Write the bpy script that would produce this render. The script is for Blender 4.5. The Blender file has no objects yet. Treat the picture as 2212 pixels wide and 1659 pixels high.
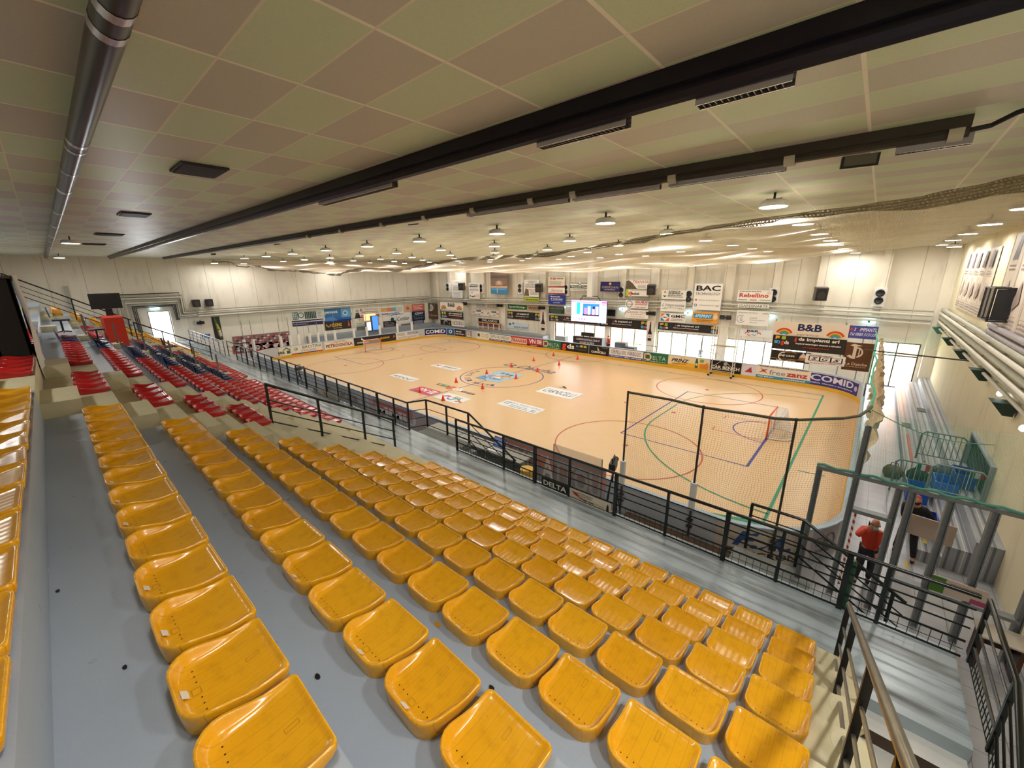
import bpy, bmesh, math, random
from mathutils import Vector, Matrix
random.seed(7)
C = bpy.context.scene.collection
SC = bpy.context.scene
PI = math.pi
# ---------------------------------------------------------------- camera (2212 x 1659 frame)
CZ = 7.14                                             # camera height above the rink floor
R = [Vector((0.74940612, 0.16731098, -0.64062274)), Vector((0.66205614, -0.20176554, 0.72178414)), Vector((-0.00849318, -0.96503767, -0.2619736))]
FPX = 871.08
cam = bpy.data.objects.new('camera', bpy.data.cameras.new('camera')); C.objects.link(cam)
cam.data.sensor_width = 36; cam.data.lens = FPX * 36 / 2212
cam.data.clip_start = 0.05; cam.data.clip_end = 300
M = Matrix.Identity(4)
for i in range(3):
    M[i][0] = R[i][0]; M[i][1] = -R[i][1]; M[i][2] = -R[i][2]
M[2][3] = CZ
cam.matrix_world = M
SC.camera = cam
# ---------------------------------------------------------------- view, sky, sun
SC.view_settings.view_transform = 'Standard'; SC.view_settings.look = 'None'
SC.view_settings.gamma = 1; SC.view_settings.use_curve_mapping = False
SC.view_settings.exposure = 0.5
SC.cycles.max_bounces = 6; SC.cycles.diffuse_bounces = 4; SC.cycles.transparent_max_bounces = 14
SC.cycles.use_adaptive_sampling = True; SC.cycles.adaptive_threshold = 0.03
SC.cycles.glossy_bounces = 3; SC.cycles.caustics_reflective = False; SC.cycles.caustics_refractive = False
SC.cycles.sample_clamp_indirect = 4
wd = bpy.data.worlds.new('sky'); SC.world = wd; wd.use_nodes = True
bg = wd.node_tree.nodes['Background']; bg.inputs[0].default_value = (0.93, 0.96, 1.0, 1); bg.inputs[1].default_value = 11.0
LAMP_W = 49                                            # watts of each ceiling lamp over the rink
LAMP_C = (1.0, 0.985, 0.965)

def px(u, v, x=None, y=None, z=None):
    "point of the photograph carried onto a plane of the hall (x, y or height z known)"
    d = (u - 1106) * Vector((R[0][0], R[1][0], R[2][0])) + (v - 829.5) * Vector((R[0][1], R[1][1], R[2][1])) + FPX * Vector((R[0][2], R[1][2], R[2][2]))
    if x is not None: k = x / d.x
    elif y is not None: k = y / d.y
    else: k = (z - CZ) / d.z
    return Vector((d.x * k, d.y * k, d.z * k + CZ))

# ---------------------------------------------------------------- materials
def lin(c):
    if isinstance(c, str):
        c = c.lstrip('#'); c = [int(c[i:i + 2], 16) / 255 for i in (0, 2, 4)]
    return tuple(x / 12.92 if x <= 0.04045 else ((x + 0.055) / 1.055) ** 2.4 for x in c) + (1,)
MATS = {}
def mat(name, col, rough=0.5, metal=0.0, noise=0.0, scale=8.0, bump=0.0, emit=0.0, coat=0.0, spec=0.5, bscale=None):
    if name in MATS: return MATS[name]
    m = bpy.data.materials.new(name); MATS[name] = m; m.use_nodes = True
    nt = m.node_tree; b = nt.nodes['Principled BSDF']; L = nt.links
    b.inputs['Base Color'].default_value = lin(col); b.inputs['Roughness'].default_value = rough; b.inputs['Metallic'].default_value = metal
    b.inputs['Coat Weight'].default_value = coat; b.inputs['Specular IOR Level'].default_value = spec
    m.diffuse_color = lin(col)
    if noise or bump:
        g = nt.nodes.new('ShaderNodeNewGeometry'); n = nt.nodes.new('ShaderNodeTexNoise'); n.inputs['Scale'].default_value = scale; n.inputs['Detail'].default_value = 5
        L.new(g.outputs['Position'], n.inputs['Vector'])
        if noise:
            mx = nt.nodes.new('ShaderNodeMix'); mx.data_type = 'RGBA'
            c = lin(col); mx.inputs['A'].default_value = tuple(x * (1 - noise) for x in c[:3]) + (1,); mx.inputs['B'].default_value = tuple(min(1, x * (1 + noise)) for x in c[:3]) + (1,)
            L.new(n.outputs['Fac'], mx.inputs['Factor']); L.new(mx.outputs['Result'], b.inputs['Base Color'])
        if bump:
            bp = nt.nodes.new('ShaderNodeBump'); bp.inputs['Strength'].default_value = bump; bp.inputs['Distance'].default_value = 0.01
            if bscale:
                n = nt.nodes.new('ShaderNodeTexNoise'); n.inputs['Scale'].default_value = bscale; L.new(g.outputs['Position'], n.inputs['Vector'])
            L.new(n.outputs['Fac'], bp.inputs['Height']); L.new(bp.outputs['Normal'], b.inputs['Normal'])
    if emit:
        b.inputs['Emission Color'].default_value = lin(col); b.inputs['Emission Strength'].default_value = emit
    return m
def pm(c):                                             # flat printed colour of a banner or a marking
    return mat('print_' + c.lstrip('#'), c, 0.45, spec=0.3)
def nodes_of(name, rough=0.5):
    m = bpy.data.materials.new(name); MATS[name] = m; m.use_nodes = True
    return m, m.node_tree, m.node_tree.nodes['Principled BSDF']
def MATH(nt, op, a, b=None, c=None):
    n = nt.nodes.new('ShaderNodeMath'); n.operation = op
    for i, v in enumerate((a, b, c)):
        if v is None: continue
        if isinstance(v, (int, float)): n.inputs[i].default_value = v
        else: nt.links.new(v, n.inputs[i])
    return n.outputs[0]
def MIX(nt, f, a, b):
    n = nt.nodes.new('ShaderNodeMix'); n.data_type = 'RGBA'
    for s, v in (('Factor', f), ('A', a), ('B', b)):
        if isinstance(v, (int, float, tuple)): n.inputs[s].default_value = v
        else: nt.links.new(v, n.inputs[s])
    return n.outputs['Result']
def XYZ(nt):
    g = nt.nodes.new('ShaderNodeNewGeometry'); s = nt.nodes.new('ShaderNodeSeparateXYZ'); nt.links.new(g.outputs['Position'], s.inputs[0])
    return g.outputs['Position'], s.outputs[0], s.outputs[1], s.outputs[2]
def NOISE(nt, vec, scale, detail=4, stretch=None):
    if stretch:
        mp = nt.nodes.new('ShaderNodeMapping'); mp.inputs['Scale'].default_value = stretch; nt.links.new(vec, mp.inputs['Vector']); vec = mp.outputs[0]
    n = nt.nodes.new('ShaderNodeTexNoise'); n.inputs['Scale'].default_value = scale; n.inputs['Detail'].default_value = detail
    nt.links.new(vec, n.inputs['Vector']); return n.outputs['Fac']
def RAMP(nt, f, lo, hi):
    n = nt.nodes.new('ShaderNodeMapRange'); n.inputs['From Min'].default_value = lo; n.inputs['From Max'].default_value = hi; nt.links.new(f, n.inputs['Value']); return n.outputs[0]

def line_mask(nt, coord, origin, pitch, half):         # 1 on a grid line
    t = MATH(nt, 'FRACT', MATH(nt, 'DIVIDE', MATH(nt, 'SUBTRACT', coord, origin - pitch / 2), pitch))
    return MATH(nt, 'LESS_THAN', MATH(nt, 'ABSOLUTE', MATH(nt, 'SUBTRACT', t, 0.5)), half / pitch)
def ceiling_material():
    m, nt, b = nodes_of('ceiling_panels'); pos, x, y, z = XYZ(nt)
    i = MATH(nt, 'FLOOR', MATH(nt, 'DIVIDE', MATH(nt, 'ADD', x, 3.96 + 119.5), 1.195)); j = MATH(nt, 'FLOOR', MATH(nt, 'DIVIDE', MATH(nt, 'SUBTRACT', y, 1.2 - 59.2), 0.592))
    par = MATH(nt, 'MODULO', MATH(nt, 'ADD', i, j), 2)
    col = MIX(nt, par, lin('#D2E2C2'), lin('#CBC7BE'))
    n = NOISE(nt, pos, 0.6); col = MIX(nt, MATH(nt, 'MULTIPLY', n, 0.25), col, lin('#CFCBB8'))
    n2 = NOISE(nt, pos, 60); col = MIX(nt, MATH(nt, 'MULTIPLY', n2, 0.2), col, lin('#5e5a48'))
    lx = line_mask(nt, x, -3.96, 1.195, 0.016); ly = line_mask(nt, y, 1.2, 0.592, 0.009)
    col = MIX(nt, lx, col, lin('#F4EEE0')); col = MIX(nt, MATH(nt, 'MULTIPLY', ly, 0.85), col, lin('#E6DECB'))
    nt.links.new(col, b.inputs['Base Color']); b.inputs['Roughness'].default_value = 0.42
    return m
def court_material():
    m, nt, b = nodes_of('court_wood'); pos, x, y, z = XYZ(nt)
    n = NOISE(nt, pos, 1.0, 3, (1.2, 14, 1)); n2 = NOISE(nt, pos, 0.25, 2)
    col = MIX(nt, n, lin('#D6B282'), lin('#E6C79A')); col = MIX(nt, MATH(nt, 'MULTIPLY', n2, 0.3), col, lin('#D4AE88'))
    l = line_mask(nt, y, 0, 0.14, 0.006); col = MIX(nt, MATH(nt, 'MULTIPLY', l, 0.25), col, lin('#A5773F'))
    nt.links.new(col, b.inputs['Base Color']); b.inputs['Roughness'].default_value = 0.3; b.inputs['Specular IOR Level'].default_value = 0.45
    return m
def tile_material():
    m, nt, b = nodes_of('floor_tiles'); pos, x, y, z = XYZ(nt)
    a = MATH(nt, 'ADD', x, MATH(nt, 'MULTIPLY', y, 0.0)); n = NOISE(nt, pos, 1.2)
    col = MIX(nt, n, lin('#A3A4AA'), lin('#C2C2C8'))
    l = MATH(nt, 'MAXIMUM', line_mask(nt, x, 0, 0.45, 0.006), line_mask(nt, y, 0, 0.45, 0.006))
    col = MIX(nt, l, col, lin('#77777E')); nt.links.new(col, b.inputs['Base Color']); b.inputs['Roughness'].default_value = 0.3
    return m
def paint_material():                                  # grey-blue painted concrete of the stand, worn and speckled
    m, nt, b = nodes_of('grey_paint'); pos, x, y, z = XYZ(nt)
    n = NOISE(nt, pos, 1.1, 5); n2 = NOISE(nt, pos, 120, 2); n3 = NOISE(nt, pos, 7, 6)
    col = MIX(nt, n, lin('#99A3B2'), lin('#B1BBC9')); col = MIX(nt, MATH(nt, 'MULTIPLY', n2, 0.25), col, lin('#828C98'))
    st = MATH(nt, 'MULTIPLY', RAMP(nt, n3, 0.68, 0.75), 0.6); col = MIX(nt, st, col, lin('#55585C'))
    nt.links.new(col, b.inputs['Base Color']); b.inputs['Roughness'].default_value = 0.38
    bp = nt.nodes.new('ShaderNodeBump'); bp.inputs['Strength'].default_value = 0.15; bp.inputs['Distance'].default_value = 0.004; nt.links.new(n2, bp.inputs['Height']); nt.links.new(bp.outputs[0], b.inputs['Normal'])
    return m
def walkway_material():                                # the same paint, with long scuffed tracks along the walkway
    m, nt, b = nodes_of('walkway_paint'); pos, x, y, z = XYZ(nt)
    n = NOISE(nt, pos, 1.1, 5); s = NOISE(nt, pos, 1.0, 5, (0.28, 5.5, 1)); s2 = NOISE(nt, pos, 2.2, 5, (1, 1.6, 1))
    col = MIX(nt, n, lin('#93A2AC'), lin('#B4C0C8'))
    t = MATH(nt, 'MULTIPLY', RAMP(nt, MATH(nt, 'ADD', s, MATH(nt, 'MULTIPLY', s2, 0.25)), 0.6, 0.78), 0.75)
    col = MIX(nt, t, col, lin('#5A5E60')); nt.links.new(col, b.inputs['Base Color']); b.inputs['Roughness'].default_value = 0.25
    return m
def wall_material(name, c1, c2, pitch=1.5, axis=0):
    m, nt, b = nodes_of(name); pos, x, y, z = XYZ(nt); co = (x, y)[axis]
    n = NOISE(nt, pos, 0.7, 6); n2 = NOISE(nt, pos, 2.0, 5, (1, 1, 0.25))
    col = MIX(nt, n, lin(c1), lin(c2)); col = MIX(nt, MATH(nt, 'MULTIPLY', RAMP(nt, n2, 0.55, 0.8), 0.3), col, lin('#8d8371'))
    if pitch:
        l = line_mask(nt, co, 0.3, pitch, 0.02); col = MIX(nt, MATH(nt, 'MULTIPLY', l, 0.5), col, lin('#857C6C'))
    nt.links.new(col, b.inputs['Base Color']); b.inputs['Roughness'].default_value = 0.8
    return m
def net_material(name, col, pitch, half, haze, alpha_line=0.9):   # woven netting: threads on a fine grid over a thin haze
    m, nt, b = nodes_of(name); pos, x, y, z = XYZ(nt)
    tc = nt.nodes.new('ShaderNodeUVMap'); s = nt.nodes.new('ShaderNodeSeparateXYZ'); nt.links.new(tc.outputs[0], s.inputs[0])
    l = MATH(nt, 'MAXIMUM', line_mask(nt, s.outputs[0], 0, pitch, half), line_mask(nt, s.outputs[1], 0, pitch, half))
    b.inputs['Base Color'].default_value = lin(col); b.inputs['Roughness'].default_value = 0.9; b.inputs['Specular IOR Level'].default_value = 0.1
    a = MATH(nt, 'ADD', MATH(nt, 'MULTIPLY', l, alpha_line - haze), haze); nt.links.new(a, b.inputs['Alpha'])
    return m
def sheet_net_material(name, col, fac):                # thin woven sheet: part see-through, part lit from both sides
    m = bpy.data.materials.new(name); MATS[name] = m; m.use_nodes = True; nt = m.node_tree; nt.nodes.clear(); N = nt.nodes.new; L = nt.links
    o = N('ShaderNodeOutputMaterial'); t = N('ShaderNodeBsdfTransparent'); d = N('ShaderNodeBsdfDiffuse'); r = N('ShaderNodeBsdfTranslucent'); d.inputs[0].default_value = lin(col); r.inputs[0].default_value = lin(col)
    x = N('ShaderNodeMixShader'); x.inputs[0].default_value = 0.5; L.new(d.outputs[0], x.inputs[1]); L.new(r.outputs[0], x.inputs[2])
    tc = N('ShaderNodeUVMap'); s = N('ShaderNodeSeparateXYZ'); L.new(tc.outputs[0], s.inputs[0]); l = MATH(nt, 'MAXIMUM', line_mask(nt, s.outputs[0], 0, 0.06, 0.005), line_mask(nt, s.outputs[1], 0, 0.06, 0.005))
    n = NOISE(nt, tc.outputs[0], 0.9, 3, (0.3, 1.6, 1)); f = MATH(nt, 'ADD', MATH(nt, 'MULTIPLY', l, 0.4), MATH(nt, 'MULTIPLY', MATH(nt, 'ADD', n, 0.5), fac))
    y = N('ShaderNodeMixShader'); L.new(f, y.inputs[0]); L.new(t.outputs[0], y.inputs[1]); L.new(x.outputs[0], y.inputs[2]); L.new(y.outputs[0], o.inputs[0]); return m
def glass_material(name, tint, alpha=0.12, rough=0.05):
    m, nt, b = nodes_of(name); b.inputs['Base Color'].default_value = lin(tint); b.inputs['Roughness'].default_value = rough
    b.inputs['Alpha'].default_value = alpha; return m
def steel_stripe_material(name, c1, c2, pitch, axis=2):
    m, nt, b = nodes_of(name); g = nt.nodes.new('ShaderNodeTexCoord'); s = nt.nodes.new('ShaderNodeSeparateXYZ'); nt.links.new(g.outputs['Object'], s.inputs[0])
    t = MATH(nt, 'LESS_THAN', MATH(nt, 'FRACT', MATH(nt, 'DIVIDE', MATH(nt, 'ADD', s.outputs[axis], MATH(nt, 'MULTIPLY', s.outputs[(axis + 1) % 3], 1.0)), pitch)), 0.5)
    nt.links.new(MIX(nt, t, lin(c1), lin(c2)), b.inputs['Base Color']); b.inputs['Roughness'].default_value = 0.5
    return m

# ---------------------------------------------------------------- mesh building
class MB:
    def __init__(s): s.v = []; s.f = []; s.mi = []; s.mats = []; s.uv = None; s.cm = None
    def use(s, m):
        if m not in s.mats: s.mats.append(m)
        s.cm = s.mats.index(m); return s
    def add(s, vs, fs, M=None):
        k = len(s.v); s.v += [tuple(M @ Vector(p)) if M else tuple(p) for p in vs]; s.f += [tuple(i + k for i in f) for f in fs]; s.mi += [s.cm or 0] * len(fs)
        return s
    def box(s, x0, y0, z0, x1, y1, z1, M=None):
        vs = [(x, y, z) for z in (z0, z1) for y in (y0, y1) for x in (x0, x1)]
        return s.add(vs, [(0, 2, 3, 1), (4, 5, 7, 6), (0, 1, 5, 4), (2, 6, 7, 3), (0, 4, 6, 2), (1, 3, 7, 5)], M)
    def bbox(s, c, d, rot=0, bev=0.0):                 # box by centre and size, turned about z
        M = Matrix.Translation(Vector(c)) @ Matrix.Rotation(rot, 4, 'Z'); h = [q / 2 for q in d]
        return s.box(-h[0], -h[1], -h[2], h[0], h[1], h[2], M)
    def tube(s, pts, r, n=8, closed=False, caps=True, rs=None):
        pts = [Vector(p) for p in pts]; N = len(pts); vs = []; up = None
        for i, p in enumerate(pts):
            if closed: t = (pts[(i + 1) % N] - pts[i - 1])
            else: t = (pts[min(i + 1, N - 1)] - pts[max(i - 1, 0)])
            t = t.normalized() if t.length > 1e-9 else Vector((0, 0, 1))
            if up is None: up = Vector((0, 0, 1)) if abs(t.z) < 0.9 else Vector((1, 0, 0))
            a = t.cross(up); a = a.normalized() if a.length > 1e-6 else t.orthogonal().normalized(); bb = a.cross(t).normalized(); up = bb
            rr = rs[i] if rs else r
            for k in range(n):
                q = 2 * PI * k / n + PI / n; vs.append(p + a * math.cos(q) * rr + bb * math.sin(q) * rr)
        fs = []
        for i in range(N if closed else N - 1):
            j = (i + 1) % N
            for k in range(n): fs.append((i * n + k, i * n + (k + 1) % n, j * n + (k + 1) % n, j * n + k))
        if caps and not closed: fs += [tuple(range(n))[::-1], tuple(range((N - 1) * n, N * n))]
        return s.add(vs, fs)
    def cyl(s, p, q, r, n=16, r2=None):
        return s.tube([p, q], r, n, rs=[r, r if r2 is None else r2])
    def lathe(s, c, prof, n=20, M=None):               # profile of (radius, height)
        vs = []; fs = []
        for (r, z) in prof:
            for k in range(n): a = 2 * PI * k / n; vs.append((c[0] + r * math.cos(a), c[1] + r * math.sin(a), c[2] + z))
        for i in range(len(prof) - 1):
            for k in range(n): fs.append((i * n + k, i * n + (k + 1) % n, (i + 1) * n + (k + 1) % n, (i + 1) * n + k))
        fs += [tuple(range(n))[::-1], tuple(range((len(prof) - 1) * n, len(prof) * n))]
        return s.add(vs, fs, M)
    def grid(s, P, nx, ny):                            # P(i, j) -> point
        vs = [P(i, j) for j in range(ny) for i in range(nx)]
        return s.add(vs, [(j * nx + i, j * nx + i + 1, (j + 1) * nx + i + 1, (j + 1) * nx + i) for j in range(ny - 1) for i in range(nx - 1)])
    def mesh(s, name, smooth=False):
        me = bpy.data.meshes.new(name); me.from_pydata(s.v, [], s.f)
        for m in s.mats: me.materials.append(m)
        me.polygons.foreach_set('material_index', s.mi)
        if smooth: me.polygons.foreach_set('use_smooth', [True] * len(s.f))
        if s.uv:
            l = me.uv_layers.new(name='UVMap')
            for lp in me.loops: l.data[lp.index].uv = s.uv[lp.vertex_index]
        me.update(); return me
    def build(s, name, parent=None, smooth=False, sharp=None):
        me = s.mesh(name, smooth)
        if smooth and sharp:
            try: me.set_sharp_from_angle(angle=math.radians(sharp))
            except Exception: pass
        o = bpy.data.objects.new(name, me); C.objects.link(o)
        if parent: o.parent = parent; o.matrix_parent_inverse = INV(parent)
        return o
def INV(p):
    m = p.matrix_basis.copy(); q = p
    while q.parent: q = q.parent; m = q.matrix_basis @ m
    return m.inverted()
def mb(m): return MB().use(m)
def tag(o, label, cat, group=None, kind=None):
    o['label'] = label; o['category'] = cat
    if group: o['group'] = group
    if kind: o['kind'] = kind
    return o
def struct(o, label=None):
    o['kind'] = 'structure'
    if label: o['label'] = label
    return o
def empty(name, loc, label, cat, group=None, rot=0):
    o = bpy.data.objects.new(name, None); o.empty_display_size = 0.1; C.objects.link(o); o.location = loc; o.rotation_euler = (0, 0, rot)
    return tag(o, label, cat, group)
def copy_tree(o, parent=None):
    c = o.copy(); C.objects.link(c)
    if parent: c.parent = parent; c.matrix_parent_inverse = o.matrix_parent_inverse.copy()
    for ch in list(o.children): copy_tree(ch, c)
    return c
ORD = ['zeroth', 'first', 'second', 'third', 'fourth', 'fifth', 'sixth', 'seventh', 'eighth', 'ninth', 'tenth', 'eleventh', 'twelfth', 'thirteenth', 'fourteenth', 'fifteenth', 'sixteenth', 'seventeenth', 'eighteenth', 'nineteenth', 'twentieth']

# ---------------------------------------------------------------- lettering and signs
TXT = {}
def text_mesh(s, bold, slant):
    k = (s, bold, slant)
    if k not in TXT:
        cu = bpy.data.curves.new('t', 'FONT'); cu.body = s; cu.offset = 0.028 if bold else 0.0; cu.shear = 0.3 if slant else 0; cu.resolution_u = 2
        ob = bpy.data.objects.new('t', cu); me = bpy.data.meshes.new_from_object(ob)
        vs = [v.co.copy() for v in me.vertices]; fs = [tuple(p.vertices) for p in me.polygons]
        bpy.data.objects.remove(ob); bpy.data.curves.remove(cu); bpy.data.meshes.remove(me)
        x0 = min(v.x for v in vs); x1 = max(v.x for v in vs); y0 = min(v.y for v in vs); y1 = max(v.y for v in vs)
        TXT[k] = ([((v.x - x0) / (x1 - x0 or 1), (v.y - y0) / (y1 - y0 or 1)) for v in vs], fs)
    return TXT[k]
def elements(m, els, w, h, place):
    "draws flat artwork: place(x, y, lift) maps sign metres to the world"
    lift = 0.004
    for e in els:
        lift += 0.0018; t = e[0]
        def P(q): return place(q[0], q[1], lift)
        if t == 't':                                   # text, centre, size, colour, style
            _, s, cx, cy, tw, th, col = e[:7]; st = e[7] if len(e) > 7 else 'b'
            vs, fs = text_mesh(s, 'b' in st, 'i' in st); m.use(pm(col))
            m.add([P((w * (cx - tw / 2 + a * tw), h * (cy - th / 2 + b * th))) for a, b in vs], fs)
        elif t == 'r':
            _, x0, y0, x1, y1, col = e; m.use(pm(col)); m.add([P((w * a, h * b)) for a, b in ((x0, y0), (x1, y0), (x1, y1), (x0, y1))], [(0, 1, 2, 3)])
        elif t == 'p':
            m.use(pm(e[2])); m.add([P((w * a, h * b)) for a, b in e[1]], [tuple(range(len(e[1])))])
        elif t == 'a':                                 # ring: centre, radii in sign heights, angles
            _, cx, cy, r0, r1, a0, a1, col = e; m.use(pm(col)); n = max(6, int(abs(a1 - a0) / 15)); vs = []; 
            for i in range(n + 1):
                a = math.radians(a0 + (a1 - a0) * i / n)
                for r in (r0, r1): vs.append(P((w * cx + math.cos(a) * r * h, h * cy + math.sin(a) * r * h)))
            m.add(vs, [(2 * i, 2 * i + 1, 2 * i + 3, 2 * i + 2) for i in range(n)])
        elif t == 'c':
            _, cx, cy, r, col = e; m.use(pm(col)); m.add([P((w * cx + math.cos(k * PI / 10) * r * h, h * cy + math.sin(k * PI / 10) * r * h)) for k in range(20)], [tuple(range(20))])
        elif t == 'l':                                 # rows of small unreadable print
            _, x0, y0, x1, y1, n, col = e; m.use(pm(col)); rnd = random.Random(int(x0 * 1000) + n)
            for i in range(n):
                yy = y0 + (y1 - y0) * (i + 0.5) / n; hh = (y1 - y0) / n * 0.22; x = x0 + rnd.random() * 0.06 * (x1 - x0); xe = x1 - rnd.random() * 0.2 * (x1 - x0)
                while x < xe:
                    l = (x1 - x0) * rnd.uniform(0.05, 0.14); m.add([P((w * a, h * b)) for a, b in ((x, yy - hh), (min(x + l, xe), yy - hh), (min(x + l, xe), yy + hh), (x, yy + hh))], [(0, 1, 2, 3)]); x += l + (x1 - x0) * 0.025
def sign(name, label, cat, P0, P1, bg, els, thick=0.03, face=None, group=None, part='print', frame=None):
    """flat board between its bottom-left P0 and top-right P1 (as seen from its front);
    face: 'Y-' looks towards -y, 'X+' towards +x, 'X-' towards -x, 'Y+' towards +y"""
    P0 = Vector(P0); P1 = Vector(P1); h = P1.z - P0.z
    d = Vector((P1.x - P0.x, P1.y - P0.y, 0)); w = d.length; U = d.normalized(); V = Vector((0, 0, 1)); N = U.cross(V)
    m = mb(bg if not isinstance(bg, str) else pm(bg))
    vs = [P0 + U * a + V * b + N * c for c in (-thick, 0) for b in (0, h) for a in (0, w)]
    m.add(vs, [(0, 2, 3, 1), (4, 5, 7, 6), (0, 1, 5, 4), (2, 6, 7, 3), (0, 4, 6, 2), (1, 3, 7, 5)])
    o = m.build(name); tag(o, label, cat, group)
    if els:
        q = MB(); elements(q, els, w, h, lambda x, y, l: P0 + U * x + V * y + N * l); q.build(part, o)
    if frame:
        q = mb(mat('sign_frame', frame, 0.5)); t = 0.03
        for a0, b0, a1, b1 in ((0, 0, w, t), (0, h - t, w, h), (0, 0, t, h), (w - t, 0, w, h)):
            vs = [P0 + U * a + V * b + N * c for c in (0, 0.02) for b in (b0, b1) for a in (a0, a1)]
            q.add(vs, [(0, 2, 3, 1), (4, 5, 7, 6), (0, 1, 5, 4), (2, 6, 7, 3), (0, 4, 6, 2), (1, 3, 7, 5)])
        q.build('frame', o)
    return o
# ================================================================ materials in use
M_PAINT = paint_material(); M_WALK = walkway_material(); M_COURT = court_material(); M_TILE = tile_material(); M_CEIL = ceiling_material()
M_WALLX = wall_material('wall_plaster_long', '#DCD3C0', '#EBE3D3', 1.5, 0); M_WALLY = wall_material('wall_plaster_end', '#DDD4C2', '#ECE5D6', 1.9, 1)
M_WALLR = wall_material('wall_plaster_right', '#DDD0AE', '#E8DDBF', 0, 1)
M_CREAM = mat('cream_concrete', '#C6BD9C', 0.75, noise=0.12, scale=3, bump=0.3, bscale=40)
M_DARKGREY = mat('dark_grey_concrete', '#6F7472', 0.6, noise=0.15, scale=2)
M_GREYWALL = mat('grey_dado', '#8E9497', 0.6, noise=0.08, scale=2)
M_WHITE = mat('white_paint', '#E9E7E2', 0.5); M_WHITEP = mat('white_plastic', '#E4E4E2', 0.35)
M_GREEN = mat('dark_green_enamel', '#0C1512', 0.25, noise=0.3, scale=30, spec=0.6)
M_BLACK = mat('black_metal', '#141416', 0.4); M_BLACKP = mat('black_plastic', '#17171A', 0.5)
M_DUCT = mat('dark_duct', '#1D1826', 0.3, metal=0.3); M_SILVER = mat('silver_foil', '#C4C2D4', 0.25, metal=0.9)
M_CHROME = mat('polished_rail', '#8A8478', 0.3, metal=0.8, noise=0.3, scale=9)
M_GALV = mat('galvanised_steel', '#868A8C', 0.5, metal=0.4, noise=0.25, scale=14)
M_PIPE = mat('grey_pipe', '#A8A698', 0.5, noise=0.2, scale=3); M_PIPEW = mat('pale_pipe', '#CFC9BA', 0.5, noise=0.15, scale=3)
M_YEL = mat('yellow_kickboard', '#D6A62C', 0.45, noise=0.12, scale=2)
M_FRAME = mat('dark_window_frame', '#4A4440', 0.4)
M_LED = mat('lamp_face', '#FFF6E0', 0.5, emit=14)
M_BROWN = mat('brown_boards', '#5A3E2A', 0.6, noise=0.2, scale=5)
M_GLASS = glass_material('window_glass', '#F2F6F8', 0.06)
M_CLEAR = glass_material('clear_panel', '#B9B6B4', 0.3, 0.15)
XL, XR, YB, YF, ZT = -45.0, 3.2, -4.5, 34.5, 8.71      # hall: left, right, back, far, ceiling
WK = 1.79                                              # walkway height
def RY(r): return 2.6 + 0.795 * (r - 4)
def TZ(r): return 3.94 - 0.4325 * (r - 4)
# ================================================================ shell
f = mb(M_TILE).box(XL, YB, -0.12, XR, YF + 0.4, 0).build('floor'); struct(f, 'pale grey tiled hall floor around the rink')
c_ = mb(M_CEIL).box(XL - 0.3, YB - 0.3, ZT, XR + 0.3, YF + 0.4, ZT + 0.12).build('ceiling'); struct(c_, 'suspended ceiling of green and grey panels')
# left end wall with its bright upper door
m = mb(M_WALLY); T = 0.3
DY0, DY1, DZ1 = 5.3, 6.75, 4.42
m.box(XL - T, YB, 0, XL, DY0, ZT); m.box(XL - T, DY1, 0, XL, YF, ZT); m.box(XL - T, DY0, DZ1, XL, DY1, ZT); m.box(XL - T, DY0, 0, XL, DY1, WK)
struct(m.build('wall_left'), 'long cream end wall behind the far goal')
m = mb(M_WALLR).box(XR, YB, 0, XR + T, YF + 0.4, ZT); struct(m.build('wall_right'), 'yellowish cream wall along the right side')
m = mb(M_WALLY).box(XL - T, YB - T, 0, XR + T, YB, ZT); struct(m.build('wall_back'))
# far long wall with glazed openings
OPEN = [(-24.6, -18.75, 2.35), (-18.25, -14.6, 2.35), (-13.7, -8.75, 2.3), (-8.2, -3.0, 2.2), (0.5, 2.55, 2.85)]
m = mb(M_WALLX); xs = XL
for a, b_, h in OPEN:
    m.box(xs, YF, 0, a, YF + T, ZT); m.box(a, YF, h, b_, YF + T, ZT); xs = b_
m.box(xs, YF, 0, XR + T, YF + T, ZT); struct(m.build('wall_far'), 'cream far wall with pilasters, banners and glazed doors')
# pilasters of the far wall, narrow and wide by turns
PX = [0.17, -2.8, -5.4, -8.45, -11.25, -14.15, -17.0, -19.9, -22.95, -25.9, -28.8, -31.6, -34.8, -37.9, -40.9, -43.7]
for i, x in enumerate(PX):
    w = 0.42 if i % 2 == 0 else 0.62; zb = 4.45 if i % 2 == 0 else 0.0
    if i % 2 and x > -19 and x < -3: w = 0.7
    if i % 2 == 0: d = 0.3
    else: d = 0.35
    if x == -2.8 or x == -19.9: zb = 4.45
    struct(mb(M_WALLX).box(x - w / 2, YF - d, zb, x + w / 2, YF - 0.001, ZT - 0.001).build('trim_%d' % (i + 1)))
struct(mb(M_WALLX).box(XR - 0.5, YF - 0.5, 0.9, XR - 0.001, YF - 0.001, ZT - 0.001).build('trim_20'))
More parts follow.
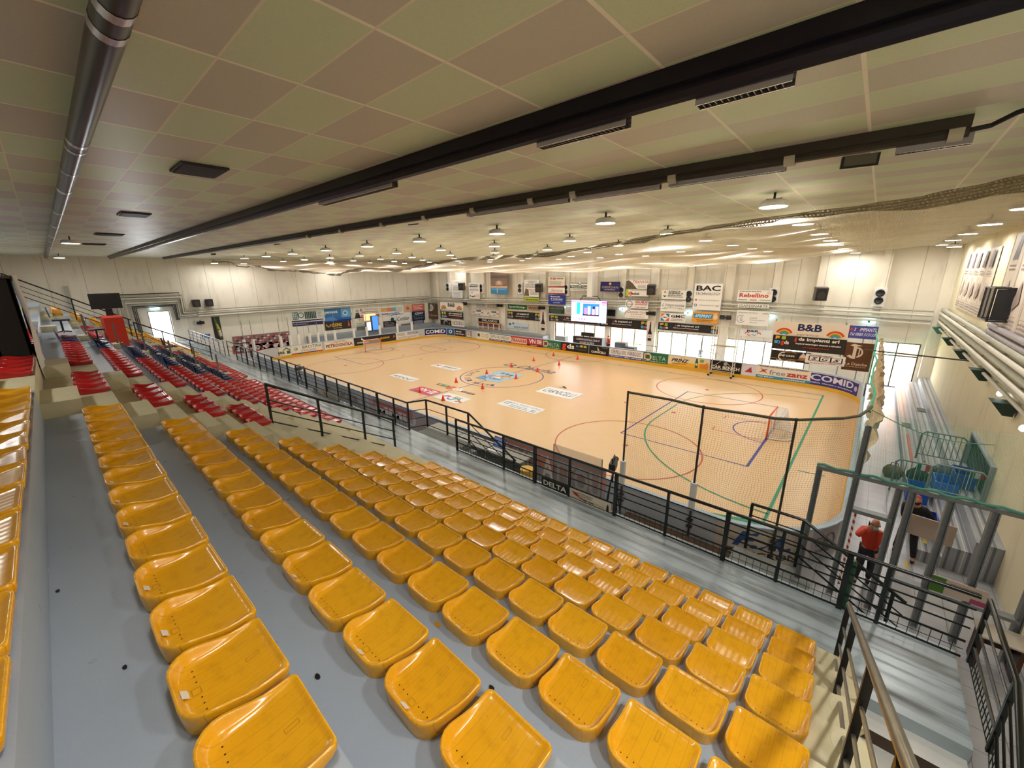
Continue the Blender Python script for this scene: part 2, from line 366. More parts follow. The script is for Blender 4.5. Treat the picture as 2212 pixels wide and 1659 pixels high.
# glazing: a dark frame and its panes for every opening
NP = [5, 3, 4, 4, 2]; wi = 0
for (a, b_, h), n in zip(OPEN, NP):
    wi += 1; w = mb(M_FRAME); t = 0.07
    w.box(a, YF + 0.08, 0, a + t, YF + 0.18, h); w.box(b_ - t, YF + 0.08, 0, b_, YF + 0.18, h); w.box(a + t, YF + 0.08, h - t, b_ - t, YF + 0.18, h); w.box(a + t, YF + 0.08, 0, b_ - t, YF + 0.18, 0.06)
    for k in range(1, n):
        x = a + (b_ - a) * k / n; w.box(x - t / 2, YF + 0.08, 0.06, x + t / 2, YF + 0.18, h - t)
    if wi == 5: w.box(a + t, YF + 0.09, 1.98, b_ - t, YF + 0.17, 2.06)
    fr = struct(w.build('window_%d' % wi), 'dark framed glazed doors in the far wall')
    mb(M_GLASS).box(a + t, YF + 0.12, 0.07, b_ - t, YF + 0.13, h - t - 0.001).build('glass_pane', fr)
w = mb(M_FRAME); w.box(XL - 0.2, DY0, WK, XL - 0.1, DY0 + 0.07, DZ1); w.box(XL - 0.2, DY1 - 0.07, WK, XL - 0.1, DY1, DZ1); w.box(XL - 0.2, DY0 + 0.07, DZ1 - 0.07, XL - 0.1, DY1 - 0.07, DZ1)
struct(w.build('door_1'), 'open doorway flooded with daylight at the end of the walkway')
# outdoors seen through the glass
struct(mb(mat('grass_outside', '#DDE0B0', 0.9, noise=0.2, scale=2)).box(-70, YF + 0.4, -0.2, 30, 70, -0.02).build('ground_outside'))
o = mb(mat('brick_outside', '#E0A488', 0.8, noise=0.1)).box(-24.6, 40, 0, -17.5, 44, 5).box(1.9, 39, 0, 3.6, 42, 6).build('outbuilding'); tag(o, 'orange red building seen through the glass doors', 'building')
# low stepped plinths around the hall
m = mb(M_GREYWALL).box(XL, 17.6, 0, -43.6, YF, 0.95).box(-43.6, 33.3, 0, -25.2, YF, 0.95); m.box(-43.6, 17.6, 0, -43.0, 33.3, 0.45).box(-43.0, 32.7, 0, -25.2, 33.3, 0.45)
struct(m.build('trim_21'), 'grey stepped plinth along the end and far walls')
m, nt, b = nodes_of('step_paint'); pos, x, y, z = XYZ(nt)
n = NOISE(nt, pos, 1.5); col = MIX(nt, n, lin('#85898E'), lin('#A9ABB0')); col = MIX(nt, MATH(nt, 'MULTIPLY', line_mask(nt, x, 1.86, 0.17, 0.025), 0.75), col, lin('#54555C')); col = MIX(nt, MATH(nt, 'MULTIPLY', line_mask(nt, x, 1.95, 0.34, 0.012), 0.6), col, lin('#D7D5CE'))
nt.links.new(col, b.inputs['Base Color']); b.inputs['Roughness'].default_value = 0.35
q = mb(m).box(1.8, 13.4, 0, 2.3, YF - 0.6, 0.3).box(2.3, 13.4, 0, 2.75, YF - 0.6, 0.62).box(2.75, 13.4, 0, XR, YF - 0.6, 0.93)
struct(q.build('side_steps'), 'low striped steps along the right wall')
for x, y in ((2.02, 25.0), (2.55, 27.0)):
    o = mb(mat('green_cover', '#3C4A3C', 0.6)).box(x - 0.14, y - 0.35, 0.301 if x < 2.3 else 0.621, x + 0.16, y + 0.35, 0.32 if x < 2.3 else 0.64).build('floor_hatch'); tag(o, 'small dark green hatch on the %s side step' % ('lower' if x < 2.3 else 'middle'), 'hatch')
# ================================================================ the stand
BL = [(-8.4, 0.16, M_PAINT), (-13.2, -8.4, M_CREAM), (-22.45, -13.2, M_PAINT), (-23.1, -22.45, M_CREAM), (-29.2, -23.1, M_PAINT), (-32.6, -29.2, M_CREAM), (-41.4, -32.6, M_PAINT), (0.16, 0.5, M_CREAM)]
m = MB()
for a, b_, mt in BL:
    m.use(mt)
    for r in range(-2, 9):
        y1 = RY(r) + 0.22; y0 = RY(r - 1) + 0.22
        if r == -2: y0 = YB
        m.box(a, y0, 0, b_, y1, TZ(r))
st = struct(m.build('grandstand'), 'stepped concrete stand painted grey with cream stairs')
m = mb(M_WALK).box(XL, RY(8) + 0.22, 0, 0.62, 7.75, WK).box(0.62, 6.03, 0, 1.72, 7.75, WK).box(XL, YB, 0, -41.4, RY(8) + 0.22, WK)
struct(m.build('walkway'), 'scuffed grey walkway at the foot of the stand')
# half steps of the stairs between the seat blocks
def half_steps(a, b_, r0, r1, name='stair_steps'):
    m = mb(M_CREAM)
    for r in range(r0, r1 + 1):
        y0 = RY(r - 1) + 0.22; m.box(a, y0, TZ(r), b_, y0 + 0.40, TZ(r) + 0.216)
    y0 = RY(8) + 0.22
    if r1 == 8: m.box(a, y0, WK, b_, y0 + 0.32, WK + 0.19)
    return struct(m.build(name), 'cream half steps of a stand stair')
half_steps(-9.55, -8.45, -1, 8); half_steps(-13.15, -11.95, -1, 8); half_steps(-23.08, -22.5, -1, 8); half_steps(-30.2, -29.2, -1, 8); half_steps(-32.6, -31.6, -1, 8)
# worn rounded kerb steps at the right end of the block
m = mb(M_CREAM)
for r in range(0, 9):
    y1 = RY(r) + 0.22; m.lathe((0.45, y1 - 0.12, TZ(r) - 0.1), [(0.16, 0), (0.16, 0.09), (0.13, 0.105)], 18)
struct(m.build('kerb_steps'), 'worn rounded cream kerb at the right end of the rows')
# stair going down beneath the rows at the right end
m = mb(mat('stair_tread_white', '#D9DAD8', 0.5, noise=0.12, scale=4)); rs = mb(mat('stair_riser_brown_shaded', '#4C3B2C', 0.7, noise=0.2, scale=4))  # riser brown is darkened to carry the shade of the stairwell
for k in range(10):
    z = WK - 0.179 * (k + 1); y1 = 6.03 - 0.3 * k
    if z > 0.01: m.box(0.62, y1 - 0.3, 0, 1.70, y1 - 0.001, z); rs.box(0.62, y1 - 0.302, 0.001, 1.70, y1 - 0.3, z - 0.002)
s_ = struct(m.build('stairwell_steps'), 'white treads going down from the walkway at the right end'); rs.build('risers', s_)
struct(mb(M_DARKGREY).box(0.5, YB, 0, 0.6, 6.02, 1.9).build('stairwell_wall'))
# ================================================================ the rink
RX0, RX1, RY0, RY1, RR = -39.0, 0.3, 10.35, 31.1, 2.6
def rink_path(off=0.0, step=12):
    pts = []; r = RR + off
    for cx, cy, a0 in ((RX1 - RR, RY0 + RR, -90), (RX1 - RR, RY1 - RR, 0), (RX0 + RR, RY1 - RR, 90), (RX0 + RR, RY0 + RR, 180)):
        for k in range(step + 1):
            a = math.radians(a0 + 90 * k / step); pts.append((cx + r * math.cos(a), cy + r * math.sin(a)))
    return pts
pp = rink_path(); m = mb(M_COURT); n = len(pp)
m.add([(x, y, 0.02) for x, y in pp] + [(x, y, 0.0) for x, y in pp], [tuple(range(n))] + [(i, i + n, (i + 1) % n + n, (i + 1) % n) for i in range(n)])
court = struct(m.build('court_floor'), 'tan wooden rink floor')
def ring_wall(m, o0, o1, z0, z1, sel=None):
    A = rink_path(o0); B = rink_path(o1); n = len(A)
    for i in range(n):
        j = (i + 1) % n
        if sel and not sel((A[i][0] + A[j][0]) / 2, (A[i][1] + A[j][1]) / 2): continue
        vs = [(A[i][0], A[i][1], z0), (A[j][0], A[j][1], z0), (B[j][0], B[j][1], z0), (B[i][0], B[i][1], z0), (A[i][0], A[i][1], z1), (A[j][0], A[j][1], z1), (B[j][0], B[j][1], z1), (B[i][0], B[i][1], z1)]
        m.add(vs, [(0, 3, 2, 1), (4, 5, 6, 7), (0, 1, 5, 4), (2, 3, 7, 6), (1, 2, 6, 5), (3, 0, 4, 7)])
    return m
bd = ring_wall(mb(mat('rink_board', '#B9BDC4', 0.5, noise=0.08)), 0, 0.06, 0, 1.04).build('rink_boards'); tag(bd, 'continuous grey rink boards with a yellow kick strip around the tan court', 'rink boards')
ring_wall(mb(M_YEL), -0.03, -0.002, 0.02, 0.24).build('kick_strip', bd)
ring_wall(mb(mat('pale_blue_rail', '#A9BCCB', 0.4)), -0.03, 0.12, 1.04, 1.08).build('top_rail', bd)
# court lines
def seg(m, x0, y0, x1, y1, w=0.06, z=0.0245):
    d = Vector((x1 - x0, y1 - y0, 0)).normalized(); n = Vector((-d.y, d.x, 0)) * w / 2
    m.add([(x0 + n.x, y0 + n.y, z), (x0 - n.x, y0 - n.y, z), (x1 - n.x, y1 - n.y, z), (x1 + n.x, y1 + n.y, z)], [(0, 1, 2, 3)]); return m
def arc(m, cx, cy, r, a0, a1, w=0.06, z=0.0245):
    n = max(8, int(abs(a1 - a0) / 6)); vs = []
    for i in range(n + 1):
        a = math.radians(a0 + (a1 - a0) * i / n)
        for q in (r - w / 2, r + w / 2): vs.append((cx + q * math.cos(a), cy + q * math.sin(a), z))
    return m.add(vs, [(2 * i, 2 * i + 1, 2 * i + 3, 2 * i + 2) for i in range(n)])
CB, CR_, CG = '#3F4090', '#B85A48', '#2E8E6C'; XC, YC = -19.4, 20.75
m = mb(pm(CB)); seg(m, XC, RY0, XC, RY1); arc(m, XC, YC, 3, 0, 360, 0.07)
for s in (1, -1):
    def X(x): return XC + s * (x - XC)
    seg(m, X(-7.8), 16.35, X(-7.8), 25.25, 0.07); seg(m, X(-7.8), 16.35, X(-2.6), 16.35); seg(m, X(-7.8), 25.25, X(-2.6), 25.25)
    seg(m, X(-2.6), 16.35, X(-2.6), 25.25, 0.1 if s > 0 else 0.06)
    arc(m, X(-2.6), YC, 1.5, 90 if s > 0 else -90, 270 if s > 0 else 90, 0.06)
m.build('blue_lines', court)
m = mb(pm(CR_))
for s in (1, -1):
    def X(x): return XC + s * (x - XC)
    arc(m, X(-7), 15.2, 3, 0, 360, 0.06, 0.0255); arc(m, X(-7), 26.4, 3, 0, 360, 0.06, 0.0255)
    for y in (15.2, 26.4, YC): m.lathe((X(-7), y, 0.0255), [(0.12, 0), (0.12, 0.001)], 14)
    m.lathe((X(-7.8 - 1.9), YC, 0.0255), [(0.12, 0), (0.12, 0.001)], 14)
    seg(m, X(-4.75), 19.55, X(-2.6), 19.55, 0.04, 0.0255); seg(m, X(-4.75), 21.95, X(-2.6), 21.95, 0.04, 0.0255); seg(m, X(-4.75), 19.55, X(-4.75), 20.0, 0.05, 0.0255); seg(m, X(-4.75), 21.5, X(-4.75), 21.95, 0.05, 0.0255)
arc(m, XC, RY1 - 0.02, 3, 180, 360, 0.06, 0.0255); m.build('red_lines', court)
m = mb(pm(CG)); XG = -1.38
seg(m, XG, 12.6, XG, 29.5, 0.09, 0.0265); seg(m, XG, 29.5, 2 * XC - XG, 29.5, 0.05, 0.0265)
arc(m, XG, YC - 1.5, 6, 180, 270, 0.07, 0.0265); arc(m, XG, YC + 1.5, 6, 90, 180, 0.05, 0.0265); seg(m, XG - 6, YC - 1.5, XG - 6, YC + 1.5, 0.07, 0.0265)
seg(m, XG - 1.3, 12.1, XG, 12.6, 0.2, 0.0265)
for x in (-14.5, -10.5, -24, -27): seg(m, x, 29.3, x + 0.02, 29.7, 0.05, 0.0266)
arc(m, -37.4, 26.3, 3.6, -60, 60, 0.05, 0.0265); seg(m, -1.1, 17.2, -0.3, 17.3, 0.05, 0.0265); m.build('green_lines', court)
# lettering painted on the court
def court_text(name, s, cx, cy, w, h, rot, col, parent, z=0.0275, st=''):
    vs, fs = text_mesh(s, 'b' in st, 'i' in st); Mx = Matrix.Translation((cx, cy, z)) @ Matrix.Rotation(rot, 4, 'Z')
    mb(pm(col)).add([((a - 0.5) * w, (b - 0.5) * h, 0) for a, b in vs], fs, Mx).build(name, parent)
court_text('painted_lettering', 'La Datcha', -19.5, 24.1, 4.9, 1.0, 0, '#3A3A6C', court, st='i')
for k, ch in enumerate('FORTE DEI MARMI'):
    if ch == ' ': continue
    a = math.radians(182 + k * 8.3); court_text('painted_letter', ch, XC + 2.5 * math.cos(a), YC + 2.5 * math.sin(a), 0.24, 0.4, a + PI / 2, '#3A3A6C', court)
# stickers on the court
def floor_sign(name, label, x0, y0, x1, y1, bg, els, rot=0):
    w, h = x1 - x0, y1 - y0; z = 0.029
    m = MB()
    if bg: m.use(pm(bg)).add([(x0, y0, z), (x1, y0, z), (x1, y1, z), (x0, y1, z)], [(0, 1, 2, 3)])
    if bg:
        o = m.build('floor_sticker'); tag(o, label, 'floor sticker'); q = MB(); elements(q, els, w, h, lambda x, y, l: Vector((x0 + x, y0 + y, z + l * 0.3))); q.build('print', o)
    else:
        elements(m, els, w, h, lambda x, y, l: Vector((x0 + x, y0 + y, z + l * 0.3))); tag(m.build('floor_sticker'), label, 'floor sticker')
floor_sign('', 'white sticker reading CARNICELLI right of the centre circle', -15.1, 19.2, -12.45, 20.65, '#E8ECF0', [('t', 'CARNICELLI', .5, .5, .84, .5, '#26262A', '')])
floor_sign('', 'small dark runner mark above the CARNICELLI sticker', -14.6, 20.85, -13.9, 21.4, None, [('p', [(0, .1), (.5, .5), (.1, .9), (.3, 1), (.8, .5), (1, .2), (.5, .3)], '#26262A')])
floor_sign('', 'white sticker with rows of pale blue letters nearest the stand', -15.25, 15.8, -12.45, 16.8, '#E8ECF0', [('t', 'VERSILIA TENNIS HOTELS', .52, .72, .86, .2, '#6E7F96', ''), ('l', .05, .35, .2, .8, 2, '#6E7F96'), ('l', .25, .1, .75, .5, 2, '#8E9AAE'), ('l', .8, .1, .95, .5, 2, '#6E7F96')])
floor_sign('', 'white sticker reading B&B with a rainbow ribbon on the centre line', -19.1, 14.3, -16.95, 15.5, '#E8ECF0', [('t', 'B&B', .62, .66, .3, .3, '#26304E', 'i'), ('a', .28, .45, .14, .26, 30, 190, '#D8503A'), ('a', .28, .45, .08, .14, 0, 200, '#3F7FC0'), ('a', .5, .45, .14, .24, 190, 350, '#3F7FC0'), ('a', .72, .35, .14, .26, 10, 170, '#3C9A60'), ('a', .9, .1, .16, .3, 40, 150, '#D8503A')])
floor_sign('', 'crimson sticker reading VNE left of the centre line', -21.6, 14.28, -19.5, 15.33, '#C24A6C', [('t', 'VN', .35, .6, .4, .5, '#F4EEF0'), ('r', .66, .72, .94, .84, '#F4EEF0'), ('r', .66, .52, .94, .64, '#F4EEF0'), ('r', .66, .32, .94, .44, '#F4EEF0'), ('t', 'SERVIZI', .34, .17, .3, .12, '#5A2030', '')])
floor_sign('', 'long gds lettering with coloured squares crossing the centre line', -21.3, 16.0, -17.55, 16.75, None, [('r', 0, .35, .3, .8, '#3A3330'), ('r', .04, .4, .1, .75, '#E0B43A'), ('r', .12, .4, .18, .75, '#58A0C8'), ('r', .2, .4, .27, .75, '#9CB840'), ('t', 'g', .38, .45, .14, .9, '#D8604A'), ('t', 'ds', .58, .55, .22, .9, '#F0EEEA'), ('r', .7, .2, 1, .5, '#3A3330'), ('t', 'impianti', .85, .35, .24, .2, '#F0EEEA', '')])
floor_sign('', 'white sticker with slanted wood lettering on the left of the court', -26.0, 15.6, -23.25, 16.42, '#E8ECF0', [('t', 'wood', .5, .45, .8, .6, '#3A2A28', 'i')])
floor_sign('', 'white sticker with a red mark and grey print further up the court', -26.4, 19.65, -23.4, 20.53, '#E8ECF0', [('t', 'H', .15, .55, .16, .6, '#B83040'), ('t', 'TERMIGAS', .62, .6, .6, .35, '#5A6672'), ('l', .35, .15, .9, .35, 1, '#8A949E')])
floor_sign('', 'pale blue club emblem inside the centre circle', -20.6, 19.2, -18.35, 22.0, '#9CC4E0', [('p', [(0, 0), (.5, 0), (.0, .4)], '#5E9CCB'), ('c', .3, .8, .06, '#2F6A50'), ('c', .5, .8, .06, '#2F6A50'), ('c', .7, .78, .06, '#2F6A50'), ('r', .3, .35, .7, .6, '#EFEFEF'), ('p', [(.2, .3), (.8, .65), (.75, .72), (.15, .38)], '#B83040'), ('t', 'HOCKEY', .5, .22, .8, .12, '#37404C', 'i'), ('a', .75, .5, .05, .14, 0, 300, '#D8A060')])
# ================================================================ ceiling lamps (the hall's own light)
def make_lamp(loc, label, power=LAMP_W, group='high bay lamps over the rink', tilt=None):
    o = empty('ceiling_lamp', loc, label, 'lamp', group)
    m = mb(M_WHITEP); m.lathe(loc, [(0.2, -0.14), (0.25, -0.17), (0.27, -0.21), (0.27, -0.27), (0.255, -0.275)], 20); m.build('housing', o)
    m = mb(M_LED); m.lathe(loc, [(0.25, -0.279), (0.25, -0.276)], 20); m.build('lamp_face', o)
    m = mb(M_BLACK); m.box(loc[0] - 0.14, loc[1] - 0.02, loc[2] - 0.14, loc[0] + 0.14, loc[1] + 0.02, loc[2] - 0.11).box(loc[0] - 0.02, loc[1] - 0.02, loc[2] - 0.12, loc[0] + 0.02, loc[1] + 0.02, loc[2]); m.build('bracket', o)
    l = bpy.data.lights.new('bulb', 'AREA'); l.shape = 'DISK'; l.size = 0.5; l.energy = power; l.color = LAMP_C
    lo = bpy.data.objects.new('bulb', l); C.objects.link(lo); lo.parent = o; lo.location = (0, 0, -0.3)
    return o
LX = [2.15, -1.9, -5.75, -9.75, -14.0, -18.0, -22.2, -26.6, -31.0, -35.5, -40.0]; LY = [10.3, 14.6, 18.8, 23.0, 27.2, 31.6]
lamp0 = None
def wherelamp(i, j):
    return 'white ceiling lamp, %s row from the stand, %s from the right wall' % (ORD[j + 1], ORD[i + 1])
for j, y in enumerate(LY):
    for i, x in enumerate(LX):
        if j == 0 and i in (0, 10): continue
        if lamp0 is None: lamp0 = o = make_lamp((x, y, ZT), wherelamp(i, j))
        else:
            o = copy_tree(lamp0); o.location = (x, y, ZT); o['label'] = wherelamp(i, j)
for p, t in (((-23.6, 1.05, ZT), 'lone lit ceiling lamp above the red seats'), ((-40.5, 1.1, ZT), 'lone lit ceiling lamp at the far end of the stand')):
    o = copy_tree(lamp0); o.location = p; o['label'] = t; o['group'] = 'lamps over the stand'
for p, t in (((-43.2, 10.2, 8.55), 'bright wall side lamp above the two small speakers'), ((-43.2, 12.4, 8.55), 'bright wall side lamp right of the two small speakers'), ((-43.2, 20.5, 8.55), 'bright wall side lamp at the middle of the end wall'), ((-1.4, 33.3, 8.5), 'bright lamp washing the far wall right of the big speaker'), ((-38.7, 33.3, 8.5), 'bright lamp washing the far wall left corner'), ((2.4, 29.3, 8.5), 'bright lamp beside the right wall poster')):
    o = copy_tree(lamp0); o.location = p; o['label'] = t; o['group'] = 'lamps beside the walls'
# unseen lamps added to brighten the stand; the right-hand ones follow the seat shadows
for k, (x, y, w) in enumerate(((2.3, 3.0, 95), (1.7, 0.8, 45), (-1.7, 0.5, 14), (-9.0, -2.0, 35), (-16, -2.0, 45), (-28, -2.0, 45), (-36, -2.0, 45))):
    o = copy_tree(lamp0)
    for q in o.children:
        if q.type == 'LIGHT': q.data = q.data.copy(); q.data.energy = w
    o.location = (x, y, ZT); o['label'] = 'unseen lamp added over the stand outside the frame, %s from the right' % ORD[k + 1]; o['group'] = 'lamps over the stand'
# ================================================================ ducts and light tracks under the ceiling
m = mb(M_DUCT); m.tube([(-43.2, 0.56, 8.56), (3.0, 0.56, 8.56)], 0.09, 16)
o = m.build('ceiling_duct', smooth=True, sharp=40); tag(o, 'long round dark duct nearest the camera with silver bands', 'duct', None)
m = mb(M_SILVER)
for x, w in ((-1.35, .035), (-1.46, .04), (-3.3, 0.1), (-3.6, 0.1), (-6.6, 0.12), (-6.95, 0.1), (-8.4, 0.08), (-10.2, 0.25), (-13.5, .2), (-17, .3), (-21, .3), (-24, .3), (-28, .3), (-32, .3)):
    mm = mb(M_SILVER); mm.tube([(x - w / 2, 0.56, 8.56), (x + w / 2, 0.56, 8.56)], 0.0925, 16, caps=False); mm.build('silver_band', o, smooth=True)
def track(y, label, z, r, segs, x1):
    m = mb(M_DUCT if y < 5 else mat('dark_track', '#3A342E', 0.45)); m.box(-43.0, y - r, z + 0.02, x1, y + r, ZT - 0.001)
    m.tube([(-43.0, y + 0.02, z), (x1, y + 0.02, z)], r * 0.75, 10)
    o = m.build('light_track'); tag(o, label, 'light track', 'dark light tracks along the ceiling')
    m = mb(mat('louvre_metal', '#6F6A5E', 0.35, metal=0.6))
    for (a, b_) in segs:
        mm = mb(M_SILVER); mm.box(a, y + r * 0.3, z - 0.13, b_, y + r * 0.3 + 0.01, z - 0.02); mm.box(a, y + r * 1.3, z - 0.13, b_, y + r * 1.3 + 0.01, z - 0.02)
        mm.use(mat('louvre_metal', '#6F6A5E', 0.35)); k = int((b_ - a) / 0.045)
        for i in range(k): mm.box(a + i * 0.045, y + r * 0.3 + 0.01, z - 0.125, a + i * 0.045 + 0.006, y + r * 1.3, z - 0.06)
        mm.use(mat('tube_off', '#B9B4A4', 0.3)); mm.tube([(a, y + r * 0.8, z - 0.045), (b_, y + r * 0.8, z - 0.045)], 0.014, 8)
        mm.build('louvre_fitting', o)
    return o
def tseg(y, *q): return [(px(a, b_, y=y).x, px(c, d, y=y).x) for a, b_, c, d in q]
track(3.72, 'dark light track with metal louvres crossing the middle of the ceiling', 8.56, 0.11, tseg(3.9, (1523, 150, 1735, 78), (1178, 250, 1372, 187), (700, 400, 860, 352)), 0.9)
t = track(6.83, 'thinner brown light track behind the first with white clips', 8.58, 0.085, tseg(6.9, (1945, 278, 2115, 250), (1450, 358, 1705, 317), (1240, 393, 1430, 362), (1010, 436, 1230, 396)), 0.45)
for x in (-4.5, -2.68, -1.15, 0.35, -5.5, -7.2, -9, -11, -13.5, -16): mb(M_PIPEW).tube([(x - 0.06, 6.85, 8.575), (x + 0.06, 6.85, 8.575)], 0.09, 10).build('clip', t)
mb(M_BLACKP).tube([(0.45, 6.85, 8.58), (0.6, 6.9, 8.6), (0.75, 6.8, 8.66), (0.95, 6.75, 8.7)], 0.025, 8).build('cable', t)
# ceiling grilles
for k, (x0, x1, y0, y1, t) in enumerate(((-8.32, -7.55, 1.62, 2.2, 'large black ceiling grille nearest the camera'), (-14.9, -14.1, 1.62, 2.2, 'second black ceiling grille along the stand'), (-22, -21.2, 1.62, 2.4, 'third small ceiling grille along the stand'), (-28.5, -27.7, 1.62, 2.4, 'farthest tiny ceiling grille'))):
    m = mb(mat('grille_black', '#1B1A26', 0.5)).box(x0, y0, ZT - 0.03, x1, y1, ZT - 0.001); g = m.build('ceiling_grille'); tag(g, t, 'grille', 'black ceiling grilles'); mm = mb(mat('grille_slat', '#34323F', 0.4))
    for i in range(12): xx = x0 + 0.04 + (x1 - x0 - 0.08) * i / 11; mm.box(xx - 0.009, y0 + 0.03, ZT - 0.045, xx + 0.009, y1 - 0.03, ZT - 0.03)
    mm.build('slats', g)
# floodlights hanging near the second track
for k, (u, v, yy, s) in enumerate(((1860, 330, 8.0, 1.0), (893, 472, 8.2, 1.0), (598, 520, 8.2, 1.0), (460, 545, 8.2, 1.0))):
    p = px(u, v, y=yy); o = empty('floodlight', p, 'black square floodlight under the ceiling, %s from the right' % ORD[k + 1], 'floodlight', 'black floodlights under the ceiling')
    Mt = Matrix.Translation(p) @ Matrix.Rotation(0.15, 4, 'Z') @ Matrix.Rotation(0.25, 4, 'X') @ Matrix.Scale(1.6, 4)
    mb(M_BLACK).box(-0.13, -0.06, -0.11, 0.13, 0.03, 0.11, Mt).box(-0.05, 0.0, 0.11, 0.05, 0.04, 0.17, Mt).build('lamp_body', o)
    mb(mat('flood_glass', '#6d6a5c', 0.15)).box(-0.11, -0.066, -0.09, 0.11, -0.0605, 0.09, Mt).build('front_glass', o)
    m = mb(M_BLACK); m.tube([p + Vector((-0.22, 0, 0)), p + Vector((-0.22, 0, 0.2)), p + Vector((0.22, 0, 0.2)), p + Vector((0.22, 0, 0))], 0.012, 6); m.tube([p + Vector((0, 0, 0.2)), Vector((p.x, p.y, ZT))], 0.015, 6); m.build('bracket', o)
p = px(1724, 333, y=7.3); o = mb(M_BLACKP).tube([p + Vector((-.07, 0, -.04)), p + Vector((.02, 0, .0)), p + Vector((.05, 0, .05))], 0.022, 8).tube([p + Vector((.05, 0, .05)), Vector((p.x + .04, p.y, ZT))], 0.004, 4).build('hanging_hook'); tag(o, 'small black hook hanging below the thinner light track', 'hook')
# ================================================================ the big safety net slung under the ceiling
M_NET = sheet_net_material('ceiling_net', '#EFE4D2', 0.4)
def netz(x, y):
    s = (x + 20.0) / 22.5
    z = 7.4 + 1.3 * min(1.15, s * s) + 0.07 * math.sin(x * 0.9 + y * 0.5) + 0.06 * math.sin(x * 0.33 - y * 0.8 + 1) + 0.05 * math.sin(y * 1.7)
    return min(z, 8.5)
nx, ny = 150, 50; m = mb(M_NET); m.uv = []
def P(i, j):
    x = XL + 0.3 + (XR - XL - 0.5) * i / (nx - 1); y = 10.0 + (YF - 1.0 - 10.0) * j / (ny - 1) + 0.25 * math.sin(x * 1.1) * (1 - j / ny)
    m.uv.append((x, y)); return (x, y, netz(x, y))
m.grid(P, nx, ny); net = m.build('ceiling_net', smooth=True); tag(net, 'wide off-white safety net slung in waves under the ceiling above the rink', 'net')
M_ROPE = net_material('net_hem', '#A5987C', 0.05, 0.012, 0.55, 1.0)
m = mb(M_ROPE); m.uv = []
def P(i, j):                                            # gathered hem hanging along the near edge
    x = XL + 0.3 + (XR - XL - 0.5) * i / 299; y = 10.0 + 0.25 * math.sin(x * 1.1); d = 0.10 + 0.03 * math.sin(x * 2.3) + 0.02 * math.sin(x * 5.1) + max(0, (x + 1.5)) * 0.05
    m.uv.append((x, j * d / 3)); return (x + 0.05 * math.sin(j * 2 + x * 9), y + 0.05 * math.sin(x * 7 + j), netz(x, y) + 0.05 - d * j / 3)
m.grid(P, 300, 4); m.build('gathered_hem', net, smooth=True)
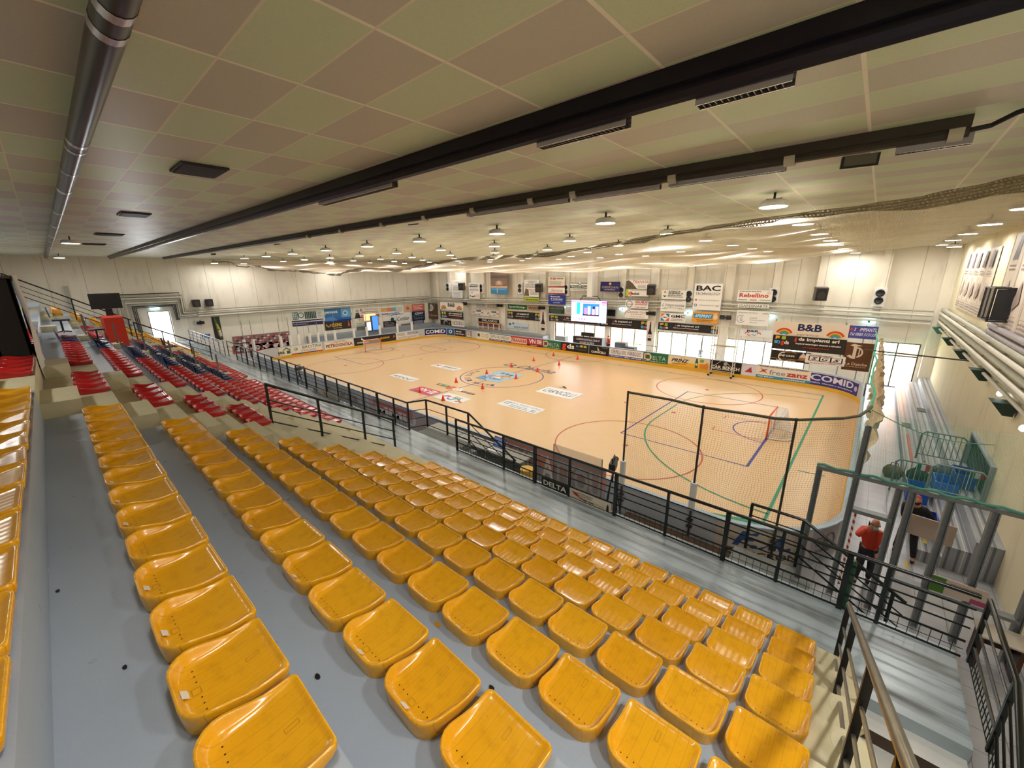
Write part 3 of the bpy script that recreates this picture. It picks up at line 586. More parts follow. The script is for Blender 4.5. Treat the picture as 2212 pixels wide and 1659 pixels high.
# ================================================================ seats
def seat_mesh(name, body, back=False):
    hw, hd = 0.228, 0.208; pts = []
    def corner(cx, cy, r, a0):
        for k in range(6): a = math.radians(a0 + 90 * k / 5); pts.append((cx + r * math.cos(a), cy + r * math.sin(a)))
    corner(hw - .035, hd - .035, .035, 0); corner(-hw + .035, hd - .035, .035, 90); corner(-hw + .12, -hd + .12, .12, 180); corner(hw - .12, -hd + .12, .12, 270)
    q = []
    for i, p in enumerate(pts):                         # subdivide the straight edges
        n = pts[(i + 1) % len(pts)]; d = math.hypot(n[0] - p[0], n[1] - p[1]); k = max(1, int(d / 0.045))
        for t in range(k): q.append((p[0] + (n[0] - p[0]) * t / k, p[1] + (n[1] - p[1]) * t / k))
    pts = q; n = len(pts)
    def sm(t): t = max(0, min(1, t)); return t * t * (3 - 2 * t)
    def he(y): return 0.120 - 0.042 * sm((y + 0.13) / 0.21) + 0.008 * sm((y - 0.1) / 0.09)
    def zi(y): return 0.048 + 0.020 * sm((y - 0.02) / 0.16) + 0.006 * sm((-y - 0.05) / 0.15)
    rings = [(0.955, 'b'), (0.995, 'w'), (1.0, 't0'), (0.988, 't1'), (0.955, 't2'), (0.93, 0.86), (0.90, 0.6), (0.865, 0.3), (0.82, 0.08), (0.7, 0), (0.45, 0), (0.2, 0)]
    m = mb(body); vs = []
    for s, kd in rings:
        for x, y in pts:
            X, Y = x * s, y * s; h = he(y)
            if y > 0.15: h -= 0.0
            if kd == 'b': z = 0.0 if y < 0.14 else 0.02
            elif kd == 'w': z = h - 0.035
            elif kd == 't0': z = h - 0.012
            elif kd == 't1': z = h - 0.002
            elif kd == 't2': z = h
            else: z = zi(Y) + (h - zi(Y)) * kd if y < 0.15 else zi(Y) + (h - zi(Y)) * kd
            vs.append((X, Y, z))
    vs.append((0, 0, zi(0))); fs = []
    for r in range(len(rings) - 1):
        for i in range(n): j = (i + 1) % n; fs.append((r * n + i, r * n + j, (r + 1) * n + j, (r + 1) * n + i))
    k = (len(rings) - 1) * n
    for i in range(n): fs.append((k + i, k + (i + 1) % n, len(vs) - 1))
    m.add(vs, fs)
    # moulded details: drain holes, square boss, front slot
    d = mb(mat('seat_hole', '#2A1B08', 0.7)); 
    for x in (-.135, -.095, -.055, .05, .09, .13): d.add([(x + .0042 * math.cos(a * PI / 4), -.115 + .0042 * math.sin(a * PI / 4), zi(-.115) + .0012) for a in range(8)], [tuple(range(8))])
    d.use(mat('seat_mould', '#B98208' if 'yellow' in name else '#5A0E10', 0.4))
    def sq(cx, cy, a, b_, w):
        for x0, y0, x1, y1 in ((cx - a, cy - b_, cx + a, cy - b_ + w), (cx - a, cy + b_ - w, cx + a, cy + b_), (cx - a, cy - b_, cx - a + w, cy + b_), (cx + a - w, cy - b_, cx + a, cy + b_)):
            d.add([(x, y, zi(y) + .0012) for x, y in ((x0, y0), (x1, y0), (x1, y1), (x0, y1))], [(0, 1, 2, 3)])
    sq(0, -.125, .022, .018, .003); sq(0.0, .105, .012, .03, .002)
    m.use(MATS['seat_hole']); k0 = len(m.v); m.v += d.v; m.f += [tuple(i + k0 for i in f) for f in d.f]; m.mats.append(d.mats[1]); m.mi += [1 + i for i in d.mi]
    return m.mesh(name, True), None
def seat_material(name, c, c2):
    m, nt, b = nodes_of(name); g = nt.nodes.new('ShaderNodeNewGeometry'); oi = nt.nodes.new('ShaderNodeObjectInfo')
    tc = nt.nodes.new('ShaderNodeTexCoord'); s = nt.nodes.new('ShaderNodeSeparateXYZ'); nt.links.new(tc.outputs['Object'], s.inputs[0])
    n = NOISE(nt, g.outputs['Position'], 14, 5); n2 = NOISE(nt, g.outputs['Position'], 90, 2)
    col = MIX(nt, oi.outputs['Random'], lin(c), lin(c2)); col = MIX(nt, MATH(nt, 'MULTIPLY', RAMP(nt, n, 0.5, 0.9), 0.35), col, lin('#8a5a10' if 'yellow' in name else c))
    col = MIX(nt, MATH(nt, 'MULTIPLY', RAMP(nt, n2, 0.72, 0.76), 0.5), col, lin('#3c2608'))
    ln = line_mask(nt, s.outputs[0], 0.03, 0.062, 0.0012); col = MIX(nt, MATH(nt, 'MULTIPLY', ln, 0.35), col, lin('#7a4e08' if 'yellow' in name else '#3a080a'))
    nt.links.new(col, b.inputs['Base Color']); b.inputs['Roughness'].default_value = 0.24; b.inputs['Coat Weight'].default_value = 0.25; b.inputs['Coat Roughness'].default_value = 0.1
    bp = nt.nodes.new('ShaderNodeBump'); bp.inputs['Strength'].default_value = 0.25; bp.inputs['Distance'].default_value = 0.0015
    wv = MATH(nt, 'SINE', MATH(nt, 'MULTIPLY', s.outputs[0], 100)); nt.links.new(wv, bp.inputs['Height']); nt.links.new(bp.outputs[0], b.inputs['Normal'])
    return m
SY = seat_mesh('yellow_seat', seat_material('yellow_plastic', '#E29F10', '#EAAA1A')); SRD = seat_mesh('red_seat', seat_material('red_plastic', '#A81418', '#BE2024')); SB = seat_mesh('blue_seat', seat_material('blue_plastic', '#14224F', '#1C2C60'))
STK = MB(); STK.use(mat('seat_sticker', '#D9CDBE', 0.5)).add([(-.03, -.179, .0795), (.025, -.179, .0795), (.025, -.153, .0585), (-.03, -.153, .0585)], [(0, 1, 2, 3)]); STK = STK.mesh('number_sticker')
bk = mb(MATS['blue_plastic']); bk.grid(lambda i, j: (-.2 + .4 * i / 8, -.185 - .02 * math.cos((i / 8 - .5) * PI) - .05 * j / 4, .12 + .3 * j / 4 - (.05 * abs(i / 4 - 1) ** 4 if j == 4 else 0)), 9, 5); bk.grid(lambda i, j: (-.2 + .4 * i / 8, -.21 - .02 * math.cos((i / 8 - .5) * PI) - .05 * j / 4, .12 + .3 * j / 4 - (.05 * abs(i / 4 - 1) ** 4 if j == 4 else 0)), 9, 5)
BKM = bk.mesh('backrest', True)
def put_seat(kind, x, r, label, group, sticker=False, detail=True):
    me = {'yellow': SY, 'red': SRD, 'blue': SB}[kind]
    o = bpy.data.objects.new('stadium_seat', me[0]); C.objects.link(o); j = random.uniform
    o.location = (x + j(-.006, .006), RY(r) + 0.005 + j(-.005, .005), TZ(r) + 0.001); o.rotation_euler = (0, 0, j(-.02, .02)); tag(o, label, 'seat', group)
    if sticker: c = bpy.data.objects.new('number_sticker', STK); C.objects.link(c); c.parent = o; c['label'] = 'worn white number sticker'
    if kind == 'blue': c = bpy.data.objects.new('backrest', BKM); C.objects.link(c); c.parent = o
def rowname(r): return ORD[9 - r] + ' row up'
for r in range(0, 9):
    for k in range(17):
        x = -8.05 + 0.5 * k
        if (r, k) in ((0, 13), (0, 14), (0, 15), (0, 16), (1, 14), (1, 15), (1, 16), (2, 15), (2, 16)): continue      # outside the frame
        put_seat('yellow', x, r, 'yellow plastic seat, %s, %s from the right stair' % (rowname(r), ORD[17 - k]), 'yellow seats of the near block', r <= 3 and (r * 5 + k) % 7 != 0)
for r in range(0, 5):
    for k in range(4):
        put_seat('red', -9.95 - 0.5 * k, r, 'red plastic seat in the short block of four, %s, %s from the right' % (rowname(r), ORD[k + 1]), 'red seats in fours between the two stairs', detail=True)
for r in range(0, 9):
    for k in range(18):
        x = -13.5 - 0.5 * k; kind = 'blue' if (k > 10 and 1 < r < 7) or (r == 1 and k > 8 and k < 12) else 'red'
        if r == 0 and k > 9: continue
        if r == 1 and k > 12: continue
        put_seat(kind, x, r, '%s plastic seat in the middle block, %s, %s from its near stair' % (kind + (' high-backed' if kind == 'blue' else ''), rowname(r), ORD[k + 1]), '%s seats of the middle block' % kind, detail=False)
far = MB()                                              # the hundreds of far seats, too small to tell apart
for r in range(1, 9):
    for k in range(11): 
        if r < 2: continue
        if r == 3 and k < 5: continue
        kind = SB[0] if (k < 7 and 2 < r < 7) else SRD[0]; far.use(kind.materials[0]); Mx = Matrix.Translation((-23.5 - 0.5 * k, RY(r) + .005, TZ(r) + .001))
        far.add([v.co for v in kind.vertices], [tuple(p.vertices) for p in kind.polygons if p.material_index == 0], Mx)
        if kind is SB[0]: far.add([v.co for v in BKM.vertices], [tuple(p.vertices) for p in BKM.polygons], Mx)
    for k in range(16):
        far.use(SY[0].materials[0]); Mx = Matrix.Translation((-33.0 - 0.5 * k, RY(r) + .005, TZ(r) + .001)); far.add([v.co for v in SY[0].vertices], [tuple(p.vertices) for p in SY[0].polygons if p.material_index == 0], Mx)
o = far.build('distant_seats', smooth=True); tag(o, 'distant red, blue and yellow seats beyond the white steps at the far end of the stand', 'seats', None, 'stuff')
# litter on the treads
for k, (u, v, r, c, t) in enumerate(((686, 1463, 2, '#16131A', 'black flattened scrap between the first two nearby rows'), (1062, 1487, 3, '#16131A', 'small black scrap beside a yellow seat near the bottom'), (945, 1350, 3, '#D2962A', 'broken yellow seat chip on the grey tread'), (125, 1278, 1, '#1C1A1C', 'tiny black scrap on the wide grey tread'), (270, 1443, 1, '#1C1A1C', 'black bent scrap on the wide grey tread'), (99, 1206, 1, '#C9C9CC', 'white paper scrap near the riser, farther one'), (103, 1233, 1, '#C9C9CC', 'white paper scrap near the riser, nearer one'))):
    p = px(u, v, z=TZ(r)); x, y = p.x, p.y
    m = mb(mat('litter_' + c[1:], c, 0.5)); z = TZ(r) + 0.002; n = 7; rr = 0.035 if '#D2' in c else (0.024 if '#1613' in c else 0.016); vs = [(x + rr * math.cos(a * 2 * PI / n) * (1 + .3 * math.sin(a * 3)), y + rr * 0.6 * math.sin(a * 2 * PI / n), z + (0.006 if q else 0)) for q in (0, 1) for a in range(n)]
    m.add(vs, [tuple(range(n))[::-1], tuple(range(n, 2 * n))] + [(i, (i + 1) % n, n + (i + 1) % n, n + i) for i in range(n)]); tag(m.build('litter_scrap'), t, 'litter')
# ================================================================ railings
def railing(label, pts, posts, bars, h=1.05, mesh=None, rt=0.031, thick=(), group=None, m_=None, name='railing', rb=0.014):
    "pts: base polyline; posts: distances along it; bars: heights"
    M_ = m_ or M_GREEN; pts = [Vector(p) for p in pts]; L = [0]
    for a, b_ in zip(pts, pts[1:]): L.append(L[-1] + (b_ - a).length)
    def at(d):
        for i in range(len(pts) - 1):
            if d <= L[i + 1] + 1e-6: return pts[i].lerp(pts[i + 1], (d - L[i]) / (L[i + 1] - L[i]))
        return pts[-1].copy()
    o = empty(name, pts[0], label, 'railing', group)
    up = Vector((0, 0, 1)); mb(M_).tube([p + up * h for p in pts], rt, 10).build('top_rail', o, smooth=True, sharp=40)
    for z in bars: mb(M_).tube([p + up * z for p in pts], rb if z > 0.3 else 0.018, 6).build('bar', o)
    for d in posts:
        p = at(d); mb(M_).bbox(p + up * (h / 2), (0.05, 0.05, h - 0.02)).build('post', o)
    for d in thick:
        p = at(d); mb(M_).bbox(p + up * (h / 2 - 0.08) + Vector((0.02, 0, 0)), (0.075, 0.07, h + 0.12)).build('post', o)
    if mesh:
        m = mb(mat('mesh_wire', '#1A2622', 0.4)); z0, z1, st = mesh; n = int(L[-1] / st); 
        for i in range(n):
            p = at(i * st + st / 2); m.box(p.x - .004, p.y - .004, p.z + z0, p.x + .004, p.y + .004, p.z + z1)
        zz = z0
        for q in range(3): m.tube([p + up * (z0 + (z1 - z0) * q / 2) for p in pts], 0.006, 4)
        m.build('mesh_panel', o)
    return o
YR = 7.62
railing('dark green walkway railing with mesh foot, from the table gap to the right corner', [(-9.1, YR, WK), (1.76, YR, WK)], [0.0, 2.0, 4.2, 6.6, 8.6, 9.95], [0.83, 0.68, 0.52, 0.29, 0.03], mesh=(0.03, 0.28, 0.115), thick=[3.1, 5.42, 7.7, 9.47])
railing('dark green walkway railing running far left along the red seats', [(-31.3, YR, WK), (-11.75, YR, WK)], [0.05 + 1.1 * k for k in range(18)], [0.83, 0.66, 0.49, 0.29, 0.03], mesh=(0.03, 0.27, 0.115), thick=[2.2 + 2.2 * k for k in range(8)])
railing('green railing turning the right corner beside the sunken stair', [(1.84, YR, WK), (1.84, 6.1, WK), (1.84, 4.2, WK - 1.1)], [0.03, 1.5, 2.6, 3.6], [0.78, 0.54, 0.3], rt=0.03, mesh=(0.02, 0.28, 0.1))
railing('worn metal handrail climbing beside the right end of the yellow rows', [(0.40, 6.06, 1.86), (0.40, 2.6, 3.75), (0.40, 0.9, 4.68)], [], [0.78, 0.52, 0.27], h=1.13, rt=0.03, m_=M_CHROME, rb=0.014)
for d, t in ((6.03, 1.87), (3.95, 3.0), (2.1, 4.0)): pass
hr = [o for o in C.objects if o.get('label', '').startswith('worn metal handrail')][0]
for y, z0 in ((6.02, 1.86), (4.9, 2.2), (3.2, 3.05), (1.9, 3.75)):
    zt = 1.86 + (6.06 - y) * 0.5465 + 1.1; mb(M_BLACK).bbox((0.40, y, (z0 + zt) / 2), (0.055, 0.06, zt - z0)).build('post', hr)
railing('black stair railing standing on the cream stair left of the yellow block', [(-10.3, 2.95, 3.62), (-10.35, 6.25, WK)], [0.02, 1.3, 2.65, 3.72], [0.74, 0.47, 0.2], h=1.12, rt=0.035, m_=M_BLACK, rb=0.016)
railing('black stair railing on the far cream stair before the distant yellow seats', [(-31.0, 2.95, 3.62), (-31.0, 6.25, WK)], [0.02, 1.3, 2.65, 3.72], [0.74, 0.47, 0.2], h=1.12, rt=0.035, m_=M_BLACK, rb=0.016)
railing('long thin dark railing climbing across the distant upper stand', [(-31.2, -1.2, 6.3), (-31.2, 2.9, 3.75)], [0.02, 2.4, 4.7], [0.8, 0.55, 0.3], h=1.1, m_=M_BLACK)
railing('dark railing at the outer edge of the distant walkway before the bright door', [(-43.8, YR - .1, WK), (-33.5, YR - .1, WK)], [0.02 + 1.28 * k for k in range(9)], [0.8, 0.55, 0.3], m_=mat('blue_grey_rail', '#56637A', 0.35))
railing('raised black railing of the small stair down to the press tables', [(-11.7, 7.62, WK), (-11.45, 8.25, WK), (-9.2, 8.25, WK), (-7.2, 8.25, 0.75)], [0.02, 0.68, 1.8, 2.9, 5.1], [0.72, 0.42, 0.1], m_=M_BLACK, rb=0.014)
railing('green stair railing descending outside the walkway railing near the steel frames', [(-1.15, 8.3, WK), (-0.3, 8.3, WK), (1.2, 8.3, 0.9)], [0.02, 0.85, 2.4], [0.75, 0.5, 0.25], h=1.0, rt=0.028)
railing('low dark railing at the left end of the walkway railing', [(-33.4, 7.7, WK), (-31.5, 7.7, WK), (-31.4, 8.6, WK)], [0.02, 1.85, 2.7], [0.7, 0.4], m_=M_BLACK)
# small landings and stairs outside the railing
m = mb(M_DARKGREY); m.box(-11.4, 7.76, 1.64, -9.2, 8.3, WK)
for k in range(9): m.box(-9.2 + 0.28 * k, 7.76, 0, -8.92 + 0.28 * k, 8.3, 1.6 - 0.18 * k)
struct(m.build('press_stair'), 'short stair from the walkway down to the press tables')
m = mb(M_DARKGREY); m.box(-1.3, 7.76, 1.64, -0.3, 8.25, WK)
for k in range(9): m.box(-0.3 + 0.28 * k, 7.76, 0, -0.02 + 0.28 * k, 8.25, 1.6 - 0.18 * k)
struct(m.build('side_stair'), 'short stair from the walkway down to the right corridor')
# ================================================================ banners and signs
K, W_ = '#26221F', '#EDE8E0'
def fs(label, tl, br, bg, els, y=YF - 0.70, name='banner', cat='banner', group=None, **k):
    a = px(*tl, y=y); b_ = px(*br, y=y); e = 0.02; o = sign(name, label, cat, (a.x + e, y, b_.z + e), (b_.x - e, y, a.z - e), bg, els, group=group, **k)
    if YF - 1 < y < YF - 0.05:
        q = mb(M_PIPE); z = (a.z + b_.z) / 2
        for x in (a.x + (b_.x - a.x) * .25, a.x + (b_.x - a.x) * .75): q.box(x - .03, y + .03, z - .03, x + .03, YF - .001, z + .03)
        q.build('standoff', o)
    return o
def ls(label, tl, br, bg, els, x=XL + 0.035, name='banner', cat='banner', group=None, **k):
    a = px(*tl, x=x); b_ = px(*br, x=x); b_.z = max(b_.z, .02); return sign(name, label, cat, (x, a.y + .03, b_.z + .03), (x, b_.y - .03, a.z - .03), bg, els, group=group, **k)
GDSQ = [('r', .03, .56, .09, .9, '#E2A72E'), ('r', .05, .52, .09, .66, '#2A2422'), ('r', .11, .56, .16, .9, '#A5B83A'), ('r', .03, .12, .07, .44, '#4FA3CF'), ('a', .075, .26, .06, .13, -90, 90, '#4FA3CF'), ('t', 'g', .11, .25, .03, .36, '#D8402C'), ('t', 'ds', .15, .32, .045, .3, W_)]
def gds(o=0.0):
    right = [(e[0],) + tuple((v + .82 if i in ((0, 2) if e[0] == 'r' else (0,)) else v) for i, v in enumerate(e[1:])) if e[0] != 't' else (e[0], e[1], e[2] + .82) + tuple(e[3:]) for e in GDSQ]
    return GDSQ + right + [('t', 'g', .29, .66, .02, .3, '#D8402C'), ('t', 'ds impianti srl', .49, .7, .35, .3, W_), ('t', 'impianti tecnologici elettrici e idraulici', .46, .38, .4, .13, W_), ('t', 'www.gdsimpianti.com', .46, .16, .24, .09, '#B83A2A')]
GB = '#2C2624'
fs('black gds impianti banner above the left group of glass doors', (1186, 680), (1312, 704), GB, gds(), y=YF - 0.06)
fs('black gds impianti banner between the big screen and the bottle banner', (1296, 686), (1402, 713), GB, gds(), y=YF - 0.12)
fs('black gds impianti banner above the widest row of bright doors', (1422, 695), (1558, 723), GB, gds(), y=YF - 0.06)
fs('black gds impianti banner left of the dark wine bottle banner', (1096, 671), (1168, 694), GB, gds(), y=YF - 0.06)
RB = [('a', 0, 0, 0, 0, 0, 1, K)]
def rainbow(cx, cy, r, a0=0, a1=180):
    return [('a', cx, cy, r * .8, r, a0, a1, '#CF3F2A'), ('a', cx, cy, r * .62, r * .8, a0, a1, '#E89A34'), ('a', cx, cy, r * .45, r * .62, a0, a1, '#5C9A3C'), ('a', cx, cy, r * .25, r * .45, a0, a1, '#3C8FC9')]
def wave(cx, cy, r):
    return [('a', cx - .16, cy, r * .6, r, 30, 180, '#CF3F2A'), ('a', cx - .1, cy - .02, r * .5, r * .85, 180, 330, '#E06A2C'), ('a', cx, cy + .03, r * .4, r * .65, 200, 340, '#3C8FC9'), ('a', cx + .05, cy, r * .5, r * .75, 190, 350, '#5C9A3C'), ('a', cx + .16, cy - .02, r * .6, r, 10, 160, '#CF3F2A')]
fs('white B&B rainbow banner right of the folding tower', (1588, 708), (1667, 731), W_, [('t', 'B&B', .48, .76, .3, .28, '#1E2A5E')] + wave(.5, .35, .28), y=YF - 0.06)
fs('white double B&B ribbon banner above the ORLANDO sign', (1018, 667), (1078, 686), W_, [('t', 'B&B', .28, .78, .17, .3, K), ('t', 'B&B', .83, .78, .17, .3, K)] + wave(.25, .35, .3) + wave(.8, .35, .3), y=YF - 0.06)
fs('striped grey banner above the double B&B banner', (1027, 650), (1076, 669), '#D9D3C9', [('r', x / 20, .1, x / 20 + .022, .95, '#9A948A') for x in range(1, 20)] + [('c', .5, .5, .32, '#E6DFD4'), ('c', .5, .78, .08, '#B8383A'), ('r', .38, .42, .62, .48, '#B8706A')], y=YF - 0.08)
fs('black ORLANDO sign above the low shelf', (1033, 687), (1078, 699), K, [('t', 'ORLANDO', .55, .5, .75, .62, W_)], y=YF - 0.06)
fs('green IperSoap banner left of the WOOD banner', (1097, 657), (1138, 670), '#1F6E3C', [('t', 'IperSoap', .5, .5, .84, .56, W_)], y=YF - 0.06)
fs('tan WOOD banner right of the IperSoap banner', (1138, 659), (1172, 673), '#BDA284', [('t', 'WOOD', .52, .5, .86, .46, '#3A2C22')], y=YF - 0.06)
fs('pale blue BANCA CARIGE banner beneath a gds banner', (1096, 694), (1142, 713), '#D5DCE2', [('p', [(.04, .62), (.12, .4), (.2, .62), (.12, .84)], '#2E6E96'), ('p', [(.22, .8), (.28, .62), (.34, .8), (.28, .98)], '#2E6E96'), ('t', 'BANCA CARIGE', .64, .25, .66, .26, '#3C86B4')], y=YF - 0.06)
# tall hangings of the upper wall
fs('large beach aerial picture banner high on the far wall', (1059, 587), (1097, 636), '#7B6A5E', [('r', 0, 0, 1, .27, '#3D86B6'), ('r', 0, .27, 1, .36, '#C9A68A'), ('r', .3, .4, .7, .56, '#C9A38C'), ('r', .4, .44, .6, .6, '#E5CFC0'), ('r', 0, .72, 1, .8, '#6A5D58'), ('r', 0, .86, 1, .93, '#8E7C72'), ('r', .38, .04, .42, .26, '#C9CDBE'), ('l', .02, .4, .98, .66, 5, '#A8836C'), ('r', .05, .2, .9, .23, '#8FBAD0')], y=YF - 0.70)
fs('white stacked notices left of the wall speaker at the corner', (975, 605), (999, 644), W_, [('r', .05, .7, .95, .72, '#7C7F80'), ('r', .05, .3, .95, .32, '#7C7F80'), ('t', 'LBO', .6, .88, .5, .07, '#8A8A88', ''), ('l', .1, .4, .9, .66, 5, '#7F8286'), ('l', .1, .05, .9, .26, 3, '#9AA6B2')], y=YF - 0.70)
fs('white notice with Angeli lettering beside horn speakers', (1012, 611), (1037, 646), W_, [('r', .06, .76, .8, .8, K), ('l', .06, .72, .95, .95, 3, K), ('l', .06, .5, .95, .66, 3, '#6F6F6E'), ('t', 'Angeli', .32, .15, .5, .14, K), ('r', .62, .08, .95, .3, '#E6C8BE'), ('c', .3, .4, .06, '#B5AFA6')], y=YF - 0.70)
fs('white Lorenzoni notice with a red Tranvia strip below', (1132, 604), (1164, 642), W_, [('t', 'LORENZONI', .55, .92, .6, .06, K), ('t', 'ROBERTO', .55, .82, .5, .06, K), ('l', .06, .52, .95, .76, 4, '#4A4A48'), ('p', [(0, .05), (.35, .05), (.3, .42), (.1, .5)], '#6A5A48'), ('t', 'TRANVIA', .62, .4, .6, .1, '#B42C24', 'i'), ('l', .4, .1, .95, .32, 3, '#6F6F6E')], y=YF - 0.70)
fs('small lime Astoria hotel strip on the pipes', (1132, 642), (1164, 652), '#A9BD2F', [('t', 'Astoria hotel', .52, .5, .85, .6, '#3A4A14')], y=YF - 0.72)
fs('cream notice with red lettering above the Serena sign', (1184, 597), (1220, 618), '#E2D8C6', [('t', 'F.lli', .3, .78, .3, .22, '#A8383A'), ('r', .12, .68, .46, .7, '#A8383A'), ('t', 'PARDINI', .72, .78, .38, .14, '#8A4A44'), ('l', .08, .12, .94, .5, 3, '#8E867A')], y=YF - 0.70)
fs('white Serena sign between red borders', (1184, 618), (1220, 636), W_, [('r', 0, .84, 1, 1, '#A83A34'), ('r', 0, 0, 1, .14, '#A83A34'), ('t', 'Serena', .52, .5, .7, .42, '#B08A86', 'i')], y=YF - 0.70)
fs('royal blue Bertocchi panel left of the screen', (1184, 636), (1221, 659), '#27368A', [('t', 'Bertocchi', .42, .82, .55, .16, W_), ('t', '& Tonlorenzi', .5, .58, .68, .16, W_), ('r', .16, .38, .86, .41, '#C8CCE2'), ('l', .3, .08, .8, .3, 1, '#A9AFD4')], y=YF - 0.70)
fs('dark green panel beneath the blue Bertocchi panel', (1185, 661), (1219, 679), '#22322B', [('t', 'CICCIOLO', .5, .72, .86, .2, '#7E9688'), ('l', .1, .1, .9, .5, 3, '#57705F'), ('r', .5, .92, .9, .97, '#A8383A')], y=YF - 0.70)
fs('small grey panel with a round mark beside the screen', (1221, 661), (1234, 679), '#C9C3BC', [('a', .5, .45, .16, .22, 0, 360, '#8E8A84'), ('c', .5, .85, .1, '#E6F4FF')], y=YF - 0.70)
fs('white and green oval lettered sign above the screen', (1232, 609), (1273, 629), W_, [('r', 0, .85, 1, .95, '#35523F'), ('r', 0, .28, 1, .62, '#35523F'), ('c', .5, .76, .2, '#F4F1EA'), ('t', 'D&C', .5, .76, .18, .2, '#26322A'), ('t', 'Montemarmi Center', .5, .46, .86, .2, W_), ('l', .05, .04, .95, .2, 1, '#8A8A86')], y=YF - 0.70)
fs('navy OBERDAN sign right of the huge screen', (1297, 608), (1339, 631), '#2A2455', [('c', .5, .8, .14, '#C8A46A'), ('t', 'OBERDAN', .5, .44, .82, .22, '#B8A49A', ''), ('l', .2, .1, .8, .28, 1, '#A8A0B4')], y=YF - 0.70)
fs('Tranvia notice with a tram picture above the Luisi sign', (1353, 604), (1401, 625), W_, [('p', [(0, 0), (.5, 0), (.3, .6), (.12, .95), (0, .9)], '#5A4E3E'), ('t', 'TRANVIA', .64, .78, .68, .34, '#BE3A2C', 'i'), ('l', .52, .1, .95, .5, 3, '#8E8A84')], y=YF - 0.70)
fs('white and lime Luisi sign above the navy strip', (1352, 625), (1401, 641), W_, [('p', [(0, 0), (.12, 0), (.16, .5), (.08, 1), (0, 1)], '#A9BD2F'), ('c', .22, .38, .32, '#C8342C'), ('t', 'L', .22, .4, .07, .4, W_), ('t', 'uisi', .45, .38, .3, .42, K), ('l', .2, .78, .95, .98, 1, '#8A8A86')], y=YF - 0.70)
fs('white and red GUIDI sign with a round stamp', (1351, 647), (1400, 668), W_, [('r', .1, .96, 1, 1, '#3A3A6A'), ('a', .18, .5, .34, .42, 0, 360, '#6E6A72'), ('r', .03, .45, .34, .52, '#6E6A72'), ('t', 'GUIDI', .7, .78, .52, .3, '#A82C34'), ('t', 'ESCAVAZIONI', .7, .48, .52, .14, '#A82C34'), ('t', '338.12618', .68, .16, .44, .14, '#A8545A')], y=YF - 0.70)
fs('white Cantina Giulia sign with red script above a gds banner', (1350, 668), (1400, 690), W_, [('t', 'Cantina Giulia', .54, .78, .86, .3, '#A85A54', 'i'), ('l', .25, .4, .9, .55, 1, '#A8A09A'), ('t', 'Forte dei Marmi', .55, .2, .6, .16, '#B0706A', 'i'), ('a', .08, .5, .2, .26, 60, 200, '#A8545A')], y=YF - 0.70)
fs('white Azienda Elefriela notice above the Impronta sign', (1430, 626), (1482, 648), W_, [('c', .13, .78, .12, '#C8862C'), ('t', 'AZIENDA', .52, .85, .5, .18, K), ('t', 'ELEFRIELA', .58, .64, .6, .18, K), ('p', [(.05, .4), (.2, .4), (.14, .2)], '#2A5A34'), ('l', .24, .18, .95, .5, 2, '#5A6A5C')], y=YF - 0.70)
fs("white L'impronta sign with looping script", (1428, 648), (1480, 675), W_, [('t', "L'impronta", .5, .56, .9, .36, '#4A5262', 'i'), ('r', .06, .22, .28, .25, '#5A8A5C'), ('r', .72, .22, .95, .25, '#C8605A'), ('l', .1, .28, .9, .38, 1, '#8A8A92'), ('l', .1, .9, .9, 1, 1, '#8A8A92')], y=YF - 0.70)
fs('white GMC sign with an orange and blue diamond', (1427, 675), (1480, 698), W_, [('r', .02, .08, .36, .92, '#3C6EA0'), ('r', .02, .5, .18, .92, '#D8703A'), ('r', .2, .08, .36, .5, '#D8503A'), ('p', [(.19, .1), (.36, .5), (.19, .9), (.02, .5)], '#EFEAE2'), ('t', 'GMC', .19, .5, .22, .18, K), ('t', 'GMC', .7, .68, .54, .34, '#34302E'), ('l', .42, .12, .95, .4, 2, '#7A7672')], y=YF - 0.70)
fs('tall white BAC TECHNOLOGY sign', (1501, 612), (1556, 672), W_, [('t', 'BAC', .5, .83, .86, .2, '#1E1B1E'), ('t', 'TECHNOLOGY', .5, .62, .88, .1, '#4A4644', ''), ('c', .1, .38, .035, '#B8342C'), ('t', 'DJO DONJOY', .58, .37, .74, .055, '#6A6664', ''), ('a', .1, .18, .035, .055, 0, 360, '#3A5A8A'), ('t', 'chattanooga', .6, .18, .72, .065, '#8E8C8C', '')], y=YF - 0.70)
fs('orange APISPRINT sign with a water drop', (1496, 672), (1550, 700), '#DD9630', [('r', .06, .4, .8, .84, '#3C7EA8'), ('t', 'APISPRINT', .43, .62, .68, .3, '#BFE2F0', 'bi'), ('a', .9, .55, .0, .2, 0, 360, '#E8C49A'), ('p', [(.84, .6), (.96, .6), (.9, .98)], '#E8C49A'), ('t', 'www.studiosistem.com', .5, .26, .66, .08, '#4A3418'), ('t', 'www.apisprint.com', .48, .1, .56, .08, '#4A3418')], y=YF - 0.70)
fs('white and red Rebellino sign', (1594, 626), (1667, 654), W_, [('t', 'Rebellino', .48, .56, .84, .36, '#C0402C'), ('l', .04, .84, .7, .96, 1, '#6A625A'), ('a', .9, .8, .08, .12, 0, 360, '#D8A090'), ('r', .04, .14, .3, .2, '#6E86A8'), ('r', .38, .12, .58, .2, '#C86A54'), ('r', .66, .14, .98, .2, '#7E9A6E')], y=YF - 0.70)
fs('white GIARDINARTE sign with an olive line', (1594, 655), (1661, 668), W_, [('t', 'GIARDINARTE', .5, .5, .92, .6, '#3A4234', ''), ('r', 0, .02, 1, .1, '#8A9A50')], y=YF - 0.70)
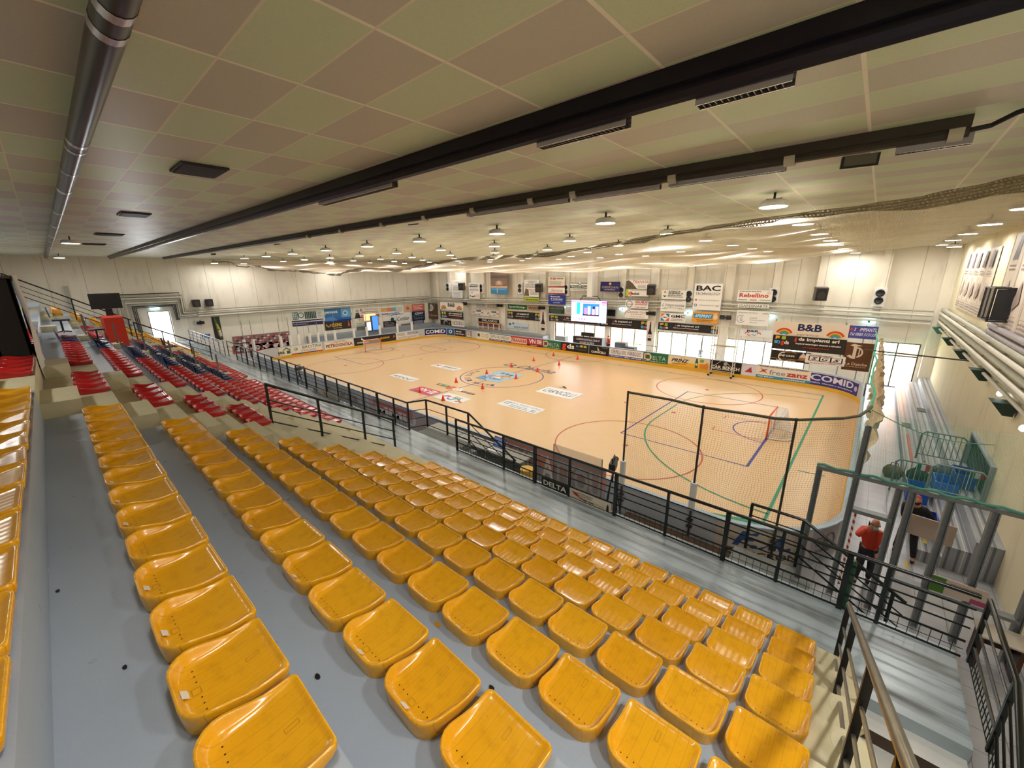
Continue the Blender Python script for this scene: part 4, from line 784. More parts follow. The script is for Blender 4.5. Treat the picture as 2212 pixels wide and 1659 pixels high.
fs('white Centro Fisioterapico Apuano sign with a round drawing', (1592, 669), (1659, 706), W_, [('a', .16, .42, .24, .27, 60, 330, '#6A6A6E'), ('t', 'G', .16, .42, .08, .3, '#6A6A6E', ''), ('t', 'Centro', .54, .52, .22, .1, '#6A6A6E', ''), ('t', 'Fisioterapico', .66, .36, .46, .1, '#6A6A6E', ''), ('t', 'Apuano', .56, .2, .26, .1, '#6A6A6E', ''), ('t', 'Giannetti Andrea', .34, .86, .6, .09, '#6A7A6C', ''), ('a', .84, .78, .06, .1, 0, 180, '#9A9A9E'), ('a', .92, .78, .06, .1, 0, 180, '#9A9A9E')], y=YF - 0.70)
# bottle banners on the columns
def bottle(label, tl, br, y, col='#2A1D1C'):
    return fs(label, tl, br, '#D8D0C6', [('p', [(.25, .06), (.75, .06), (.78, .42), (.62, .6), (.6, .9), (.4, .9), (.38, .6), (.22, .42)], col), ('r', .4, .84, .6, .96, '#B83028'), ('r', .25, .18, .75, .36, '#E2D4BC'), ('c', .5, .27, .04, '#B88A5A')], y=y)
bottle('wine bottle banner on the column left of the glass doors', (1166, 671), (1180, 717), YF - 0.4)
bottle('dark wine bottle banner on the column between door groups', (1398, 692), (1410, 740), YF - 0.70)
# the banners tied to the net at the right end of the rink
YN = RY1 + 0.02
def nb(label, tl, br, bg, els, y=YN, **k): return fs(label, tl, br, bg, els, y=y, **k)
nb('big white B&B service banner with two rainbows, top of the stack', (1673, 693), (1832, 736), '#E3D3C0', [('t', 'B&B', .5, .66, .32, .5, '#1E2A5E'), ('t', 'service', .48, .16, .3, .16, '#9A8A80', 'i')] + rainbow(.16, .0, .56, 25, 155) + rainbow(.84, .0, .56, 25, 155), y=YN)
nb('big black gds impianti banner below the B&B service banner', (1670, 722), (1824, 768), GB, [('r', .04, .72, .1, .95, '#E2A72E'), ('r', .06, .68, .1, .78, '#2C2624'), ('r', .13, .72, .19, .95, '#A5B83A'), ('r', .03, .42, .08, .62, '#4FA3CF'), ('a', .09, .5, .06, .12, -90, 90, '#4FA3CF'), ('t', 'g', .15, .46, .04, .32, '#D8402C'), ('t', 'ds', .21, .52, .07, .26, W_), ('t', 'g', .33, .76, .035, .28, '#D8402C'), ('t', 'ds impianti srl', .64, .8, .54, .28, W_), ('t', 'Impianti tecnologici elettrici e idraulici', .64, .5, .6, .14, W_), ('t', 'www.gdsimpianti.com', .62, .27, .36, .09, '#C8402C')], y=YN - 0.05)
nb('black CHE CASA banner with a swoosh', (1667, 754), (1748, 787), '#241E1B', [('a', .33, .45, .34, .42, 80, 250, W_), ('t', 'CHE CASA', .4, .55, .42, .18, W_, 'bi'), ('p', [(.2, .84), (.35, 1), (.5, .9), (.6, 1), (.68, .82), (.4, .86)], '#8A6A3C'), ('r', .0, .22, 1, .25, '#C8943C'), ('t', 'La tua casa in buone mani', .4, .1, .5, .1, W_), ('r', .62, .3, .63, .9, '#5A4A44'), ('p', [(.74, .6), (.82, .95), (.92, .6), (.92, .35), (.74, .35)], '#C9BDB2'), ('p', [(.7, .3), (.96, .3), (.9, .5), (.76, .5)], '#A8684A')], y=YN - 0.1)
nb('white SGS banner with three boxed letters', (1741, 763), (1824, 793), '#E8DDD8', [('r', .08, .28, .94, .8, '#1E1B3A')] + [('r', .11 + i * .28, .34, .35 + i * .28, .76, '#EFE8E2') for i in range(3)] + [('t', c, .23 + i * .28, .55, .17, .3, '#1E1B2A', 'bi') for i, c in enumerate('SGS')] + [('t', 'GESTIONE SERVIZI', .38, .9, .6, .1, K), ('t', 'VIAREGGIO', .78, .18, .34, .08, '#1E1B3A'), ('l', .1, .02, .8, .14, 1, '#C86A8A')], y=YN - 0.14)
nb('violet blue IMPIANTI banner hanging over the brown one', (1836, 702), (1893, 735), '#4A4C98', [('t', '2', .2, .72, .07, .26, W_, 'bi'), ('r', .02, .62, .14, .8, '#B83A5A'), ('t', 'IMPIANTI', .66, .72, .58, .28, '#D9D2E8', 'bi'), ('t', 'Tel 0583 513133', .5, .34, .9, .24, '#D9D2E8', 'bi')], y=YN)
nb('brown La Datcha banner with a gothic letter at the rink corner', (1828, 738), (1877, 805), '#5C3A22', [('r', .3, .42, .42, .9, '#D9C3AE'), ('a', .42, .66, .14, .19, -80, 95, '#D9C3AE'), ('p', [(.1, .5), (.3, .42), (.34, .5), (.2, .56)], '#D9C3AE'), ('p', [(.15, .9), (.3, .96), (.6, .9), (.3, .86)], '#D9C3AE'), ('r', .5, .5, .54, .84, '#D9C3AE'), ('t', 'La Datcha', .5, .24, .8, .1, '#C9AE96'), ('l', .1, .1, .9, .18, 1, '#A8866A'), ('r', .1, .32, .9, .325, '#8A6A4E')], y=YN - 0.03)
nb('freezanz board with a red mosquito above a blue web strip', (1636, 785), (1749, 830), '#E5DAD0', [('r', 0, 0, 1, .2, '#2C8ABE'), ('t', '0587 606434', .18, .1, .3, .09, W_), ('t', 'www.freezanz.it', .72, .1, .4, .12, W_), ('t', 'free', .4, .48, .3, .34, '#5E7A96', ''), ('t', 'zanz', .76, .44, .38, .26, '#B83A34'), ('t', 'SISTEMI ANTIZANZARE DA ESTERNO', .5, .88, .9, .09, K), ('p', [(.03, .34), (.12, .56), (.06, .72), (.14, .62), (.22, .7), (.16, .54), (.22, .36), (.13, .48)], '#A83A30')], y=RY1 - 0.02, name='ad_board', cat='ad board')
# boards of the far side, left to right (picture columns give their ends)
def fb(label, u0, u1, bg, els):
    y = RY1 - 0.012; a = px(u0, 730 + (u0 - 1000) * .125, y=y).x; b_ = px(u1, 730 + (u1 - 1000) * .125, y=y).x
    return sign('ad_board', label, 'ad board', (a, y, 0.25), (b_, y, 1.03), bg, els, thick=0.012)
fb('white and green BCC board at the far left corner', 963, 980, '#E4E6DC', [('a', .2, .6, .1, .2, 0, 360, '#2F6A4A'), ('t', 'BCC', .64, .58, .52, .36, '#3A4A42', ''), ('l', .3, .2, .9, .36, 1, '#6E7A72')])
fb('dark purple board right of the BCC board', 982, 1006, '#2B2133', [('t', 'Bertuola', .4, .68, .5, .22, W_), ('t', 'LegnoEdegno', .5, .32, .8, .22, W_)])
fb('grey board with an oval mark beside the dark purple one', 1007, 1020, '#9A8F8C', [('a', .4, .5, .2, .34, 0, 360, '#D9D2CE'), ('l', .1, .05, .9, .25, 1, W_)])
fb('cream board with three round emblems', 1030, 1057, '#E0DBCB', [('c', .17, .56, .26, '#3A3230'), ('a', .17, .56, .16, .2, 0, 360, '#8A7A6A'), ('a', .5, .56, .2, .25, 0, 360, '#9AA6A0'), ('a', .83, .56, .2, .25, 0, 360, '#5A4E46')])
fb('white CERPELLI SRL VIAREGGIO board on the left half', 1057, 1103, W_, [('r', 0, 0, 1, .25, '#2E3470'), ('r', 0, .93, 1, 1, '#2A2630'), ('t', 'CERPELLI SRL VIAREGGIO', .5, .6, .94, .4, '#2A2630', ''), ('t', 'VIA AURELIA NORD - 0584 38 38 38', .5, .13, .9, .12, W_)])
fb('red and white TRANVIA board', 1103, 1138, '#D9C8BC', [('r', 0, .78, 1, 1, '#B83A30'), ('t', 'TRANVIA', .5, .46, .92, .42, '#B83A30', 'bi'), ('r', 0, 0, 1, .1, '#B83A30')])
fb('crimson VNE board on the far boards', 1138, 1172, '#B0263E', [('t', 'VN', .35, .6, .42, .56, '#F0E4E4')] + [('r', .64, .36 + i * .18, .94, .47 + i * .18, '#F0E4E4') for i in range(3)] + [('r', 0, 0, 1, .2, '#5A1626'), ('t', 'SERVIZI', .45, .1, .4, .1, W_)])
DL = [('a', .2, .55, .0, .36, 0, 360, '#E4DAD2'), ('r', .04, .24, .2, .86, '#E4DAD2'), ('r', .08, .32, .28, .78, '#B84A34'), ('r', .12, .38, .25, .72, '#1E6A44'), ('t', 'ELTA', .66, .5, .52, .4, '#BFD2C4', ''), ('l', .04, .06, .96, .2, 1, '#BFD2C4')]
fb('green DELTA board beside the red VNE board', 1172, 1211, '#2A6A48', DL)
fb('black gds board with a large red g', 1211, 1271, '#241F1D', [('t', 'g', .13, .42, .15, .76, '#D8452E'), ('t', 'ds', .37, .58, .26, .56, W_), ('r', .57, .6, .62, .84, '#4FA3CF'), ('a', .64, .68, .06, .12, -90, 90, '#4FA3CF'), ('r', .7, .62, .8, .86, '#E2A72E'), ('r', .83, .6, .93, .86, '#A5B83A'), ('t', 'impianti', .74, .34, .38, .2, '#7A7472', '')])
fb('black CARNICELLI board with a white runner mark', 1272, 1315, '#241F1D', [('p', [(.38, .92), (.46, .8), (.52, .55), (.58, .5), (.42, .55), (.46, .68)], W_), ('t', 'CARNICELLI', .48, .32, .72, .24, W_), ('l', .65, .8, .98, .92, 1, '#8A8480')])
fb('white CERPELLI SRL VIAREGGIO board over a blue strip on the right half', 1316, 1388, '#EAE6EA', [('r', 0, .0, 1, .26, '#34479A'), ('r', 0, .97, 1, 1, '#26242A'), ('t', 'CERPELLI SRL VIAREGGIO', .5, .62, .9, .42, '#24222A', ''), ('t', 'VIA AURELIA N. 1 - MASSA - 0585 25.52.50', .5, .14, .92, .12, W_)])
fb('green DELTA board left of the yellow PRINZ board', 1389, 1442, '#2A6A48', DL)
fb('cream and yellow PRINZ board with a bottle picture', 1443, 1531, '#E6D8B8', [('p', [(0, 0), (1, 0), (1, .5), (.3, .38), (0, .12)], '#E0AE3A'), ('t', 'PRINZ', .3, .56, .44, .36, '#2A2450', 'bi'), ('t', 'BERGAMO & FIGLI', .28, .24, .34, .08, '#5A4420'), ('p', [(.67, .06), (.74, .06), (.74, .6), (.72, .95), (.69, .95), (.67, .6)], '#3A5A3A'), ('r', .68, .3, .73, .5, '#E0D2A0'), ('r', .78, .05, .98, .5, '#D8842C'), ('r', .78, .62, .87, .92, '#7E9A4A'), ('p', [(.9, .52), (.97, .66), (.96, .52)], '#C8402C'), ('p', [(.3, .82), (.33, .92), (.36, .84), (.39, .92), (.42, .82)], '#C8A03A')])
fb('black CAR BENCH board behind the folding tower', 1532, 1600, '#221D1B', [('t', 'CAR BENCH', .5, .42, .9, .3, W_, 'b'), ('c', .5, .78, .16, '#B8AEA6'), ('a', .5, .78, .1, .13, 0, 360, '#8A7A6E'), ('r', .3, .2, .7, .23, '#7A3A24')])
fb('small white board with a red shape right of the CAR BENCH board', 1601, 1634, '#D8D6E0', [('p', [(.2, .3), (.6, .8), (.7, .3)], '#A83A4A')])
# boards of the left end
def lb(label, u0, u1, bg, els):
    x = RX0 + 0.012
    def yy(u): return px(u, 770 - (u - 620) * .14, x=x).y
    return sign('ad_board', label, 'ad board', (x, yy(u0), 0.25), (x, yy(u1), 1.03), bg, els, thick=0.012)
lb('white Filcasa board with a green house mark', 578, 630, '#E2DDD0', [('r', 0, 0, .04, 1, '#B83A30'), ('t', 'Filcasa', .42, .45, .62, .4, '#2E2A2A', 'b'), ('r', .82, .2, .97, .55, '#2A5A3C'), ('p', [(.66, .62), (.82, .95), (1, .62), (.96, .55), (.82, .82), (.7, .6)], '#2A5A3C'), ('l', .3, .08, .8, .18, 1, '#8A8478')])
lb('white BROTINI board with a round green mark', 631, 697, '#E6E1DA', [('t', 'BROTINI', .66, .72, .6, .34, '#3A3A40', ''), ('c', .14, .6, .22, '#C9D6C9'), ('a', .14, .6, .19, .22, 0, 360, '#6A8A78'), ('p', [(.1, .5), (.18, .72), (.2, .56)], '#4A8A5C'), ('l', .28, .22, .9, .44, 2, '#8A8688'), ('r', .0, 0, .2, .12, '#B83A30'), ('r', .2, 0, .4, .12, '#2E3A7A'), ('r', .4, 0, .6, .12, '#B83A30'), ('r', .6, 0, .8, .12, '#2E3A7A'), ('r', .8, 0, 1, .12, '#B83A30')])
lb('cream PETROGNOLA board left of the distant goal', 703, 765, '#E6DDCE', [('t', 'PETROGNOLA', .5, .42, .92, .4, '#7A2A26', 'b'), ('r', .2, .76, .8, .79, '#8A3A34'), ('l', .3, .84, .8, .94, 1, '#8A6A60')])
lb('black board with CARNICELLI and ELKING behind the far goal', 766, 856, '#2A2320', [('p', [(.17, .95), (.21, .7), (.24, .6), (.16, .65)], W_), ('t', 'CARNICELLI', .19, .32, .26, .2, W_), ('a', .52, .6, .14, .24, 180, 360, '#A8842C'), ('t', 'ELKING', .72, .55, .24, .26, '#E0B82E', 'bi'), ('p', [(.92, .4), (.95, .85), (.98, .5)], '#B85A2A')])
lb('white notice board printed with two blocks of text', 857, 904, '#E4E0DA', [('l', .04, .5, .45, .9, 3, '#4A4644'), ('r', .5, .55, .98, .92, '#5A6AA0'), ('l', .52, .58, .96, .9, 2, W_), ('l', .04, .08, .96, .4, 2, '#8A8684')])
# end wall banners
ls('white banner with blue squares and a row of dark suited figures', (628, 674), (699, 693), '#DEDBD6', [('r', .03, .3, .2, .95, '#2A2C50')] + [('r', .045 + i * .05, .38 + j * .19, .08 + i * .05, .5 + j * .19, '#DEDBD6') for i in range(3) for j in range(3)] + [('a', .29, .66, .2, .26, 0, 360, '#3A3C48'), ('t', 'LE PERSONE DI PUR', .3, .12, .52, .14, '#34343E')] + [('r', .41 + i * .055, .3, .45 + i * .055, .95, '#26262E') for i in range(7)] + [('l', .84, .3, .97, .9, 4, '#9A989A')])
ls('dark blue strip below the suited figures banner', (630, 693), (699, 700), '#2E2A4A', [('r', 0, .6, 1, .8, '#C9C6D0'), ('l', .02, .1, .5, .5, 1, '#8A88A0')])
ls('bright blue pennont banner on the end wall', (699, 667), (760, 692), '#2C5FA0', [('t', 'pennont', .25, .7, .48, .26, W_), ('r', .62, .3, .98, .95, '#6A9ACB'), ('c', .78, .6, .2, '#B9D2E8'), ('c', .78, .6, .1, '#3C6AA8'), ('p', [(0, 0), (.5, 0), (.3, .4), (0, .3)], '#4A80B8'), ('r', 0, .0, 1, .08, '#1E3A78')])
ls('black ELKING banner with a gold shield', (700, 693), (760, 709), '#332A26', [('a', .14, .6, .14, .3, 170, 370, '#A8803C'), ('t', 'ELKING', .45, .5, .38, .34, '#E0B82E', 'bi'), ('l', .3, .1, .7, .25, 1, '#A89A8A'), ('p', [(.86, .2), (.9, .9), (.96, .3)], '#C8602A')])
ls('white banner with a bust portrait and red script', (762, 666), (820, 684), '#E6DED2', [('c', .14, .72, .16, '#C89A84'), ('p', [(.03, 0), (.26, 0), (.2, .55), (.08, .55)], '#34303A'), ('t', 'R', .31, .78, .1, .3, '#B8302C'), ('t', 'Primi di Classe', .7, .82, .54, .2, '#A8605A', 'i'), ('r', .3, .55, .95, .6, '#5A2A2A'), ('l', .32, .36, .95, .5, 1, '#C88A80'), ('r', .28, .0, 1, .26, '#B83A34'), ('t', 'RISTORANTE BAR', .62, .13, .6, .14, W_)])
ls('cream banner with small gold monogram under the portrait banner', (764, 686), (801, 703), '#DDD8C2', [('t', 'NJ', .45, .7, .3, .26, '#8A8A5C', ''), ('t', 'rempi', .3, .32, .4, .18, '#6A8A5C', 'i'), ('l', .1, .05, .9, .2, 1, '#A8A48A')])
ls('pastel stripes banner right of the portrait banner', (820, 664), (871, 679), '#E8E2DC', [('r', .02, .45, .3, .92, '#D8A060'), ('r', .3, .45, .52, .92, '#D87A60'), ('r', .52, .45, .7, .92, '#78A8B0'), ('r', .72, .3, .98, .95, '#CFC9C2'), ('t', 'MARMOVANZELA', .45, .2, .8, .22, '#4A5AA0')])
ls('white Cetilar banner with a dotted ring', (837, 680), (889, 696), '#E8E4DE', [('c', .18, .5, .2, '#1E4A44')] + [('c', .18 + .11 * math.cos(k * PI / 5), .5 + .38 * math.sin(k * PI / 5), .045, '#5A6A60') for k in range(10)] + [('t', 'Cetilar', .66, .5, .56, .42, '#2E2E34', 'i')])
ls('red and peach banner high at the end of the wall', (871, 658), (918, 671), '#D8A890', [('r', .38, 0, 1, 1, '#D05A4A'), ('l', .44, .2, .9, .85, 3, '#F0D8D0'), ('c', .18, .5, .25, '#C8503C')])
ls('navy AZIMUT banner on the end wall', (889, 673), (919, 691), '#20283E', [('t', 'AZIMUT', .55, .76, .68, .24, '#C9D2DC'), ('r', .05, .5, .95, .53, '#8A94A4'), ('l', .1, .08, .9, .4, 3, '#7A8494')])
ls('blotchy grey poster under the AZIMUT banner', (891, 691), (917, 702), '#54586E', [('l', .1, .1, .9, .9, 4, '#B8B8C4')])
fs('brown La Datcha banner with a white gothic letter at the far left corner', (922, 654), (947, 690), '#5A4230', [('r', .32, .5, .42, .92, W_), ('a', .42, .71, .13, .19, -80, 95, W_), ('p', [(.1, .56), (.32, .5), (.36, .58)], W_), ('r', .5, .56, .54, .86, W_), ('t', 'La Datcha', .5, .24, .82, .1, '#C9A08A'), ('l', .2, .1, .8, .16, 1, '#9A806A')], y=YF - 0.70)
fs('white B&B banner with rainbows at the far left corner', (950, 652), (1001, 672), '#E6DCCE', [('t', 'B&B', .5, .68, .3, .5, '#1E1E2A')] + rainbow(.16, .0, .6, 10, 170) + rainbow(.84, .0, .6, 10, 170), y=RY1 + 0.4)
fs('black gds banner at the far left corner', (951, 671), (1001, 691), GB, [('r', .06, .55, .14, .92, '#E2A72E'), ('r', .17, .55, .25, .92, '#A5B83A'), ('r', .06, .1, .14, .45, '#4FA3CF'), ('t', 'gds', .22, .28, .12, .3, '#D8BDB2'), ('t', 'gds impianti srl', .66, .74, .56, .28, W_), ('r', .38, .42, .96, .52, '#C9C0BA'), ('r', .5, .15, .88, .22, '#A83A2A')], y=RY1 + 0.4)
fs('black swoosh banner at the far left corner', (951, 690), (975, 704), '#241D1B', [('a', .5, .35, .5, .62, 30, 200, W_), ('c', .85, .4, .2, '#A8705A')], y=RY1 + 0.4)
fs('white SGS banner at the far left corner', (975, 690), (1003, 707), '#E6DED8', [('r', .08, .25, .94, .8, '#1E1B2A')] + [('r', .11 + i * .28, .32, .35 + i * .28, .74, '#EFE8E2') for i in range(3)] + [('t', c, .23 + i * .28, .53, .15, .3, '#1E1B2A', 'b') for i, c in enumerate('SGS')], y=RY1 + 0.38)
ls('tall dark poster of a tilted champagne bottle', (455, 684), (484, 734), '#2A231E', [('p', [(.25, .98), (.42, .98), (.95, .3), (1, .1), (.7, .05), (.45, .2)], '#5A5A3A'), ('p', [(.42, .72), (.66, .68), (.86, .45), (.52, .48)], '#B9B83A'), ('p', [(.55, .4), (.86, .45), (.95, .18), (.66, .14)], '#D2C7B0')])
ls('small blue notice beside the champagne poster', (435, 722), (456, 730), '#2C5A9A', [('l', .1, .1, .9, .9, 3, '#C9D2E2')])
ls('photo collage wall of many small pictures low on the end wall', (500, 727), (630, 747), '#8A6A66', [('r', (i * 37 % 100) / 104, (i * 61 % 90) / 100, (i * 37 % 100) / 104 + .035, (i * 61 % 90) / 100 + .09, ('#B83A34', '#D8D0CC', '#3A3A4E', '#C98A7A')[i % 4]) for i in range(90)])
ls('red and white strip below the photo collage', (500, 748), (628, 754), '#B5503E', [('c', .1 + .16 * i, .5, .3, '#D8C8BE') for i in range(6)])
for k, (a, b_, t) in enumerate((((770, 706), (801, 722), 'grey smudged mural panel left of the lit machines'), ((827, 694), (857, 712), 'dark patterned mural panel right of the lit machines'), ((866, 700), (888, 714), 'brown empty notice board near the far corner'))):
    ls(t, a, b_, ('#6F7672', '#4A4448', '#6A5F5C')[k], [('l', .1, .1, .9, .9, 5, ('#8E948E', '#8A8284', '#6F6460')[k])])
for x0, y0, h in ((px(951, 680, y=RY1 + .45).x + .1, RY1 + .46, 4.4), (px(1001, 680, y=RY1 + .45).x - .1, RY1 + .46, 4.4), (px(1676, 700, y=RY1 + .1).x, RY1 + .081, 4.2), (px(1829, 700, y=RY1 + .1).x, RY1 + .081, 4.2), (px(1868, 720, y=RY1 + .1).x, RY1 + .081, 4.1)):
    o = mb(M_GALV).tube([(x0, y0, 0), (x0, y0, h)], .03, 6).build('banner_pole'); tag(o, 'thin steel pole behind the banner stack at the %s corner of the rink' % ('far left' if x0 < -10 else 'right'), 'pole', 'poles behind the banner stacks %s' % ('left' if x0 < -10 else 'right'))
# giant score screen and its mount
o = fs('huge bright screen showing a team picture, hanging before the far wall', (1235, 648), (1309, 699), mat('screen_back', '#2A2A30', 0.5), [], y=33.0, name='video_screen', cat='screen', thick=0.18)
a = px(1235, 648, y=32.99); b_ = px(1309, 699, y=32.99); w, h = b_.x - a.x, a.z - b_.z
def scr(els, nm, e):
    q = MB(); 
    for el in els:
        q.use(mat('screen_' + el[-1][1:], el[-1], 0.5, emit=e)); x0, y0, x1, y1 = el[:4]
        q.add([(a.x + w * u, 32.985 - 0.002 * el[4], b_.z + h * v) for u, v in ((x0, y0), (x1, y0), (x1, y1), (x0, y1))], [(0, 1, 2, 3)])
    return q.build(nm, o)
scr([(0, 0, 1, 1, 0, '#D8B8F0')], 'lit_background', 1.3)
scr([(.0, .1 * i, .13, .1 * i + .07, 1, c) for i, c in zip(range(0, 10), ('#F0E0FF', '#D0C0F0', '#F8E8FF', '#C0A8E8', '#F0E0FF', '#D0C0F0', '#F8E8FF', '#C0B8E8', '#F0E0FF', '#FF90C8'))] + [(.86, .1 * i, 1, .1 * i + .07, 1, c) for i, c in zip(range(0, 10), ('#F0E0FF', '#D0C0F0', '#F8E8FF', '#F0C0E8', '#F0E0FF', '#D0C0F0', '#90D8D0', '#C0B8E8', '#F090C8', '#FF60A8'))], 'side_columns', 1.2)
scr([(.34, .3, .8, .86, 2, '#2478C8'), (.34, .3, .8, .38, 3, '#18203C'), (.38, .36, .46, .66, 4, '#D87AA0'), (.48, .36, .56, .74, 4, '#F0B8B8'), (.6, .36, .68, .62, 4, '#E8A0A8'), (.7, .36, .78, .74, 4, '#F0B0A8'), (.62, .64, .68, .74, 4, '#30203C'), (.16, .35, .26, .9, 2, '#20D0B8'), (.15, .22, .84, .28, 2, '#A8D0F0'), (.14, .06, .5, .2, 2, '#F4ECFF'), (.22, .08, .26, .18, 3, '#9078C8'), (.3, .08, .34, .18, 3, '#9078C8'), (.38, .08, .42, .18, 3, '#9078C8'), (.52, .08, .84, .12, 2, '#F8F0FF'), (.14, .9, .7, .95, 2, '#F080C0')], 'picture', 1.2)
mb(M_WHITE).box((a.x + b_.x) / 2 - 0.25, 33.02, 5.1, (a.x + b_.x) / 2 + 0.25, 33.4, ZT - 0.01).build('ceiling_arm', o)
mb(M_BLACK).tube([(a.x + 0.8, 33.2, a.z), (a.x + 1.1, 33.2, a.z + 0.4), (b_.x - 1.1, 33.2, a.z + 0.4), (b_.x - 0.8, 33.2, a.z)], 0.04, 6).build('bracket', o)
o = fs('switched off black television right of the huge screen', (1309, 668), (1329, 684), M_BLACKP, [], y=YF - 0.2, name='television', cat='television')
# lit exit signs
for k, (u, v) in enumerate(((1225, 664), (1344, 668), (1486, 676), (1661, 684), (1877, 695))):
    p = px(u, v, y=YF - 0.3); o = mb(mat('exit_green', '#BDEFFF', 0.5, emit=2.5)).box(p.x - .3, p.y, p.z - .09, p.x + .3, YF - .002, p.z + .09).build('exit_light'); tag(o, 'pale glowing exit light on the far wall, %s from the left' % ORD[k + 1], 'exit light', 'exit lights')
    mb(pm('#4A9A8A')).box(p.x - .06, p.y - .006, p.z - .06, p.x + .06, p.y - .001, p.z + .06).build('pictogram', o)
p = px(334, 666, x=XL + .1); o = mb(MATS['exit_green']).box(p.x - .02, p.y - .3, p.z - .09, p.x + .03, p.y + .3, p.z + .09).build('exit_light'); tag(o, 'pale glowing exit light above the bright end door', 'exit light')
# right wall: tall portrait posters
m_ = XR - 0.05
def rp(label, y0, y1, z0, z1, n, dark):
    els = []
    for i in range(n):
        x = i / n
        els += [('r', x + .002, .0, x + .012, 1, '#A89888'), ('p', [(x + .3 / n, .72), (x + .5 / n, .97), (x + .72 / n, .95), (x + .7 / n, .72)], dark), ('l', x + .2 / n, .6, x + .85 / n, .68, 2, '#8A7E78'), ('p', [(x + .25 / n, .28), (x + .6 / n, .52), (x + .75 / n, .3), (x + .4 / n, .22)], '#A8968C'), ('l', x + .1 / n, .02, x + .95 / n, .14, 3, '#9A8A88'), ('r', x + .15 / n, .16, x + .8 / n, .165, '#B88A84')]
    return sign('poster', label, 'poster', (m_, y1, z0), (m_, y0, z1), '#E3D6C6', els, thick=0.02)
rp('row of five sepia portrait posters on the right wall', 23.6, 31.2, 5.35, 8.0, 5, '#7A7078')
rp('nearer pair of grey portrait posters behind the barred cabinet', 16.5, 21.7, 5.3, 8.3, 3, '#6A6A78')
# ================================================================ pipes round the hall
m = MB()
def pipe_run(label, pts, r, mt, n=10, br=None):
    o = mb(mt).tube(pts, r, n).build('pipe', smooth=True, sharp=50); tag(o, label, 'pipe', None); return o
yp = YF - 0.5
for k, (z0, z1, r) in enumerate(((4.30, 5.15, .05), (4.06, 4.9, .07), (3.85, 4.63, .08), (3.72, 4.42, .055))):
    zz = lambda x: z1 - (z1 - z0) * min(1, max(0, (-11 - x) / 33)) if x < -11 else z1 - (0.3 * min(1, (x + 11) / 14))
    pts = [(x, yp - 0.01 * k, zz(x)) for x in (-44.2, -38, -30, -22, -11, -4, 2.65)]
    o = pipe_run('long pale pipe along the far wall, %s from the top' % ORD[k + 1], pts, r, M_PIPEW if k % 2 else M_PIPE)
    mm = mb(M_PIPE)
    for x in (-41, -35, -29, -23, -17, -11, -5, 0.5): mm.box(x - .03, yp + r * .8, zz(x) - .02, x + .03, YF - 0.36, zz(x) + .02)
    mm.build('bracket', o)
for k, (za, zb, r) in enumerate(((4.36, 4.46, .05), (4.2, 4.32, .06), (4.02, 4.15, .07), (3.82, 3.93, .07))):
    o = pipe_run('long pale pipe along the end wall, %s from the top' % ORD[k + 1], [(XL + .25 + .02 * k, 8.6, za), (XL + .25 + .02 * k, 34.0, zb)], r, M_PIPEW if k % 2 else M_PIPE)
    mm = mb(M_PIPE)
    for y in (10, 14, 18, 22, 26, 30, 33): mm.box(XL + .001, y - .03, za - .02, XL + .22, y + .03, za + .02)
    mm.build('bracket', o)
# stepped loops of pipe over the end door
for k in range(6):
    zt = 5.85 - .17 * k; yl = 3.25 + .21 * k; yr = 7.65 + .12 * (1 if k else 0) - .0 * k; mt = M_BLACK if k == 0 else (M_PIPEW, M_PIPE)[k % 2]; zr = 4.42 - .12 * k; x = XL + .16 + .012 * k; zl = 4.25 - .05 * k
    yr = 7.9 - .13 * k if k else 7.6
    if k == 0: pts = [(x, -1.5, 4.1), (x, 3.25, 4.2), (x, 3.25, zt), (x, 7.6, zt + .03), (x, 7.6, 4.0)]
    else: pts = [(x, 1.2 + .1 * k, 4.05 - .13 * k), (x, yl, 4.1 - .13 * k), (x, yl, zt), (x, yr, zt), (x, yr, zr), (x, 8.55, zr)]
    pipe_run('stepped pipe looping over the bright end door, %s from the outside' % ORD[k + 1], pts, (.04, .06, .075, .05, .075, .06)[k], mt)
for k in range(3):
    x = XL + .15 + .015 * k; pipe_run('dark inner pipe loop framing the bright end door, %s from the outside' % ORD[k + 1], [(x, 4.5 + .1 * k, 2.6), (x, 4.45 + .1 * k, 4.98 - .1 * k), (x, 7.2 - .1 * k, 5.0 - .1 * k), (x, 7.25 - .1 * k, 3.6)], .045, mat('dark_pipe', '#3E3B38', .5))
o = mb(M_PIPE).box(XL + .001, 1.0, 4.4, XL + .2, 1.25, 6.6).build('wall_duct'); tag(o, 'grey vertical duct on the end wall left of the pipe loops', 'duct')
# right wall pipes with pale brackets
for k, (x, z, r) in enumerate(((3.0, 5.0, .09), (2.95, 4.78, .08), (3.0, 4.55, .1), (2.95, 4.32, .07), (3.05, 4.12, .06), (3.0, 3.95, .05))):
    o = pipe_run('long pipe along the right wall, %s from the top' % ORD[k + 1], [(x, 8.5, z), (x, 33.9, z + (.0 if k else .0))], r, (M_PIPE, M_PIPEW)[k % 2])
    mm = mb(M_PIPEW)
    for i in range(9): mm.box(x + .02, 10 + 2.7 * i, z - .025, XR - .001, 10.08 + 2.7 * i, z + .025)
    mm.build('bracket', o)
for k in range(2): pipe_run('short upper pipe pair on the right wall near the cabinet, %s one' % ('upper', 'lower')[k], [(3.05, 10, 5.35 - .2 * k), (3.05, 20.8, 5.35 - .2 * k), (3.1, 21.3, 5.35 - .2 * k)], .085, mat('lilac_pipe', '#9A9298', .5, noise=.2))
